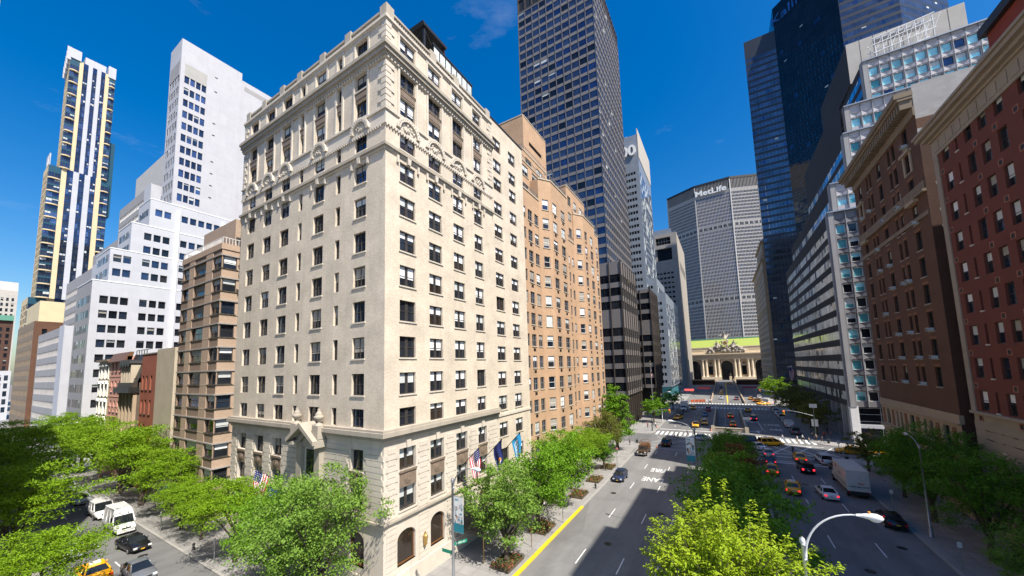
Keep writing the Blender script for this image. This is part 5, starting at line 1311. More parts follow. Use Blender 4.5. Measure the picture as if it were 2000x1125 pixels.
def tree_meshes(seed, H, trunk_h, rad, crown, n_leaf, leaf, style='round', clumps=60):
    """trunk+limb mesh and crown mesh, base at the origin"""
    r = random.Random(seed); tr = MB(); lf = MB(); tips = []
    cz = (trunk_h + H) / 2; hz = (H - trunk_h) / 2
    top = Vector((r.uniform(-.2, .2), r.uniform(-.2, .2), trunk_h + hz * .55))
    r0 = .035 * H * .55 + .05
    tr.tube([(0, 0, -.1), (.02, .0, trunk_h * .5), (top.x * .5, top.y * .5, trunk_h), top], [r0 * 1.25, r0, r0 * .85, r0 * .35], 8)
    nl = 9 if style != 'flat' else 8
    for i in range(nl):
        a = 2 * math.pi * (i + r.uniform(-.3, .3)) / nl * (1 if nl else 1); f = r.uniform(.75, 1.05)
        z0 = trunk_h * r.uniform(.72, 1.0) + (hz * .35 * (i % 3) / 3)
        if style == 'flat': end = Vector((math.cos(a) * rad * f * .8, math.sin(a) * rad * f * .8, cz + hz * r.uniform(-.2, .7)))
        else: end = Vector((math.cos(a) * rad * f * .7, math.sin(a) * rad * f * .7, cz + hz * r.uniform(-.45, .6)))
        s = Vector((0, 0, z0)); mid = s.lerp(end, .5) + Vector((0, 0, hz * .14)) 
        tr.tube([s, mid, end], [r0 * .5, r0 * .32, r0 * .1], 6); tips.append(end)
        for k in range(3):
            b = mid.lerp(end, r.uniform(0, .8)); e = b + Vector((r.uniform(-1, 1), r.uniform(-1, 1), r.uniform(.1, .9))) * rad * .38
            tr.tube([b, b.lerp(e, .5) + Vector((0, 0, .08)), e], [r0 * .2, r0 * .14, r0 * .05], 5); tips.append(e)
    # clumps: leaf puffs spread through an irregular crown volume
    cl = []
    for i in range(clumps):
        for _ in range(40):
            d = Vector((r.gauss(0, 1), r.gauss(0, 1), r.gauss(0, 1))).normalized() * (r.random() ** .42)
            lob = 1 + .22 * math.sin(3 * math.atan2(d.y, d.x) + seed) + .12 * math.sin(5 * math.atan2(d.y, d.x) + seed * 2.1)
            if style == 'flat' and d.z < -.35 and r.random() < .8: continue
            if style == 'vase' and math.hypot(d.x, d.y) > .55 + .45 * (d.z + 1) / 2: continue
            if style == 'cone' and math.hypot(d.x, d.y) > .95 - .6 * (d.z + 1) / 2: continue
            break
        p = Vector((d.x * rad * lob, d.y * rad * lob, cz + d.z * hz))
        cl.append((p, r.uniform(.55, 1.25)))
    for t in tips: cl.append((t, r.uniform(.5, .9)))
    if style == 'vase':
        for i in range(560):
            d = Vector((r.gauss(0, 1), r.gauss(0, 1), r.gauss(.15, .9))).normalized(); f = r.uniform(.45, .95); lob = 1 + .16 * math.sin(3 * math.atan2(d.y, d.x) + 1)
            b = Vector((d.x * rad * f * lob, d.y * rad * f * lob, cz + d.z * hz * f)); tall = i % 40 == 0
            L = r.uniform(.7, 1.5) if not tall else r.uniform(1.6, 2.6); up = .55 if not tall else 2.5
            e = b + (d + Vector((r.gauss(0, .3), r.gauss(0, .3), up))).normalized() * L; tr.tube([b - (e - b) * .4, e], [.022, .006], 4)
            for j in range(int(L * 48)):
                k = r.random() ** .7; q = b.lerp(e, k) + Vector((r.gauss(0, .10), r.gauss(0, .10), r.gauss(0, .05))); az = r.uniform(0, 6.28)
                u = (Vector((math.cos(az), math.sin(az), -.45 + r.gauss(0, .3))) + (e - b).normalized() * .4).normalized(); n = (Vector((0, 0, 1)) - u * u.z).normalized() + Vector((r.gauss(0, .3), r.gauss(0, .3), 0)); w = n.cross(u).normalized(); l = leaf * r.uniform(.8, 1.45)
                m0 = q + u * l * .45 + Vector((0, 0, l * .06)); lf.face([q, m0 + w * l * .2, q + u * l, m0 - w * l * .2])
                continue
            for j in range(0):
                q = b; n = Vector((r.gauss(0, .6), r.gauss(0, .6), .7)).normalized(); u = n.cross(Vector((r.gauss(0, 1), r.gauss(0, 1), r.gauss(0, 1)))).normalized(); w = n.cross(u); l = leaf * r.uniform(.7, 1.3)
                lf.face([q - u * l * .5, q + w * l * .27, q + u * l * .5, q - w * l * .27])
    per = n_leaf // len(cl); cs = rad * (.20 if style != 'flat' else .27)
    for p, s in cl:
        fl = .22 if style == 'flat' else .55
        tilt = Vector((r.uniform(-.25, .25), r.uniform(-.25, .25), 1)).normalized()
        for k in range(int(per * s)):
            d = Vector((r.gauss(0, .5), r.gauss(0, .5), r.gauss(0, .5) * fl)) * cs * s
            q = p + d
            if q.z < trunk_h * .8: continue
            n = (Vector((r.gauss(0, .6), r.gauss(0, .6), .55 + r.gauss(0, .5)))).normalized()
            a = n.cross(Vector((r.gauss(0, 1), r.gauss(0, 1), r.gauss(0, 1)))).normalized(); b = n.cross(a)
            L = leaf * r.uniform(.65, 1.3); w = L * (.42 if style == 'flat' else .55)
            t0, t1 = q - a * L * .5, q + a * L * .5
            lf.face([t0, q + b * w * .5 - n * L * .08, t1, q - b * w * .5 - n * L * .08])
    return tr, lf
TREES = {}
def make_proto(key, *a, **k):
    tr, lf = tree_meshes(*a, **k); TREES[key] = (tr.mesh('trunk', ['bark'], (0, 0, 0), True), lf)
LEAFCACHE = {}
def place_tree(key, leaf, x, y, label, s=1.0, rz=0, group=None, name='street_tree', sz=None, z=.1):
    t = thing(name, label, 'tree', (x, y, z), rz, group); t.scale = (s, s, sz or s)
    tm, lf = TREES[key]
    if (key, leaf) not in LEAFCACHE: LEAFCACHE[(key, leaf)] = lf.mesh('crown', [leaf])
    link('trunk', tm, t); link('crown', LEAFCACHE[(key, leaf)], t)
    return t
make_proto('pear', 3, 9.6, 2.0, 3.9, None, 13500, .25, clumps=130)
make_proto('pear2', 8, 9.8, 2.1, 4.1, None, 13500, .25, clumps=130)
make_proto('big', 21, 12.3, 2.6, 4.8, None, 24000, .22, clumps=190)
make_proto('lime', 33, 12.0, 3.0, 3.9, None, 30000, .18, style='vase', clumps=26)
make_proto('locust', 41, 10.8, 3.2, 4.9, None, 19000, .26, style='flat', clumps=110)
make_proto('locust2', 47, 11.2, 3.4, 5.3, None, 19000, .27, style='flat', clumps=110)
make_proto('median', 52, 10.2, 2.0, 4.7, None, 14000, .29, clumps=140)
make_proto('median2', 57, 9.8, 1.8, 4.5, None, 14000, .29, clumps=140)
make_proto('tall', 61, 15.5, 2.2, 4.4, None, 14000, .36, clumps=130, style='cone')
make_proto('far', 71, 9.0, 2.0, 4.0, None, 4500, .42, clumps=70)
G1 = 'street trees along the left avenue pavement'
for i, (k, lf, x, y, s, lab) in enumerate([
    ('pear', 'leaf_grey', -20.6, 32.4, 1.06, 'leafy green street tree in a red flowered pit nearest the banner lamp'),
    ('pear2', 'leaf_green', -21.0, 40.5, 1.08, 'green street tree behind the nearest one on the yellow kerb pavement'),
    ('pear', 'leaf_green', -21.2, 48.5, 1.12, 'green street tree beside the parked blue car'),
    ('locust2', 'leaf_locust', -22.6, 55.5, .82, 'bright yellow green tree with flat layers in front of tan apartments'),
    ('locust', 'leaf_locust', -22.4, 63.5, .82, 'yellow green layered tree second in the row before tan apartments'),
    ('pear', 'leaf_dark', -21.0, 68.5, .62, 'small dark green street tree behind the parked blue car'),
    ('pear2', 'leaf_olive', -23.6, 76.5, 1.05, 'olive tinged tree left of the tall tree by the crossing'),
    ('tall', 'leaf_green', -22.6, 85.0, .98, 'tall dense green tree standing before the dark office podium'),
    ('far', 'leaf_green', -21.4, 128, .95, 'bushy green tree beyond the crossing in front of dark podium'),
    ('far', 'leaf_green', -21.0, 140, 1.0, 'second bushy green tree beyond the crossing by parked taxi'),
    ('far', 'leaf_dark', -19.6, 165, .95, 'dark narrow tree behind the parked white box truck')]):
    place_tree(k, lf, x, y, lab, s, i * 1.3, G1)
G2 = 'trees on the planted median'
for i, (k, lf, x, y, s, lab) in enumerate([
    ('lime', 'leaf_lime', -.75, 22.0, 1.0, 'bright lime green tree in full sun at bottom centre'),
    ('median2', 'leaf_dark', .3, 35.5, 1.05, 'dark green median tree directly behind the sunlit lime tree'),
    ('median', 'leaf_dark', -.4, 44.5, .96, 'dark green median tree third from the viewer'),
    ('median2', 'leaf_green', -.1, 53.5, .9, 'green median tree in front of the reddish crown'),
    ('median', 'leaf_red', .6, 62.0, .76, 'reddish brown crowned median tree among green ones'),
    ('median', 'leaf_dark', -.6, 69.0, .80, 'dark green median tree behind the reddish one'),
    ('median2', 'leaf_dark', 1.2, 77.5, .70, 'dark green median tree second from the crossing'),
    ('median', 'leaf_green', -.4, 86.0, .58, 'median tree at the end of the strip beside the crossing')]):
    place_tree(k, lf, x, y, lab, s, i * 1.9, G2, sz=s)
G3 = 'trees in front of the hotel side'
place_tree('big', 'leaf_grey', -29.5, 17.9, 'large grey green tree covering the hotel corner and its side entrance', 1.0, .4, G3, sz=1.02)
place_tree('big', 'leaf_green', -36.5, 18.6, 'large green tree before the hotel side entrance flags', .86, 2.2, G3)
G4 = 'honey locusts along the side street'
for i, (k, x, y, s, lab) in enumerate([
    ('locust', -46.5, 18.9, .84, 'thin feathery tree left of the hotel side entrance'),
    ('locust2', -56.5, 19.3, .62, 'feathery tree beside the white high roof van'),
    ('locust2', -62.6, 19.2, .60, 'small feathery tree between the high roof van and the brown apartments'),
    ('locust', -69, 20.2, .92, 'yellow green feathery tree before the brown apartment block'),
    ('locust2', -80, 19.5, 1.12, 'broad feathery tree before the bare concrete end wall'),
    ('locust', -92, 19.6, 1.15, 'broad feathery tree before the dark mansard row house'),
    ('locust2', -105, 19.6, 1.15, 'feathery tree before the pink row house'),
    ('locust', -120, 19.6, 1.12, 'feathery tree before the cream row house'),
    ('locust2', -138, 19.6, 1.1, 'feathery tree before the white stepped offices'),
    ('locust', -49.0, 6.4, .74, 'sunlit bright green tree at the bottom left corner'),
    ('locust2', -66, 6.6, 1.0, 'dark shaded tree left of the bright one in the bottom left'),
    ('locust', -82, 7.4, 1.1, 'dark shaded tree over the orange taxis at left'),
    ('locust2', -100, 8.4, 1.15, 'dark shaded tree hiding the blue truck at left edge'),
    ('locust', -122, 9.6, 1.15, 'far dark shaded tree at the left frame edge')]):
    place_tree(k, 'leaf_locust', x, y, lab, s, i * 2.1, G4)
G5 = 'trees along the shaded right pavement'
for i, (k, lf, x, y, s, lab) in enumerate([
    ('big', 'leaf_dark', 20.3, 63.5, .98, 'broad dark tree over the parked box truck'),
    ('pear', 'leaf_dark', 20.6, 72.5, .9, 'dark tree behind the box truck by the brown brick front'),
    ('big', 'leaf_dark', 20.8, 54.0, .88, 'dark tree at the red building corner right of the truck'),
    ('pear2', 'leaf_grey', 20.2, 46.0, .66, 'small pale green tree on the shaded right pavement'),
    ('big', 'leaf_dark', 21.6, 37.6, .74, 'dark tree at the bottom right corner of the pavement'),
    ('far', 'leaf_olive', 20.4, 86, .8, 'olive street tree near the right crossing corner'),
    ('far', 'leaf_olive', 19.8, 122, 1.0, 'olive tree beside the strip windows just past the crossing'),
    ('far', 'leaf_olive', 20.2, 132, 1.15, 'olive tree second past the crossing on the right'),
    ('far', 'leaf_olive', 20.0, 143, 1.2, 'dark olive tree third past the crossing on the right'),
    ('far', 'leaf_olive', 20.4, 155, 1.15, 'olive tree fourth past the crossing on the right'),
    ('far', 'leaf_locust', 19.6, 204, 1.35, 'bright yellow green tree before the brown stone tower'),
    ('far', 'leaf_locust', 19.0, 216, 1.2, 'second bright tree before the brown stone tower'),
    ('far', 'leaf_olive', 20.4, 168, 1.25, 'olive tree fifth past the crossing on the right')]):
    place_tree(k, lf, x, y, lab, s, i * 1.7, G5)
# planted tree pits with red flowers
M['flower'] = leafmat('flower', (.20, .045, .025), (.34, .10, .05)); M['shrub'] = leafmat('shrub', (.04, .08, .02), (.09, .14, .04))
def flowerbed(x, y, w, l, label, seed):
    t = thing('flower_bed', label, 'flower bed', (x, y, .14), 0, 'planted tree pits'); r = random.Random(seed)
    m = MB()
    for a, b, c, d in ((-w / 2, w / 2, -l / 2, -l / 2 + .08), (-w / 2, w / 2, l / 2 - .08, l / 2), (-w / 2, -w / 2 + .08, -l / 2 + .081, l / 2 - .081), (w / 2 - .08, w / 2, -l / 2 + .081, l / 2 - .081)): m.box(a, b, c, d, 0, .22)
    m.box(-w / 2 + .08, w / 2 - .08, -l / 2 + .08, l / 2 - .08, 0, .12); m.build('edging', 'soil', t)
    for nm, mt, n in (('blossoms', 'flower', 240), ('foliage', 'shrub', 480)):
        f = MB()
        for i in range(n):
            p = Vector((r.uniform(-w / 2, w / 2), r.uniform(-l / 2, l / 2), r.uniform(.1, .55))); d = Vector((r.gauss(0, 1), r.gauss(0, 1), r.gauss(.8, .5))).normalized(); a = d.orthogonal().normalized() * .09; b = d.cross(a)
            f.face([p - a, p - b * .7, p + a, p + b * .7])
        f.build(nm, mt, t)
for i, (x, y, lab) in enumerate([(-20.4, 32.2, 'red flower bed round the tree nearest the banner lamp'), (-20.6, 40.8, 'red flower bed round the second tree by the yellow kerb'), (-20.6, 53.5, 'red flower bed behind the parked blue car'), (-20.6, 61.5, 'low flower bed under the layered yellow green trees'), (-20.6, 70, 'low flower bed nearest the brown pickup')]):
    flowerbed(x, y, 2.2, 3.2, lab, i)
r = random.Random(9); hg = MB()
for i in range(9000):
    y = r.uniform(19.6, 91.4); x = r.uniform(-3.2, 3.6); p = Vector((x, y, .2 + r.random() * .9)); d = Vector((r.gauss(0, 1), r.gauss(0, 1), r.gauss(.6, .6))).normalized(); a = d.orthogonal().normalized() * .15; b = d.cross(a)
    hg.face([p - a, p - b * .6, p + a, p + b * .6])
o = hg.build('hedge', 'shrub'); o['kind'] = 'stuff'; o['label'] = 'low green shrubs filling the median bed'; o['category'] = 'shrubs'
# ------------------------------------------------------------------ vehicles
def paint(name, col, rough=.28):
    m, nt, b = new_mat(name); p = poscoord(nt); f = noise(nt, p, 2.5, 3)
    c = mixcol(nt, ramp(nt, f, .3, .7), [x * .88 for x in col], col); nt.links.new(c, b.inputs['Base Color'])
    b.inputs['Roughness'].default_value = rough; b.inputs['Coat Weight'].default_value = .25; b.inputs['Coat Roughness'].default_value = .08
    return m
for n, c in dict(taxi=(.92, .43, .006), white=(.72, .72, .72), silver=(.42, .45, .50), black=(.010, .010, .013), navy=(.018, .030, .075), red=(.35, .02, .02), grey=(.13, .14, .16), blue=(.10, .16, .30), brown=(.085, .048, .022), maroon=(.10, .012, .015)).items(): M['car_' + n] = paint('car_' + n, c)
M['tyre'] = plain('tyre', (.018, .018, .018), .9); M['rim'] = plain('rim', (.42, .42, .43), .35, .7, .1); M['carglass'] = glassmat('carglass', (.012, .016, .02), 0, .04, .6, .0)
M['head_lamp'] = plain('head_lamp', (.75, .77, .78), .15, 0, .05); M['tail_lamp'] = plain('tail_lamp', (.62, .012, .012), .25, 0, .1); M['brake_lamp'] = plain('brake_lamp', (1, .03, .05), .3, 0, 0, 1, .5, 1.0)
M['plate_w'] = plain('plate_w', (.6, .6, .55), .5); M['plate_y'] = plain('plate_y', (.70, .42, .03), .5); M['chrome'] = plain('chrome', (.5, .5, .5), .2, .9, .05); M['trim'] = plain('trim', (.02, .02, .02), .6)
# body stations: (y, half width, z bottom, z top); cabin: rear/front at belt, rear/front at roof, z belt, z roof, half widths
CARS = dict(
    sedan=(4.8, [(-2.4, .70, .42, .82), (-2.25, .86, .26, .98), (-1.6, .91, .20, 1.02), (-.6, .92, .18, .97), (.9, .92, .18, .95), (1.6, .90, .20, .90), (2.2, .84, .26, .74), (2.4, .66, .36, .58)], (-1.75, 1.15, -1.0, .25, .94, 1.44, .83, .62), (-1.4, 1.42), .33),
    taxi=(5.3, [(-2.65, .78, .40, .86), (-2.55, .92, .28, 1.0), (-1.7, .97, .22, 1.03), (-.6, .98, .20, .99), (1.0, .98, .20, .97), (1.8, .96, .22, .95), (2.5, .92, .28, .84), (2.65, .78, .36, .70)], (-1.75, 1.15, -1.1, .35, .97, 1.47, .88, .66), (-1.5, 1.5), .34),
    suv=(4.9, [(-2.45, .82, .42, 1.05), (-2.35, .94, .30, 1.12), (-1.6, .97, .26, 1.13), (.9, .97, .26, 1.10), (1.5, .95, .28, 1.06), (2.25, .90, .34, .96), (2.45, .76, .42, .80)], (-2.38, 1.15, -2.1, .35, 1.08, 1.78, .90, .76), (-1.45, 1.5), .38),
    minivan=(5.0, [(-2.5, .84, .38, 1.0), (-2.4, .95, .26, 1.08), (-1.5, .98, .22, 1.08), (.9, .98, .22, 1.05), (1.7, .94, .26, .95), (2.35, .84, .30, .78), (2.5, .66, .36, .6)], (-2.44, 1.75, -2.25, .65, 1.03, 1.75, .92, .74), (-1.5, 1.5), .34),
    van=(5.6, [(-2.8, .95, .42, 1.2), (-2.7, 1.0, .34, 1.25), (1.2, 1.0, .32, 1.2), (1.7, .97, .34, 1.12), (2.6, .92, .38, .98), (2.8, .80, .44, .8)], (-2.76, 1.75, -2.7, 1.0, 1.18, 2.1, .96, .86), (-1.7, 1.75), .37),
    hivan=(5.9, [(-2.95, .98, .42, 1.25), (-2.85, 1.03, .34, 1.3), (1.3, 1.03, .32, 1.25), (1.8, 1.0, .34, 1.18), (2.75, .95, .4, 1.02), (2.95, .84, .46, .84)], (-2.9, 1.85, -2.8, 1.05, 1.24, 2.95, .99, .80), (-1.8, 1.85), .38),
    hatch=(4.3, [(-2.15, .76, .42, .95), (-2.05, .87, .28, 1.0), (-1.2, .90, .22, 1.0), (.8, .90, .20, .96), (1.5, .88, .22, .90), (2.0, .80, .28, .74), (2.15, .64, .36, .58)], (-2.0, 1.2, -1.55, .3, .96, 1.52, .83, .66), (-1.25, 1.3), .32))
CARMESH = {}
def section(w, zb, zt): return [(0, zb), (w * .82, zb), (w * .97, zb + .12), (w, zb + (zt - zb) * .5), (w * .965, zt - .10), (w * .86, zt - .01), (0, zt + .02)]
def car_parts(kind):
    if kind in CARMESH: return CARMESH[kind]
    L, st, cab, ax, wr = CARS[kind]; P = {}
    b = MB(); loops = []
    for y, w, zb, zt in st:
        s = section(w, zb, zt); loops.append([(x, y, z) for x, z in s] + [(-x, y, z) for x, z in reversed(s[1:-1])])
    n = len(loops[0]); base = len(b.v)
    for lp in loops: b.v.extend(lp)
    for i in range(len(loops) - 1):
        for j in range(n):
            q = base + i * n; b.f.append((q + j, q + n + j, q + n + (j + 1) % n, q + (j + 1) % n)); b.m.append(0)
    b.f.append(tuple(base + j for j in range(n))); b.m.append(0); b.f.append(tuple(base + (len(loops) - 1) * n + j for j in reversed(range(n)))); b.m.append(0)
    P['body'] = b
    r0, f0, r1, f1, zb, zr, wb, wt = cab
    Bp = [(-wb, r0, zb), (wb, r0, zb), (wb, f0, zb), (-wb, f0, zb)]; Tp = [(-wt, r1, zr), (wt, r1, zr), (wt, f1, zr), (-wt, f1, zr)]
    def bi(q, u, v): 
        a = Vector(q[0]).lerp(Vector(q[1]), u); c = Vector(q[3]).lerp(Vector(q[2]), u); return a.lerp(c, v)
    core = MB(); core.face(list(reversed(Bp))); 
    for i in range(4): j = (i + 1) % 4; core.face([Bp[i], Bp[j], Tp[j], Tp[i]])
    # roof with a soft crown, plus pillars: painted
    rf = MB(); n1 = 4; cx = wt + .03
    rows = []
    for iy in range(5):
        v = iy / 4; y = r1 - .04 + (f1 - r1 + .08) * v; rows.append([(-cx + 2 * cx * k / n1, y, zr + .055 * (1 - (2 * k / n1 - 1) ** 2) * (1 - .5 * (2 * v - 1) ** 2) + .0) for k in range(n1 + 1)])
    for a, c in zip(rows, rows[1:]):
        for k in range(n1): rf.face([a[k], a[k + 1], c[k + 1], c[k]])
    for i in range(4): rf.tube([Vector(Bp[i]) * 1.0, Vector(Tp[i])], [.075, .06], 6)
    for sx in (-1, 1):
        for v in ((.45,) if kind not in ('suv', 'minivan', 'van', 'hivan') else (.35, .68)):
            rf.tube([(sx * wb * 1.0, r0 + (f0 - r0) * v, zb), (sx * wt * 1.01, r1 + (f1 - r1) * v, zr)], [.06, .05], 5)
        rf.tube([(sx * wt, r1, zr), (sx * wt, f1, zr)], .05, 5)
    if kind in ('van', 'hivan'):
        # closed rear sides
        for sx in (-1, 1):
            q = [Vector((sx * (wb + .012), r0, zb)), Vector((sx * (wb + .012), r0 + (f0 - r0) * .68, zb)), Vector((sx * (wt + .012), r1 + (f1 - r1) * .68, zr)), Vector((sx * (wt + .012), r1, zr))]; rf.face(q)
        rf.face([(-wb, r0 - .012, zb), (wb, r0 - .012, zb), (wt * .98, r1 - .012, zr), (-wt * .98, r1 - .012, zr)])
        if kind == 'hivan':
            q = [Bp[3], Bp[2], Tp[2], Tp[3]]; t0 = .55
            rf.face([bi(q, 0, t0) + Vector((0, .02, .01)), bi(q, 1, t0) + Vector((0, .02, .01)), bi(q, 1, 1) + Vector((0, .02, .01)), bi(q, 0, 1) + Vector((0, .02, .01))])
            for sx in (-1, 1):
                k = .45; rf.face([(sx * (wb + (wt - wb) * k + .013), r0 + (r1 - r0) * k, zb + (zr - zb) * k), (sx * (wb + (wt - wb) * k + .013), f0 + (f1 - f0) * k, zb + (zr - zb) * k), (sx * (wt + .013), f1, zr), (sx * (wt + .013), r1, zr)])
    P['roof'] = rf; P['cabin_core'] = core
    def pane(q, m0, m1): 
        g = MB(); o = (Vector(q[1]) - Vector(q[0])).cross(Vector(q[3]) - Vector(q[0])).normalized() * .008
        g.face([bi(q, m0, m1) + o, bi(q, 1 - m0, m1) + o, bi(q, 1 - m0, 1 - m1) + o, bi(q, m0, 1 - m1) + o]); return g
    P['windshield'] = pane([Bp[2], Bp[3], Tp[3], Tp[2]], .04, .05); P['rear_window'] = pane([Bp[0], Bp[1], Tp[1], Tp[0]], .06, .08)
    P['side_window'] = [pane([Bp[1], Bp[2], Tp[2], Tp[1]], .05, .08), pane([Bp[3], Bp[0], Tp[0], Tp[3]], .05, .08)]
    y0, w0 = st[0][0], st[1][1]; y1, w1 = st[-1][0], st[-2][1]; ztr = st[1][3]; ztf = st[-2][3]
    P['tail_light'] = []; P['headlight'] = []; P['mirror'] = []
    for sx in (-1, 1):
        m = MB(); hh = .30 if kind in ('suv', 'van', 'hivan', 'minivan') else .16
        a, c = sorted((sx * w0 * .62, sx * w0 * .93)); m.box(a, c, y0 - .03, y0 + .16, ztr - .12 - hh, ztr - .10); P['tail_light'].append(m)
        m = MB(); a, c = sorted((sx * w1 * .55, sx * w1 * .92)); m.box(a, c, y1 - .22, y1 + .0, ztf - .22, ztf - .06); P['headlight'].append(m)
        m = MB(); m.blob((sx * (wb + .17), f0 - .45, zb + .12), .10, .06, .075); m.tube([(sx * wb, f0 - .45, zb + .06), (sx * (wb + .14), f0 - .45, zb + .1)], .025, 5); P['mirror'].append(m)
    m = MB(); m.box(-w0 * .9, w0 * .9, y0 - .07, y0 + .12, .42, .58); m.box(-w1 * .85, w1 * .85, y1 - .10, y1 + .05, .34, .5); P['bumper'] = m
    m = MB(); m.box(-w1 * .45, w1 * .45, y1 - .06, y1 + .015, ztf - .26, ztf - .1); P['grille'] = m
    m = MB(); m.box(-.17, .17, y0 - .09, y0 - .072, .66, .80); m.box(-.17, .17, y1 + .052, y1 + .07, .38, .5); P['license_plate'] = m
    t = MB(); t.tube([(-.12, 0, 0), (.12, 0, 0)], wr, 16); t.tube([(-.125, 0, 0), (.125, 0, 0)], wr * .66, 12, 0, True)
    rm = MB(); rm.tube([(-.132, 0, 0), (.132, 0, 0)], wr * .62, 12)
    for k in range(5): a = 2 * math.pi * k / 5; rm.tube([(.135, 0, 0), (.135, wr * .55 * math.cos(a), wr * .55 * math.sin(a))], .03, 4); rm.tube([(-.135, 0, 0), (-.135, wr * .55 * math.cos(a), wr * .55 * math.sin(a))], .03, 4)
    P['tyre'] = t; P['rim'] = rm
    R_ = {}
    for k, v in P.items(): R_[k] = v
    CARMESH[kind] = R_; R_['_m'] = {}
    return R_
SMOOTH = {'body', 'roof', 'mirror', 'tyre'}
def make_car(kind, col, label, x, y, heading, brake=False, sign=None, plate='plate_w', group=None, cat=None, z=.0, tilt=0, name=None):
    P = car_parts(kind); C_ = P['_m']
    def me(part, i, mat):
        k = (part, i, mat)
        if k not in C_:
            mb = P[part][i] if isinstance(P[part], list) else P[part]; C_[k] = mb.mesh(part, [mat], (0, 0, 0), part in SMOOTH)
        return C_[k]
    nm = name or {'taxi': 'taxi_cab', 'suv': 'sport_utility_car', 'minivan': 'minivan', 'van': 'delivery_van', 'hivan': 'delivery_van', 'sedan': 'sedan_car', 'hatch': 'hatchback_car'}[kind]
    t = thing(nm, label, cat or {'taxi': 'taxi', 'van': 'van', 'hivan': 'van', 'minivan': 'minivan'}.get(kind, 'car'), (x, y, z), R(heading), group)
    if tilt: t.rotation_euler = (tilt, 0, R(heading))
    pm = 'car_' + col
    link('body', me('body', 0, pm), t); link('roof', me('roof', 0, pm), t); link('cabin', me('cabin_core', 0, 'carglass'), t)
    link('windshield', me('windshield', 0, 'carglass'), t); link('rear_window', me('rear_window', 0, 'carglass'), t)
    for i in (0, 1): link('side_window', me('side_window', i, 'carglass'), t); link('tail_light', me('tail_light', i, 'brake_lamp' if brake else 'tail_lamp'), t); link('headlight', me('headlight', i, 'head_lamp'), t); link('mirror', me('mirror', i, pm), t)
    link('bumper', me('bumper', 0, pm if kind != 'taxi' else 'trim'), t); link('grille', me('grille', 0, 'trim'), t); link('license_plate', me('license_plate', 0, plate), t)
    L, st, cab, ax, wr = CARS[kind]
    for yy in ax:
        for sx in (-1, 1):
            w = link('wheel', me('tyre', 0, 'tyre'), t, (sx * (st[2][1] - .09), yy, wr)); link('rim', me('rim', 0, 'rim'), w)
    if sign:
        k = ('sign', kind)
        if k not in C_: m = MB(); zr = cab[5] + .05; yc = (cab[2] + cab[3]) / 2; m.prism([(-.42, zr), (.42, zr), (.36, zr + .22), (-.36, zr + .22)], yc - .12, yc + .12, 0, lambda p, q, tt: (p, tt, q)); C_[k] = m.mesh('roof_sign', ['white'])
        link('roof_sign', C_[k], t)
    if kind in ('suv',) and col in ('black', 'white'):
        k = ('rack', kind)
        if k not in C_:
            m = MB()
            for sx in (-1, 1): m.tube([(sx * .66, cab[2] + .2, cab[5] + .1), (sx * .66, cab[3] - .1, cab[5] + .1)], .03, 5)
            C_[k] = m.mesh('roof_rail', ['chrome'])
        link('roof_rail', C_[k], t)
    return t
N_, S_ = 0, 180
GT, GR, GL = 'yellow taxis in the traffic', 'cars heading away on the right carriageway', 'cars coming nearer on the left carriageway'
def taxi(label, x, y, h, **k): return make_car('taxi', 'taxi', label, x, y, h, sign=True, group=GT, **k)
taxi('yellow taxi nearest the viewer, left of the white sedan', 7.7, 69.6, -6, brake=True)
make_car('sedan', 'white', 'white sedan with lit brake lights right of the nearest taxi', 11.5, 69.0, 4, True, group=GR)
make_car('suv', 'black', 'black sport utility car with roof rails behind the nearest taxis', 11.2, 82.5, 2, True, group=GR)
taxi('yellow taxi just ahead of the black sport utility car', 11.6, 90.6, -2, brake=True)
make_car('suv', 'white', 'white sport utility car at the kerb before the box truck', 15.2, 90.4, 3, group=GR)
taxi('yellow taxi half hidden by the median trees behind the dark blue car', 6.0, 79.2, -2, brake=True)
make_car('sedan', 'navy', 'dark blue car with red brake lights between taxi and silver hatchback', 6.3, 86.3, 2, True, group=GR)
make_car('hatch', 'silver', 'silver hatchback with high red tail lights near the crossing', 6.7, 92.6, 0, True, group=GR)
make_car('sedan', 'white', 'white sedan foremost in the left lane at the crossing', 5.2, 98.8, 20, group=GR)
make_car('minivan', 'taxi', 'yellow taxi minivan with dark roof sign turning across the crossing', 8.2, 103.6, -68, group=GT, sign=True, cat='taxi')
taxi('yellow taxi waiting in the side street right of the crossing', 21.6, 100.8, 86)
taxi('yellow taxi behind the waiting one, hidden by the right tree', 27.3, 102.2, 88)
make_car('sedan', 'black', 'black parked car between the box truck and white utility car', 16.0, 84.6, 0, group=GR)
make_car('sedan', 'black', 'black parked car in deep shade behind the lamp head', 15.8, 61.0, 0, group=GR, plate='plate_y')
make_car('suv', 'black', 'black utility car with red lights waiting beyond the crossing', 7.3, 144.5, 0, True, group=GR)
make_car('sedan', 'maroon', 'dark maroon car beside the ramp wall beyond the crossing', 5.3, 146, 0, group=GR)
taxi('yellow taxi beside the ramp wall ahead of the black utility car', 7.0, 167.5, -8)
for i, (k, c, x, y, lab) in enumerate([('van', 'white', 15.3, 133.5, 'white parked van with two rear windows past the crossing'), ('suv', 'grey', 15.2, 122.2, 'dark grey parked car nearest past the right crossing corner'), ('sedan', 'silver', 15.6, 142, 'silver parked car in front of the white van'), ('suv', 'silver', 15.6, 150.8, 'silver parked utility car third in the kerb line'), ('sedan', 'white', 15.6, 159, 'white parked sedan fourth in the kerb line'), ('suv', 'white', 15.6, 167.5, 'white parked utility car fifth in the kerb line'), ('sedan', 'grey', 15.6, 176, 'grey parked sedan at the far end of the kerb line')]):
    make_car(k, c, lab, x, y, 0, group='cars parked along the right kerb beyond the crossing')
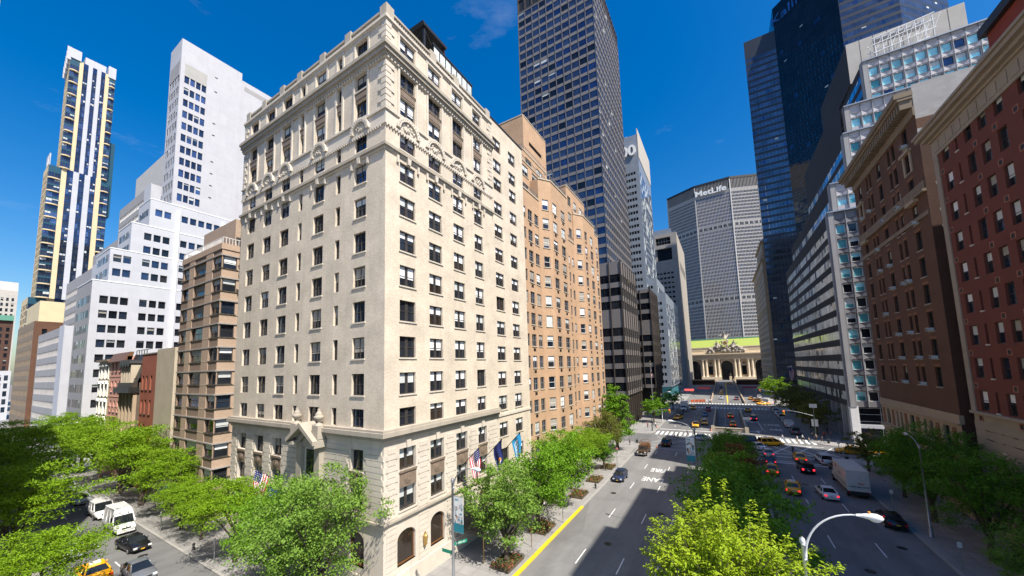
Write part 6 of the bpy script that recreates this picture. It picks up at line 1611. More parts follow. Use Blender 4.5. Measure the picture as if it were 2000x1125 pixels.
taxi('yellow taxi beyond the second crossing, left of three', 10.8, 218, 0); taxi('yellow taxi beyond the second crossing, middle of three', 12.8, 209, -25, brake=True); taxi('yellow taxi turning at the second crossing, nearest of three', 14.0, 194.5, -70)
make_car('van', 'white', 'white van with black rear windows at the second crossing', 17.0, 198.5, 0, True)
make_car('suv', 'white', 'small white car by the viaduct ramp beyond second crossing', 14.8, 226, 0)
slope = math.atan(4.6 / (HY1 - HY0)); zz = lambda y: -4.6 + 4.6 * (y - HY0) / (HY1 - HY0)
for y, lab, xx in ((159.5, 'yellow taxi higher up the sunken ramp', .85), (146.0, 'yellow taxi lower down the sunken ramp', 1.35)):
    taxi(lab, xx, y, 0, z=zz(y) + .02, tilt=slope, brake=True)
taxi('yellow taxi coming down the viaduct, nearer one', -2.4, 244, 180, z=vz(244)); taxi('yellow taxi far up the viaduct', -2.0, 262, 180, z=vz(262)); taxi('orange looking taxi at the top of the viaduct', 2.6, 330, 90, z=vz(330))
make_car('sedan', 'silver', 'pale blue grey car at the foot of the viaduct', -2.2, 216, 180, z=vz(216)); make_car('suv', 'navy', 'dark car on the viaduct behind the two taxis', -2.4, 290, 180, z=vz(290)); make_car('suv', 'grey', 'dark grey car at the right foot of the viaduct', 4.6, 214, 0, True, z=vz(214))
# left carriageway and its crossing
taxi('yellow taxi at the stop line facing the viewer, left of the pair', -8.7, 124.8, 180, plate='plate_y'); taxi('yellow taxi at the stop line facing the viewer, right of the pair', -6.6, 130.6, 184)
make_car('sedan', 'blue', 'blue grey sedan behind the pair of taxis on the left road', -7.2, 150.5, 180, group=GL); make_car('suv', 'red', 'red car far along the left road', -6.6, 165.5, 180, group=GL)
taxi('yellow taxi by the left kerb beyond the crossing', -15.0, 138.8, 168); make_car('suv', 'navy', 'dark utility car in front of the white box truck', -15.6, 151, 180, group=GL)
taxi('yellow taxi beside the white box truck', -12.4, 170.5, 180)
make_car('sedan', 'silver', 'silver grey sedan crossing in front of the stone parapet', -6.6, 104.2, 90)
make_car('suv', 'black', 'black utility van driving on the left road beside the orange cone', -13.2, 94.6, 0, plate='plate_y', group=GL)
make_car('hatch', 'navy', 'dark blue parked car by the left kerb with yellow plate', -16.9, 64.2, 180, plate='plate_y', group=GL)
make_car('sedan', 'blue', 'blue sedan crossing behind the median trees', -1.4, 105.2, 92); make_car('sedan', 'silver', 'pale blue sedan crossing nearest behind the median trees', .6, 101.4, 80); make_car('suv', 'navy', 'dark blue car crossing right behind the median trees', 3.2, 104.8, 88)
# side street by the hotel
make_car('hivan', 'white', 'tall white high roof van parked on the side street', -70.6, 15.3, -90); make_car('van', 'white', 'white van with red stripe parked behind the high roof van', -80.5, 15.4, -90)
make_car('sedan', 'black', 'black sedan with yellow plate parked in front of the high roof van', -61.6, 14.6, -84, plate='plate_y')
taxi('yellow taxi on the side street under the bright green tree', -56.4, 10.6, 90); make_car('sedan', 'grey', 'dark grey car at bottom left on the side street', -52.6, 13.0, -90); make_car('sedan', 'silver', 'pale blue car hidden by branches on the side street', -66, 10.4, 90)
taxi('yellow taxi in dark shade at the left frame edge', -97, 11.0, 90); taxi('second yellow taxi in dark shade near the left frame edge', -108, 11.6, 90)
make_car('van', 'white', 'white delivery van far down the side street', -140, 15.6, -90); make_car('sedan', 'silver', 'silver car parked behind the white van on side street', -92, 15.3, -90); make_car('suv', 'silver', 'grey car parked beyond the silver one on side street', -104, 15.4, -90); make_car('van', 'blue', 'blue van under the dark trees at left', -128, 11.6, 90)

def box_truck(label, x, y, h, boxcol, cabcol, bl, lettered=False):
    t = thing('box_truck', label, 'truck', (x, y, 0), R(h)); fy = bl / 2
    b = MB(); b.box(-1.22, 1.22, -fy, fy, 1.05, 3.75); b.box(-1.25, 1.25, -fy - .03, fy + .03, 3.75, 3.85); b.box(-1.25, 1.25, -fy - .04, -fy, 1.0, 1.2); b.build('cargo_box', boxcol, t)
    g = MB(); g.box(-1.1, 1.1, -fy - .06, -fy - .041, 1.25, 3.6); 
    for k in range(6): g.box(-1.1, 1.1, -fy - .075, -fy - .06, 1.3 + k * .39, 1.33 + k * .39)
    g.build('roller_door', boxcol, t)
    c = MB(); c.prism([(fy + .15, .6), (fy + .15, 2.5), (fy + 1.0, 2.55), (fy + 1.55, 1.75), (fy + 2.5, 1.5), (fy + 2.55, .6)], -1.0, 1.0, 0, lambda p, q, u: (u, p, q)); cb = c.build('cab', cabcol, t)
    w = MB(); w.face([(.9, fy + 1.04, 2.5), (-.9, fy + 1.04, 2.5), (-.92, fy + 1.56, 1.82), (.92, fy + 1.56, 1.82)]); w.build('windshield', 'carglass', t)
    for sx in (-1, 1):
        m = MB(); xx = sx * 1.012; m.face([(xx, fy + .3, 1.75), (xx, fy + 1.4, 1.75), (xx, fy + .98, 2.4), (xx, fy + .3, 2.4)]); m.build('side_window', 'carglass', t)
        m = MB(); a, b_ = sorted((sx * .6, sx * .92)); m.box(a, b_, fy + 2.5, fy + 2.58, 1.0, 1.25); m.build('headlight', 'head_lamp', t)
        m = MB(); a, b_ = sorted((sx * .95, sx * 1.15)); m.box(a, b_, -fy - .08, -fy - .02, .8, .95); m.build('tail_light', 'tail_lamp', t)
        m = MB(); a, b_ = sorted((sx * 1.15, sx * 1.4)); m.box(a, b_, fy + 1.3, fy + 1.4, 1.7, 2.2); m.build('mirror', 'trim', t)
    f = MB(); f.box(-.9, .9, -fy, fy + 2.2, .65, 1.05); f.box(-1.1, 1.1, -fy - .15, -fy, .5, .65); f.build('chassis', 'trim', t)
    f = MB(); f.box(-.8, .8, fy + 2.5, fy + 2.57, .75, 1.3); f.build('grille', 'trim', t)
    tm = MB(); tm.tube([(-.15, 0, 0), (.15, 0, 0)], .46, 14); tm = tm.mesh('wheel', ['tyre'], (0, 0, 0), True); rm = MB(); rm.tube([(-.165, 0, 0), (.165, 0, 0)], .27, 12); rm = rm.mesh('rim', ['rim'])
    for yy in (-fy + 1.2, fy + 1.75):
        for sx in (-1, 1): w = link('wheel', tm, t, (sx * .98, yy, .46)); link('rim', rm, w)
    if lettered:
        s = MB(); add_text(s, 'LEFT', lambda px, py, pz: (-1.232, 1.9 - px, 3.15 + py), .62, 0, .02); s.build('red_lettering', 'lettering_red', t)
        s = MB(); add_text(s, 'MOVING', lambda px, py, pz: (-1.232, 0 - px, 2.55 + py), .42, 0, .01)
        for k in range(2): s.box(-1.232, -1.225, -3.2, 3.2, 1.35 + k * .35, 1.45 + k * .35)
        add_text(s, '1-800-666-3339', lambda px, py, pz: (px, -fy - .078, 1.62 + py), .34, 0, .008); s.build('green_lettering', 'lettering_green', t)
        s = MB(); add_text(s, 'Van', lambda px, py, pz: (.25 + px, -fy - .078, 2.1 + py), .42, 0, .01); s.build('red_lettering', 'lettering_red', t)
    return t
M['lettering_red'] = plain('lettering_red', (.45, .03, .02), .6); M['lettering_green'] = plain('lettering_green', (.03, .10, .05), .6); M['truck_white'] = paint('truck_white', (.62, .60, .58), .45)
box_truck('white box truck with phone number on its rear door, parked in right shade', 15.2, 73.2, 0, 'truck_white', 'car_white', 7.2, True)
box_truck('pale box truck parked on the left road beyond the crossing', -15.0, 163.5, 180, 'truck_white', 'car_white', 5.5)
# brown utility pickup by the left kerb
def pickup():
    t = thing('pickup_truck', 'dark brown utility pickup with ladder rack parked by left kerb', 'truck', (-16.6, 84.3, 0), R(180))
    b = MB(); b.box(-.95, .95, -3.0, .2, .55, 1.25); b.box(-.95, .95, .2, 1.9, .5, 1.2); b.prism([(1.9, .5), (1.9, 1.2), (2.9, 1.1), (3.0, .5)], -.93, .93, 0, lambda p, q, u: (u, p, q)); b.build('body', 'car_brown', t)
    c = MB(); c.prism([(.25, 1.2), (.4, 1.95), (1.35, 1.95), (1.95, 1.2)], -.85, .85, 0, lambda p, q, u: (u, p, q)); c.build('cab', 'car_brown', t)
    w = MB(); w.face([(.75, 1.40, 1.90), (-.75, 1.40, 1.90), (-.8, 1.93, 1.24), (.8, 1.93, 1.24)]); w.build('windshield', 'carglass', t)
    for sx in (-1, 1):
        m = MB(); a, c_ = sorted((sx * .62, sx * .92)); m.box(a, c_, 2.9, 3.02, .78, 1.0); m.build('headlight', 'head_lamp', t)
        m = MB(); x = sx * .858; m.face([(x, .45, 1.28), (x, 1.75, 1.28), (x, 1.32, 1.88), (x, .5, 1.88)]); m.build('side_window', 'carglass', t)
    m = MB()
    for sx in (-.9, .9):
        for yy in (-2.9, -.9, .1): m.tube([(sx, yy, 1.2), (sx, yy, 2.5)], .04, 5)
        m.tube([(sx, -3, 2.5), (sx, 2.0, 2.5)], .04, 5)
    for yy in (-2.9, -.9, .1, 1.6): m.tube([(-.9, yy, 2.5), (.9, yy, 2.5)], .04, 5)
    m.box(-.85, .85, -2.8, -.2, 1.25, 1.9); m.build('ladder_rack', 'wood', t)
    tm = MB(); tm.tube([(-.13, 0, 0), (.13, 0, 0)], .4, 14); tm = tm.mesh('wheel', ['tyre']); rm = MB(); rm.tube([(-.14, 0, 0), (.14, 0, 0)], .23, 10); rm = rm.mesh('rim', ['rim'])
    for yy in (-1.9, 2.0):
        for sx in (-1, 1): w = link('wheel', tm, t, (sx * .86, yy, .4)); link('rim', rm, w)
    m = MB(); m.box(-.15, .15, 3.0, 3.03, .6, .72); m.build('license_plate', 'plate_w', t); m = MB(); m.box(-.95, .95, 2.98, 3.12, .45, .6); m.build('bumper', 'chrome', t); m = MB(); m.box(-.55, .55, 2.93, 3.0, .75, 1.05); m.build('grille', 'trim', t)
pickup()
# ------------------------------------------------------------------ people
def body_mesh(seed, pose):
    """one continuous skinned figure; returns mesh and the joint segments used to colour it"""
    r = random.Random(seed); V = []; Ed = []; Rd = []; SEG = []
    def v(p, rad): V.append(p); Rd.append(rad); return len(V) - 1
    def e(a, b, k): Ed.append((a, b)); SEG.append((V[a], V[b], k))
    st = .34 if pose == 'walk' else .05
    pel = v((0, 0, .95), .135); wa = v((0, .0, 1.12), .125); ch = v((0, .01, 1.33), .155); nk = v((0, .02, 1.49), .055); hd = v((0, .03, 1.62), .085); tp = v((0, .025, 1.70), .075); ns = v((0, .125, 1.605), .016); jw = v((0, .085, 1.55), .035)
    e(pel, wa, 'shirt'); e(wa, ch, 'shirt'); e(ch, nk, 'skin'); e(nk, hd, 'skin'); e(hd, tp, 'hair'); e(hd, ns, 'skin'); e(nk, jw, 'skin')
    for s, f in ((-1, 1), (1, -1)):
        hip = v((.095 * s, 0, .90), .095); kn = v((.10 * s, st * .55 * f + .05, .50), .062); an = v((.10 * s, st * f - (.05 if f < 0 else 0), .10 + (.06 if f < 0 and pose == 'walk' else 0)), .042); to = v((.11 * s, st * f + .15, .035), .034)
        e(pel, hip, 'trousers'); e(hip, kn, 'trousers'); e(kn, an, 'trousers'); e(an, to, 'shoes')
        sh = v((.19 * s, .01, 1.40), .062); el = v((.255 * s, -st * .35 * f - .02, 1.13), .042); wr = v((.25 * s, -st * .5 * f + .10, .90), .030); pm = v((.245 * s, -st * .5 * f + .14, .83), .034)
        e(ch, sh, 'shirt'); e(sh, el, 'shirt'); e(el, wr, 'skin'); e(wr, pm, 'skin')
        for k in range(4): q = v((.245 * s + (k - 1.5) * .006, -st * .5 * f + .125 + k * .016, .755 - (.012 if k in (1, 2) else 0)), .010); e(pm, q, 'skin')
        q = v((.225 * s, -st * .5 * f + .185, .80), .011); e(pm, q, 'skin')
    me = bpy.data.meshes.new('figure'); me.from_pydata(V, Ed, []); o = bpy.data.objects.new('figure', me); COL.objects.link(o)
    md = o.modifiers.new('s', 'SKIN'); md.use_smooth_shade = True
    for i, rd in enumerate(Rd): me.skin_vertices[0].data[i].radius = (rd, rd * (.72 if i in (1, 2) else 1))
    me.skin_vertices[0].data[0].use_root = True
    o.modifiers.new('u', 'SUBSURF').levels = 1
    dg = bpy.context.evaluated_depsgraph_get(); res = bpy.data.meshes.new_from_object(o.evaluated_get(dg)); bpy.data.objects.remove(o)
    return res, SEG
KEYS = ['skin', 'shirt', 'trousers', 'shoes', 'hair']
M['skin'] = plain('skin', (.45, .26, .18), .6); M['hair'] = plain('hair', (.03, .022, .016), .7); M['shoes'] = plain('shoes', (.02, .02, .02), .6)
CL = dict(white=(.70, .70, .69), black=(.015, .015, .018), navy=(.02, .03, .07), red=(.40, .03, .04), blue=(.12, .25, .45), tan=(.42, .33, .22), grey=(.18, .18, .19), pink=(.50, .20, .22), teal=(.05, .25, .28))
for k, c in CL.items(): M['cloth_' + k] = plain('cloth_' + k, c, .85)
FIG = {}
def person(label, x, y, heading, shirt, trousers, pose='walk', z=.0, s=1.0, group='people on the pavements and crossings', bag=None):
    if pose not in FIG:
        me, SEG = body_mesh(3, pose); idx = []
        for p in me.polygons:
            c = p.center; best = None
            for a, b, k in SEG:
                a, b = Vector(a), Vector(b); d = b - a; t = max(0, min(1, (c - a).dot(d) / d.length_squared)); dist = (c - a - d * t).length
                if best is None or dist < best[0]: best = (dist, k)
            idx.append(KEYS.index(best[1]))
        FIG[pose] = (me, idx)
    me, idx = FIG[pose]; m2 = me.copy(); m2.materials.clear()
    for n in ('skin', 'cloth_' + shirt, 'cloth_' + trousers, 'shoes', 'hair'): m2.materials.append(M[n])
    m2.polygons.foreach_set('material_index', idx)
    o = link('person', m2, None, (x, y, z), R(heading)); o.scale = (s, s, s); tag(o, label, 'person', group)
    if bag:
        b = MB(); b.box(.20, .40, -.08, .08, .45, .78); b.tube([(.3, 0, .78), (.27, .06, .86)], .012, 4); tag(b.build('hand_bag', 'cloth_' + bag), 'small %s bag carried by %s' % (bag, label.split(' walking')[0].split(' standing')[0].split(' crossing')[0]), 'bag').location = (x, y, z)
    return o
PP = [('person in white shirt and blue trousers on the crosswalk, leftmost of the right group', 11.2, 110.4, 95, 'white', 'blue', 'walk', 0),
      ('person in white top stepping onto the right crosswalk with bare arms', 13.9, 109.2, 80, 'white', 'tan', 'walk', 0),
      ('person in bright white shirt and dark trousers on the right crosswalk', 15.2, 111.2, -90, 'white', 'black', 'walk', 0),
      ('person in tan top and teal trousers at the end of the right crosswalk', 15.9, 107.9, 70, 'tan', 'teal', 'walk', 0),
      ('person in tan shirt and black trousers at the right corner kerb', 17.9, 112.2, 100, 'tan', 'black', 'walk', .14),
      ('person in black clothes striding left at the right corner', 18.6, 109.6, 60, 'black', 'black', 'walk', .14),
      ('person in dark clothes crossing the road between the taxis', 11.3, 96.0, 10, 'black', 'navy', 'stand', 0),
      ('person in red shirt standing by the right signal post', 20.2, 116.4, 180, 'red', 'black', 'stand', .14),
      ('person in pink shirt standing deeper on the right pavement', 21.9, 118.5, 150, 'pink', 'grey', 'stand', .14),
      ('person in navy jacket on the right pavement by strip windows', 22.4, 125.0, 180, 'navy', 'black', 'walk', .14),
      ('person in dark clothes on the right pavement further away', 21.5, 135, 0, 'grey', 'black', 'walk', .14),
      ('person in black on the left crosswalk in front of the taxis', -9.8, 108.4, -90, 'black', 'black', 'walk', 0),
      ('person in grey on the near side of the left crosswalk', -12.2, 101.8, 90, 'grey', 'navy', 'walk', 0),
      ('person in black beside the one in grey on the left crossing', -11.5, 102.6, 90, 'black', 'black', 'walk', 0),
      ('person in white cap waiting at the left crossing corner', -19.4, 118.6, 60, 'white', 'black', 'stand', .14),
      ('person in navy near the left corner bicycle stands', -20.6, 121.4, 0, 'navy', 'grey', 'stand', .14),
      ('person in red walking at the left corner beyond the crossing', -21.4, 116.6, 180, 'red', 'navy', 'walk', .14),
      ('person in white shirt at the far crossing by parked cars', 17.9, 186, 90, 'white', 'navy', 'walk', 0),
      ('person in red shirt at the far right crossing', 18.6, 183.4, -90, 'red', 'black', 'walk', 0),
      ('person in teal top at the far right crossing', 19.4, 188, 90, 'teal', 'black', 'walk', 0),
      ('person in tan top walking behind the hotel side trees', -46.5, 20.6, 90, 'tan', 'navy', 'walk', .14),
      ('person in blue shirt walking past the brown apartment block', -66, 20.2, -90, 'blue', 'black', 'walk', .14)]
PP += [('person in grey suit walking under the olive trees on right pavement', 22.8, 129.5, 0, 'grey', 'grey', 'walk', .14), ('person in white shirt further down the right pavement', 21.6, 141, 180, 'white', 'navy', 'walk', .14), ('person in teal top beside the parked dark grey car', 18.6, 121.5, 20, 'teal', 'navy', 'stand', .14), ('person in tan coat waiting at the right kerb by the signal', 17.8, 115.8, 200, 'tan', 'navy', 'stand', .14),
       ('person in white shirt on the hotel pavement under the second street tree', -22.6, 45.5, 0, 'white', 'black', 'walk', .14), ('person in navy dress shirt by the hotel awning', -22.0, 36.5, 180, 'navy', 'black', 'walk', .14), ('person in pink top near the brown pickup on the left pavement', -21.6, 80.5, 0, 'pink', 'navy', 'walk', .14), ('person in grey on the left pavement beyond the tall tree', -21.2, 91.2, 180, 'grey', 'black', 'walk', .14)]
for i, (lab, x, y, h, a, b, p, z) in enumerate(PP): person(lab, x, y, h, a, b, p, z, .96 + (i * 7 % 5) * .02)

# ------------------------------------------------------------------ street furniture
M['galv'] = plain('galv', (.34, .35, .36), .45, .6, .15); M['pole_green'] = plain('pole_green', (.035, .06, .05), .5); M['lamp_white'] = plain('lamp_white', (.66, .67, .68), .35, 0, .08)
M['lens'] = plain('lens', (.60, .62, .62), .2, 0, .05); M['sign_green'] = plain('sign_green', (.01, .22, .13), .5, 0, .08); M['sign_white'] = plain('sign_white', (.68, .68, .66), .5); M['signal_yellow'] = plain('signal_yellow', (.70, .42, .02), .5); M['cone_orange'] = plain('cone_orange', (.80, .14, .02), .6); M['amber'] = plain('amber', (.75, .30, .06), .4)
def street_lamp(label, x, y, zb, ztop, reach, rise, az, r=.085, head=1.0, mat='galv', base=True):
    """octagonal pole, curved arm towards azimuth az (deg from +X), cobra head with photocell"""
    t = thing('street_lamp', label, 'street lamp', (x, y, zb), R(az))
    p = MB(); h = ztop - zb
    if base: p.tube([(0, 0, 0), (0, 0, .9), (0, 0, 1.0)], [r * 2.0, r * 1.8, r * 1.3], 8)
    p.tube([(0, 0, .0), (0, 0, h)], [r * 1.25, r * .85], 8); p.lathe([(r, 0), (r * 1.5, .1), (r * 1.3, .25), (.02, .34)], 0, 0, h, 10); p.build('pole', mat, t, (0, 0, 0), True)
    a = MB(); n = 12
    pts = [(r + reach * (1 - math.cos(math.pi / 2 * i / n)) ** 1.0, 0, h - rise * .25 + rise * math.sin(math.pi / 2 * i / n)) for i in range(n + 1)]
    a.tube(pts, [r * .62 - r * .2 * i / n for i in range(n + 1)], 8); a.tube([(0, 0, h - rise * .3), (r + .05, 0, h - rise * .3)], r * .9, 8); a.tube([(0, 0, h - rise * .02), (r + reach * .03, 0, h - rise * .02)], r * .5, 6); a.build('arm', mat, t, (0, 0, 0), True)
    ex, ez = pts[-1][0], pts[-1][2]; k = head
    hd = MB(); hd.tube([(ex - .1 * k, 0, ez), (ex + .12 * k, 0, ez + .01 * k), (ex + .35 * k, 0, ez + .02 * k), (ex + .62 * k, 0, ez + .01 * k), (ex + .80 * k, 0, ez - .02 * k), (ex + .86 * k, 0, ez - .04 * k)], [.055 * k, .09 * k, .15 * k, .17 * k, .12 * k, .03 * k], 12)
    o = hd.build('lamp_head', 'lamp_white', t, (0, 0, 0), True)
    l = MB(); l.blob((ex + .58 * k, 0, ez - .10 * k), .22 * k, .13 * k, .12 * k, 0, 12, 6); l.build('lens', 'lens', o, (0, 0, 0), True)
    c = MB(); c.tube([(ex + .38 * k, 0, ez + .15 * k), (ex + .38 * k, 0, ez + .24 * k)], .05 * k, 8); c.build('photocell', 'amber', o)
    return t
street_lamp('pale grey street lamp with curved arm nearest the viewer over right road', 2.55, 21.7, .18, 11.4, 2.0, 2.2, 0, .08, .92, 'lamp_white', True)
L1 = street_lamp('galvanised street lamp with white banner beside the hotel corner', -19.5, 22.8, .14, 10.9, 1.9, 1.7, 0, .10, .95)
street_lamp('dark street lamp with teal and white banner above the median trees', -3.3, 44.8, .18, 12.4, 2.0, 1.1, 170, .085, .9)
street_lamp('grey street lamp among the dark trees on the right pavement', 18.2, 58.2, .14, 9.6, 2.6, 1.4, 90, .09, 1.0)
street_lamp('grey street lamp past the crossing on the left pavement', -19.4, 133, .14, 9.0, 2.2, 1.3, 0, .09, 1.0)
street_lamp('grey street lamp past the crossing beside the olive trees', 18.4, 160, .14, 9.0, 2.6, 1.4, 180, .09, 1.0)
street_lamp('twin globe style dark lamp at the far left cross street', -128, 19.2, .14, 9.5, 2.4, 1.4, 0, .12, 1.3, 'pole_green')
def banner(label, x, y, z0, z1, w, seed, dirx=1):
    t = thing('banner', label, 'banner', (x, y, z0)); r = random.Random(seed); h = z1 - z0; x0, x1 = sorted((.12 * dirx, (.12 + w) * dirx))
    m = MB(); m.box(x0, x1, -.012, .012, h * .25, h); m.build('cloth', 'sign_white', t); m = MB(); m.box(x0, x1, -.012, .012, 0, h * .249); m.build('teal_panel', 'banner_teal', t)
    m = MB()
    for zz in (-.02, h + .02): m.tube([(0, 0, zz), ((.12 + w) * dirx, 0, zz)], .02, 6)
    m.build('bracket', 'galv', t)
    for mt, n in (('banner_grey', 26), ('orange', 7), ('banner_teal', 8), ('bark', 9)):
        m = MB()
        for i in range(n):
            px = x0 + .05 + r.random() * (w - .1); pz = h * (.28 + .5 * r.random() ** 1.6); a, b = r.uniform(.02, .09), r.uniform(.03, .16); ang = r.uniform(-.6, .6); c, s = math.cos(ang), math.sin(ang)
            px = min(max(px, x0 + .14), x1 - .14)
            m.face([(px + u * c - v_ * s, -.016 - i * .0003, pz + u * s + v_ * c) for u, v_ in ((-a, -b), (a, -b), (a, b), (-a, b))])
        m.build('printed_pattern', mt, t)
    m = MB()
    for i in range(5): m.box(x0 + .14 + i * .07, x0 + .18 + i * .07, -.018, -.013, h * .88, h * .935)
    m.build('printed_heading', 'banner_teal', t)
M['banner_teal'] = plain('banner_teal', (.02, .20, .25), .7); M['banner_grey'] = plain('banner_grey', (.42, .44, .45), .8)
banner('white street banner with teal foot on the lamp by the hotel corner', -19.5, 22.8, 7.15, 9.85, .95, 3)
banner('white street banner with teal foot over the median trees', -3.3, 44.8, 9.0, 11.6, .85, 8, -1)
def street_sign(txt, label, x, y, z, ang, w):
    t = thing('street_sign', label, 'street sign', (x, y, z), R(ang))
    m = MB(); m.box(.1, .1 + w, -.015, .015, 0, .26); m.build('plate', 'sign_green', t)
    m = MB(); add_text(m, txt, lambda px, py, pz: (.1 + w / 2 + px, -.018, .13 + py), .2, 0, .004); m.build('lettering', 'sign_white', t)
street_sign('PARK AV', 'green street sign reading PARK AV on the banner lamp by the hotel', -19.5, 22.8, 6.0, 62, 1.1)
street_sign('E 38 ST', 'green street sign reading E 38 ST on the banner lamp by the hotel', -19.5, 22.8, 5.35, 180, 1.05)
def traffic_signal(label, x, y, h, arm, arise, az, mat='pole_green', lamp='red_on'):
    t = thing('traffic_signal', label, 'traffic light', (x, y, .1), R(az))
    p = MB(); p.tube([(0, 0, 0), (0, 0, 1.0)], .17, 8); p.tube([(0, 0, 0), (0, 0, h)], [.12, .09], 8); p.build('pole', mat, t)
    a = MB(); pts = [(arm * i / 6, 0, h - .4 + arise * math.sin(math.pi / 2 * i / 6)) for i in range(7)]; a.tube(pts, [.07 - .005 * i for i in range(7)], 7); a.build('arm', 'galv', t)
    for k, xx in enumerate((arm * .97,)):
        z = pts[-1][2] - .55; m = MB(); m.box(xx - .18, xx + .18, -.16, .16, z - .55, z + .5); o = m.build('signal_box', 'signal_yellow', t)
        for j, cm in enumerate((lamp, 'trim', 'trim')):
            for sy in (-1, 1): m = MB(); m.tube([(xx, sy * .165, z + .32 - j * .34), (xx, sy * .2, z + .32 - j * .34)], .11, 10); m.build('signal_lens', cm, o)
    m = MB(); m.box(-.2, .2, -.35, -.12, 2.3, 2.8); m.build('pedestrian_signal', 'trim', t)
    return t
M['red_on'] = plain('red_on', (1, .05, .03), .4, 0, 0, 1, .5, 3.0)
traffic_signal('green post traffic light with yellow signal arm at the left corner', -19.4, 112.4, 6.0, 5.2, .9, 0)
traffic_signal('dark post traffic light with long arm at the right corner', 18.0, 112.8, 6.3, 6.0, 1.2, 180)
traffic_signal('traffic light with red signal at the far left crossing', -19, 193, 6.0, 5, .9, 0); traffic_signal('traffic light at the far right crossing before the bright tree', 18, 193, 6.2, 5, 1.0, 180)
def sign_post(label, x, y, h, plates):
    t = thing('sign_post', label, 'sign', (x, y, .1)); p = MB(); p.tube([(0, 0, 0), (0, 0, h)], .05, 6); p.build('post', 'galv', t)
    for z, w, hh, mt in plates: m = MB(); m.box(-w / 2, w / 2, -.075, -.05, z, z + hh); m.build('plate', mt, t)
sign_post('post with white regulation plates beside the right signal', 18.35, 114.6, 8.6, [(7.7, 1.5, .95, 'sign_white'), (3.2, 1.3, 1.7, 'sign_white')])
sign_post('slim sign post with blank plate at the right corner kerb', 17.9, 91.8, 4.4, [(3.4, .4, .6, 'sign_white')])
sign_post('small grey sign plate on the ramp parapet', 4.6, 121.5, 4.0, [(3.0, 1.7, .9, 'shade')])
for i, (x, y, lab) in enumerate([(-14.9, 90.9, 'orange traffic cone beside the brown pickup'), (-18.9, 117.8, 'orange traffic cone at the left corner'), (-4.4, 118, 'orange traffic cone by the ramp parapet')]):
    t = thing('traffic_cone', lab, 'cone', (x, y, .14 if x < -18.5 else 0), 0, 'traffic cones'); m = MB(); m.box(-.2, .2, -.2, .2, 0, .05); m.build('base', 'trim', t)
    m = MB(); m.lathe([(.16, .05), (.1, .4), (.05, .8)], 0, 0, 0, 12); m.build('cone', 'cone_orange', t); m = MB(); m.lathe([(.115, .36), (.09, .5)], 0, 0, 0, 12); m.build('band', 'white', t)
# tree stakes, kerb posts
for i, (x, y, lab) in enumerate([(-19.7, 36.2, 'thin rusty stake beside the yellow kerb near the first tree'), (-19.9, 39.4, 'thin rusty stake beside the yellow kerb further on'), (18.6, 46.6, 'rusty stake on the shaded right pavement')]):
    m = MB(); m.tube([(x, y, .1), (x + .03, y, 2.2)], .035, 6); m.box(x - .09, x + .12, y - .02, y + .02, 1.7, 2.1); tag(m.build('stake', 'wood'), lab, 'stake', 'rusty stakes by the kerbs')
# construction barriers at the far left crossing
M['barrier'] = plain('barrier', (.75, .16, .05), .6)
for i in range(6):
    x = -15.2 + i * 1.6; m = MB(); m.box(x, x + 1.4, 198 + i * .9, 198.25 + i * .9, .15, 1.35); m.box(x, x + .08, 197.9 + i * .9, 198.35 + i * .9, 0, 1.35); m.box(x + 1.32, x + 1.4, 197.9 + i * .9, 198.35 + i * .9, 0, 1.35)
    tag(m.build('road_barrier', 'barrier' if i < 4 else 'white'), '%s road work barrier, %s from the left in the row at the far crossing' % ('orange' if i < 4 else 'white', ['first', 'second', 'third', 'fourth', 'fifth', 'sixth'][i]), 'barrier', 'road work barriers at the far crossing')
for lab, x0, x1, y, mt in (('red awning under the viaduct on the left', -15, -8, 252, 'awn_red'), ('dark red awning under the viaduct on the right', 9, 17, 262, 'awn_dark'), ('red market awning at the far left of the viaduct', -21, -16, 236, 'awn_red')):
    M.setdefault('awn_red', plain('awn_red', (.55, .05, .05), .7)); M.setdefault('awn_dark', plain('awn_dark', (.22, .02, .04), .7))
    t = thing('awning', lab, 'awning', (x0, y, 0)); m = MB(); m.prism([(y - 1.6, 3.0), (y, 4.1), (y + .2, 4.1), (y + .2, 3.0)], x0, x1, 0, lambda p, q, u: (u, p, q)); m.build('canopy', mt, t, (x0, y, 0))
    m = MB()
    for x in (x0 + .2, x1 - .2): m.tube([(x, y - 1.4, 0), (x, y - 1.4, 3.0)], .06, 6); m.tube([(x, y + .1, 0), (x, y + .1, 3.0)], .06, 6)
    m.build('post', 'trim', t, (x0, y, 0))
for x0, x1, lab in ((-24.5, -7.2, 'dark arcade wall under the left side of the viaduct end'), (8.2, 26, 'dark arcade wall under the right side of the viaduct end')):
    t = thing('arcade_wall', lab, 'wall', (x0, 352, 0)); m = MB(); m.box(x0, x1, 352, 353, -2, 3.4); m.build('wall', 'dark_brick', t, (x0, 352, 0)); m = MB(); m.box(x0, x1, 351.6, 353.2, 3.4, 4.4); m.build('coping', 'lime_stone', t, (x0, 352, 0))
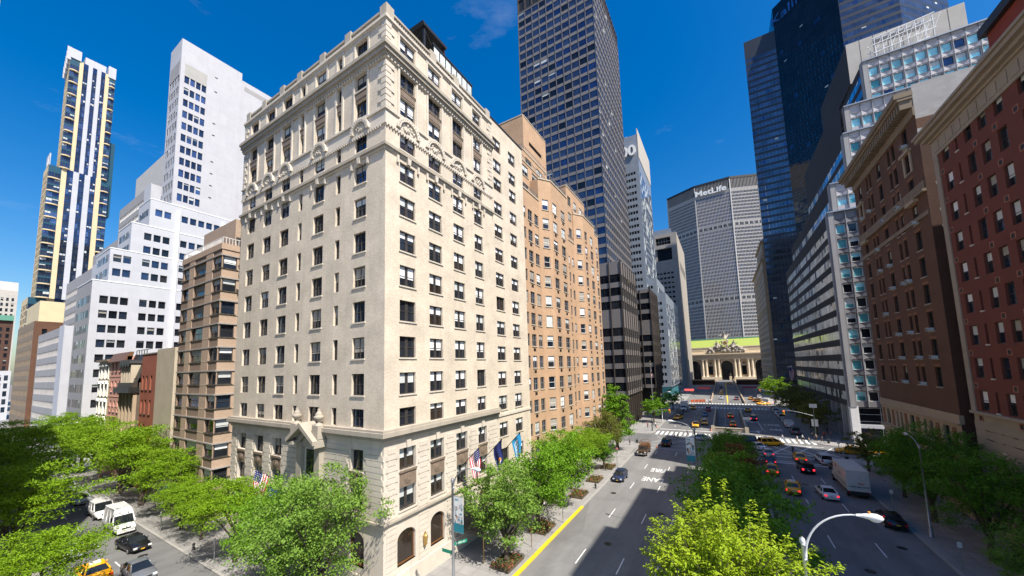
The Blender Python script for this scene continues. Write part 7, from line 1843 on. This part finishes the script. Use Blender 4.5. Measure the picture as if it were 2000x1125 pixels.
for i, (x, y, lab) in enumerate([(-20.1, 94.2, 'green wire litter bin at the left corner before the crossing'), (19.2, 93.4, 'green wire litter bin at the right corner before the crossing'), (19.8, 110.4, 'green wire litter bin at the right corner past the crossing')]):
    t = thing('litter_bin', lab, 'litter bin', (x, y, .14), 0, 'litter bins at the corners'); m = MB()
    for k in range(16): a = 2 * math.pi * k / 16; m.tube([(.24 * math.cos(a), .24 * math.sin(a), 0), (.31 * math.cos(a), .31 * math.sin(a), .9)], .012, 4)
    for zz, rr in ((.02, .24), (.45, .275), (.9, .31)): m.tube([(rr * math.cos(2 * math.pi * k / 16), rr * math.sin(2 * math.pi * k / 16), zz) for k in range(17)], .016, 4)
    m.build('basket', 'pole_green', t); m = MB(); m.lathe([(.20, .03), (.26, .7), (.05, .74)], 0, 0, 0, 12); m.build('liner', 'trim', t)
tw = thing('awning', 'long teal green awning on the pavement front of the brown apartment block', 'awning', (-76, 22, 0)); m = MB(); m.prism([(20.2, 2.7), (21.95, 3.5), (21.95, 3.35), (20.2, 2.55)], -76, -60.5, 0, lambda p, q, u: (u, p, q)); m.build('canopy', 'banner_teal', tw, (-76, 22, 0)); m = MB()
for x in (-75.6, -70.6, -65.8, -60.9): m.tube([(x, 20.3, .14), (x, 20.3, 2.6)], .05, 6)
m.build('post', 'galv', tw, (-76, 22, 0))
for i, (x, y, lab) in enumerate([(-19.0, 43.5, 'grey parking sign post on the left kerb by the second tree'), (-19.0, 70.5, 'grey parking sign post on the left kerb behind the blue car'), (-48.0, 17.6, 'grey parking sign post on the side street kerb'), (-64.0, 17.6, 'grey parking sign post by the side street vans'), (17.5, 66.0, 'grey parking sign post beside the box truck'), (17.5, 50.5, 'grey parking sign post at the shaded right kerb')]):
    sign_post(lab, x, y, 2.7, [(2.1, .32, .48, 'sign_white')])
for i, (x, y, lab) in enumerate([(-19.2, 57.5, 'dark fire hydrant on the left pavement ahead of the blue car'), (-54.0, 17.8, 'dark fire hydrant on the side street kerb'), (17.8, 79.5, 'dark fire hydrant on the right kerb by the brown brick front')]):
    t = thing('fire_hydrant', lab, 'hydrant', (x, y, .14), 0, 'fire hydrants on the kerbs'); m = MB(); m.lathe([(.2, 0), (.2, .06), (.12, .1), (.12, .55), (.16, .58), (.14, .7), (.04, .78)], 0, 0, 0, 12); m.build('barrel', 'dark_metal', t, (0, 0, 0), True); m = MB(); m.tube([(-.22, 0, .45), (.22, 0, .45)], .06, 8); m.build('outlet', 'galv', t)
# bicycles at the left corner
def bike(label, x, y, rz):
    t = thing('bicycle', label, 'bicycle', (x, y, .14), R(rz), 'bicycles at the left corner')
    for yy in (-.52, .52):
        m = MB(); n = 16; pts = [(0, yy + .33 * math.cos(2 * math.pi * i / n), .34 + .33 * math.sin(2 * math.pi * i / n)) for i in range(n + 1)]; m.tube(pts, .022, 5); 
        for i in range(0, n, 2): m.tube([(0, yy, .34), pts[i]], .005, 3)
        m.build('wheel', 'tyre', t)
    m = MB(); A, B_, C_, D = (0, -.52, .34), (0, -.12, .3), (0, -.22, .85), (0, .38, .88)
    for a, b in ((A, B_), (A, C_), (B_, C_), (B_, D), (C_, D), (D, (0, .52, .34))): m.tube([a, b], .022, 5)
    m.build('frame', 'car_navy', t); m = MB(); m.blob((0, -.24, .92), .07, .13, .035); m.build('saddle', 'trim', t); m = MB(); m.tube([(-.26, .34, 1.0), (0, .4, 1.02), (.26, .34, 1.0)], .018, 5); m.tube([D, (0, .4, 1.02)], .018, 5); m.build('handlebar', 'chrome', t)
bike('bicycle parked at the left corner nearest the crossing', -20.2, 119.6, 80); bike('bicycle parked at the left corner further along', -20.3, 123.2, 95)

# ------------------------------------------------------------------ flags
M['flag_red'] = plain('flag_red', (.55, .02, .035), .8, 0, .1); M['flag_navy'] = plain('flag_navy', (.010, .018, .115), .8, 0, .15); M['flag_sky'] = plain('flag_sky', (.02, .26, .52), .8, 0, .1); M['flag_white'] = plain('flag_white', (.74, .74, .75), .8, 0, .06); M['flag_blue'] = plain('flag_blue', (.02, .05, .30), .8)
def hang(root, base, tip, w, h, seed, paint_fn, mats, nu=26, nv=39):
    """cloth hung from the outer part of a sloping pole; paint_fn(u,v) -> material index"""
    b, t = Vector(base), Vector(tip); d = (b - t).normalized(); m = MB(); r = random.Random(seed); ph = r.uniform(0, 6)
    side = d.cross(Vector((0, 0, 1))).normalized(); flat = Vector((d.x, d.y, 0)); flat = flat.normalized() if flat.length > .01 else Vector((1, 0, 0))
    def P(u, v):
        p = t + d * (u * w)
        k = v ** .8
        gather = t + d * (u * w * (1 - .62 * k)) 
        q = p.lerp(gather, k); q.z = p.z - v * h * (.92 + .08 * u) * 1.0 if True else 0
        q += side * (.16 * math.sin(u * 9 + ph + v * 2.0) * (.25 + .75 * v)) + flat * (.06 * math.sin(v * 7 + ph))
        return q
    for i in range(nu):
        for j in range(nv):
            u0, u1, v0, v1 = i / nu, (i + 1) / nu, j / nv, (j + 1) / nv
            m.face([P(u0, v0), P(u1, v0), P(u1, v1), P(u0, v1)], paint_fn((u0 + u1) / 2, (v0 + v1) / 2))
    return m.build('cloth', mats, root, tuple(root.location), True)
def stars_stripes(u, v):
    # hoist runs along the pole (u), fly hangs down (v)
    if v < .4 and u < .54: return 2 if (int(u * 26) % 3 == 1 and int(v * 39) % 3 == 1) else 1
    return 0 if int(u * 13) % 2 == 0 else 2
def flag(label, base, tip, w, h, fn, mats, seed, cat='flag'):
    t = thing('flag', label, cat, base); m = MB(); m.tube([base, tip], [.05, .035], 8); o = m.build('flagpole', 'trim', t, base)
    m = MB(); m.blob(tip, .09, .09, .09, 0, 8, 6); m.build('finial', 'brass', o, base)
    hang(t, base, tip, w, h, seed, fn, mats); return t
US = ['flag_red', 'flag_navy', 'flag_white']
flag('American flag hanging from a slanted pole on the hotel avenue front', (-26.5, 31.9, 8.6), (-23.7, 32.3, 11.4), 1.7, 3.1, stars_stripes, US, 1)
def navy(u, v):
    if (u - .5) ** 2 / .05 + (v - .72) ** 2 / .018 < 1: return 1 if v < .74 else 2
    return 0
flag('dark navy state flag with gold emblem on the hotel avenue front', (-26.5, 36.6, 8.6), (-23.7, 36.9, 11.4), 1.7, 3.0, navy, ['flag_navy', 'orange', 'flag_white'], 2)
def sky(u, v):
    if .40 < u < .72 and .12 < v < .92 and (int(v * 39) % 6 in (1, 2, 3, 4)) and not (int(v * 39) % 6 in (2, 3) and .5 < u < .62 and int(v * 13) % 2): return 1
    if .78 < u < .86 and .2 < v < .8 and int(v * 39) % 2: return 1
    return 0
flag('sky blue hotel flag with white lettering on a slanted pole', (-26.5, 41.3, 8.6), (-23.6, 41.3, 11.5), 1.8, 2.9, sky, ['flag_sky', 'flag_white'], 3)
flag('American flag half hidden by trees on the hotel side entrance', (-42.4, 21.6, 8.0), (-44.6, 19.6, 9.8), 1.6, 3.0, stars_stripes, US, 4)
flag('blue flag half hidden by trees on the hotel side entrance', (-39.2, 21.4, 7.0), (-40.6, 19.2, 8.7), 1.6, 2.8, lambda u, v: 0, ['flag_blue'], 5)
flag('American flag on a slanted pole on the strip window office', (24.4, 172.0, 14.5), (21.4, 171.0, 17.6), 2.6, 4.6, stars_stripes, US, 6)
t = thing('flag', 'American flag on a tall upright pole before the dark podium', 'flag', (-22, 131.5, .1)); m = MB(); m.tube([(-22, 131.5, .1), (-22, 131.5, 20.5)], [.11, .06], 8); o = m.build('flagpole', 'galv', t, (-22, 131.5, .1)); m = MB(); m.blob((-22, 131.5, 20.6), .14, .14, .14); m.build('finial', 'brass', o, (-22, 131.5, .1))
hang(t, (-22, 131.5, 15), (-21.6, 131.5, 19.8), 2.4, 3.2, 9, lambda u, v: stars_stripes(v * .99, u), US)
t = thing('flagpole', 'bare tall flagpole beside the flag before dark podium', 'flagpole', (-22.4, 134.5, .1)); m = MB(); m.tube([(0, 0, 0), (0, 0, 19.5)], [.11, .06], 8); m.build('pole', 'galv', t); m = MB(); m.blob((0, 0, 19.6), .14, .14, .14); m.build('finial', 'brass', t)

# ------------------------------------------------------------------ camera, sun, sky
cam = bpy.data.cameras.new('camera'); co = bpy.data.objects.new('camera', cam); COL.objects.link(co); scene.camera = co
cam.sensor_width = 36; cam.lens = 36 * 690 / 2000; cam.shift_y = (650 - 562.5) / 2000; cam.clip_start = .1; cam.clip_end = 9000
Rm = Matrix(((0.85880006, -0.07468862, -0.50683732), (0.51146828, 0.06827853, 0.85658522), (-0.02937106, -0.99486665, 0.09683847)))
cx, cy, cz = Rm.col[0], -Rm.col[1], -Rm.col[2]
co.matrix_world = Matrix(((cx[0], cy[0], cz[0], 0), (cx[1], cy[1], cz[1], 0), (cx[2], cy[2], cz[2], 20), (0, 0, 0, 1)))
sd = Vector((.68, -.27, 1.0)).normalized(); el = math.asin(sd.z); rot = math.atan2(sd.x, sd.y)
sun = bpy.data.lights.new('sun', 'SUN'); sun.energy = SUN; sun.angle = R(.5); sun.color = (1, .93, .82); so = bpy.data.objects.new('sun', sun); COL.objects.link(so)
so.rotation_euler = (-sd).to_track_quat('-Z', 'Y').to_euler()
w = bpy.data.worlds.new('World'); scene.world = w; w.use_nodes = True; nt = w.node_tree; bg = nt.nodes['Background']
sk = nt.nodes.new('ShaderNodeTexSky'); sk.sky_type = 'NISHITA'; sk.sun_disc = False; sk.sun_elevation = el; sk.sun_rotation = rot
sk.altitude = 0; sk.air_density = 1.25; sk.dust_density = 1.6; sk.ozone_density = 4.5
hs = nt.nodes.new('ShaderNodeHueSaturation'); hs.inputs['Saturation'].default_value = SKYSAT; hs.inputs['Value'].default_value = 1.06; hs.inputs['Hue'].default_value = .506; nt.links.new(sk.outputs[0], hs.inputs['Color'])
# a few faint wisps of high cloud
tc = nt.nodes.new('ShaderNodeTexCoord'); mp = nt.nodes.new('ShaderNodeMapping'); mp.inputs['Scale'].default_value = (2.2, 2.2, 7); nt.links.new(tc.outputs['Generated'], mp.inputs[0])
nz = noise(nt, mp.outputs[0], 1.6, 9, .62); cl = mulf(nt, ramp(nt, nz, .62, .88), .16)
mx = mixcol(nt, cl, hs.outputs[0], (7.0, 7.4, 8.0)); nt.links.new(mx, bg.inputs[0]); bg.inputs[1].default_value = SKYSTR
scene.render.engine = 'CYCLES'; scene.cycles.max_bounces = 6; scene.cycles.use_denoising = True
scene.view_settings.view_transform = 'Standard'; scene.view_settings.look = 'None'; scene.view_settings.gamma = 1; scene.view_settings.exposure = EXPO
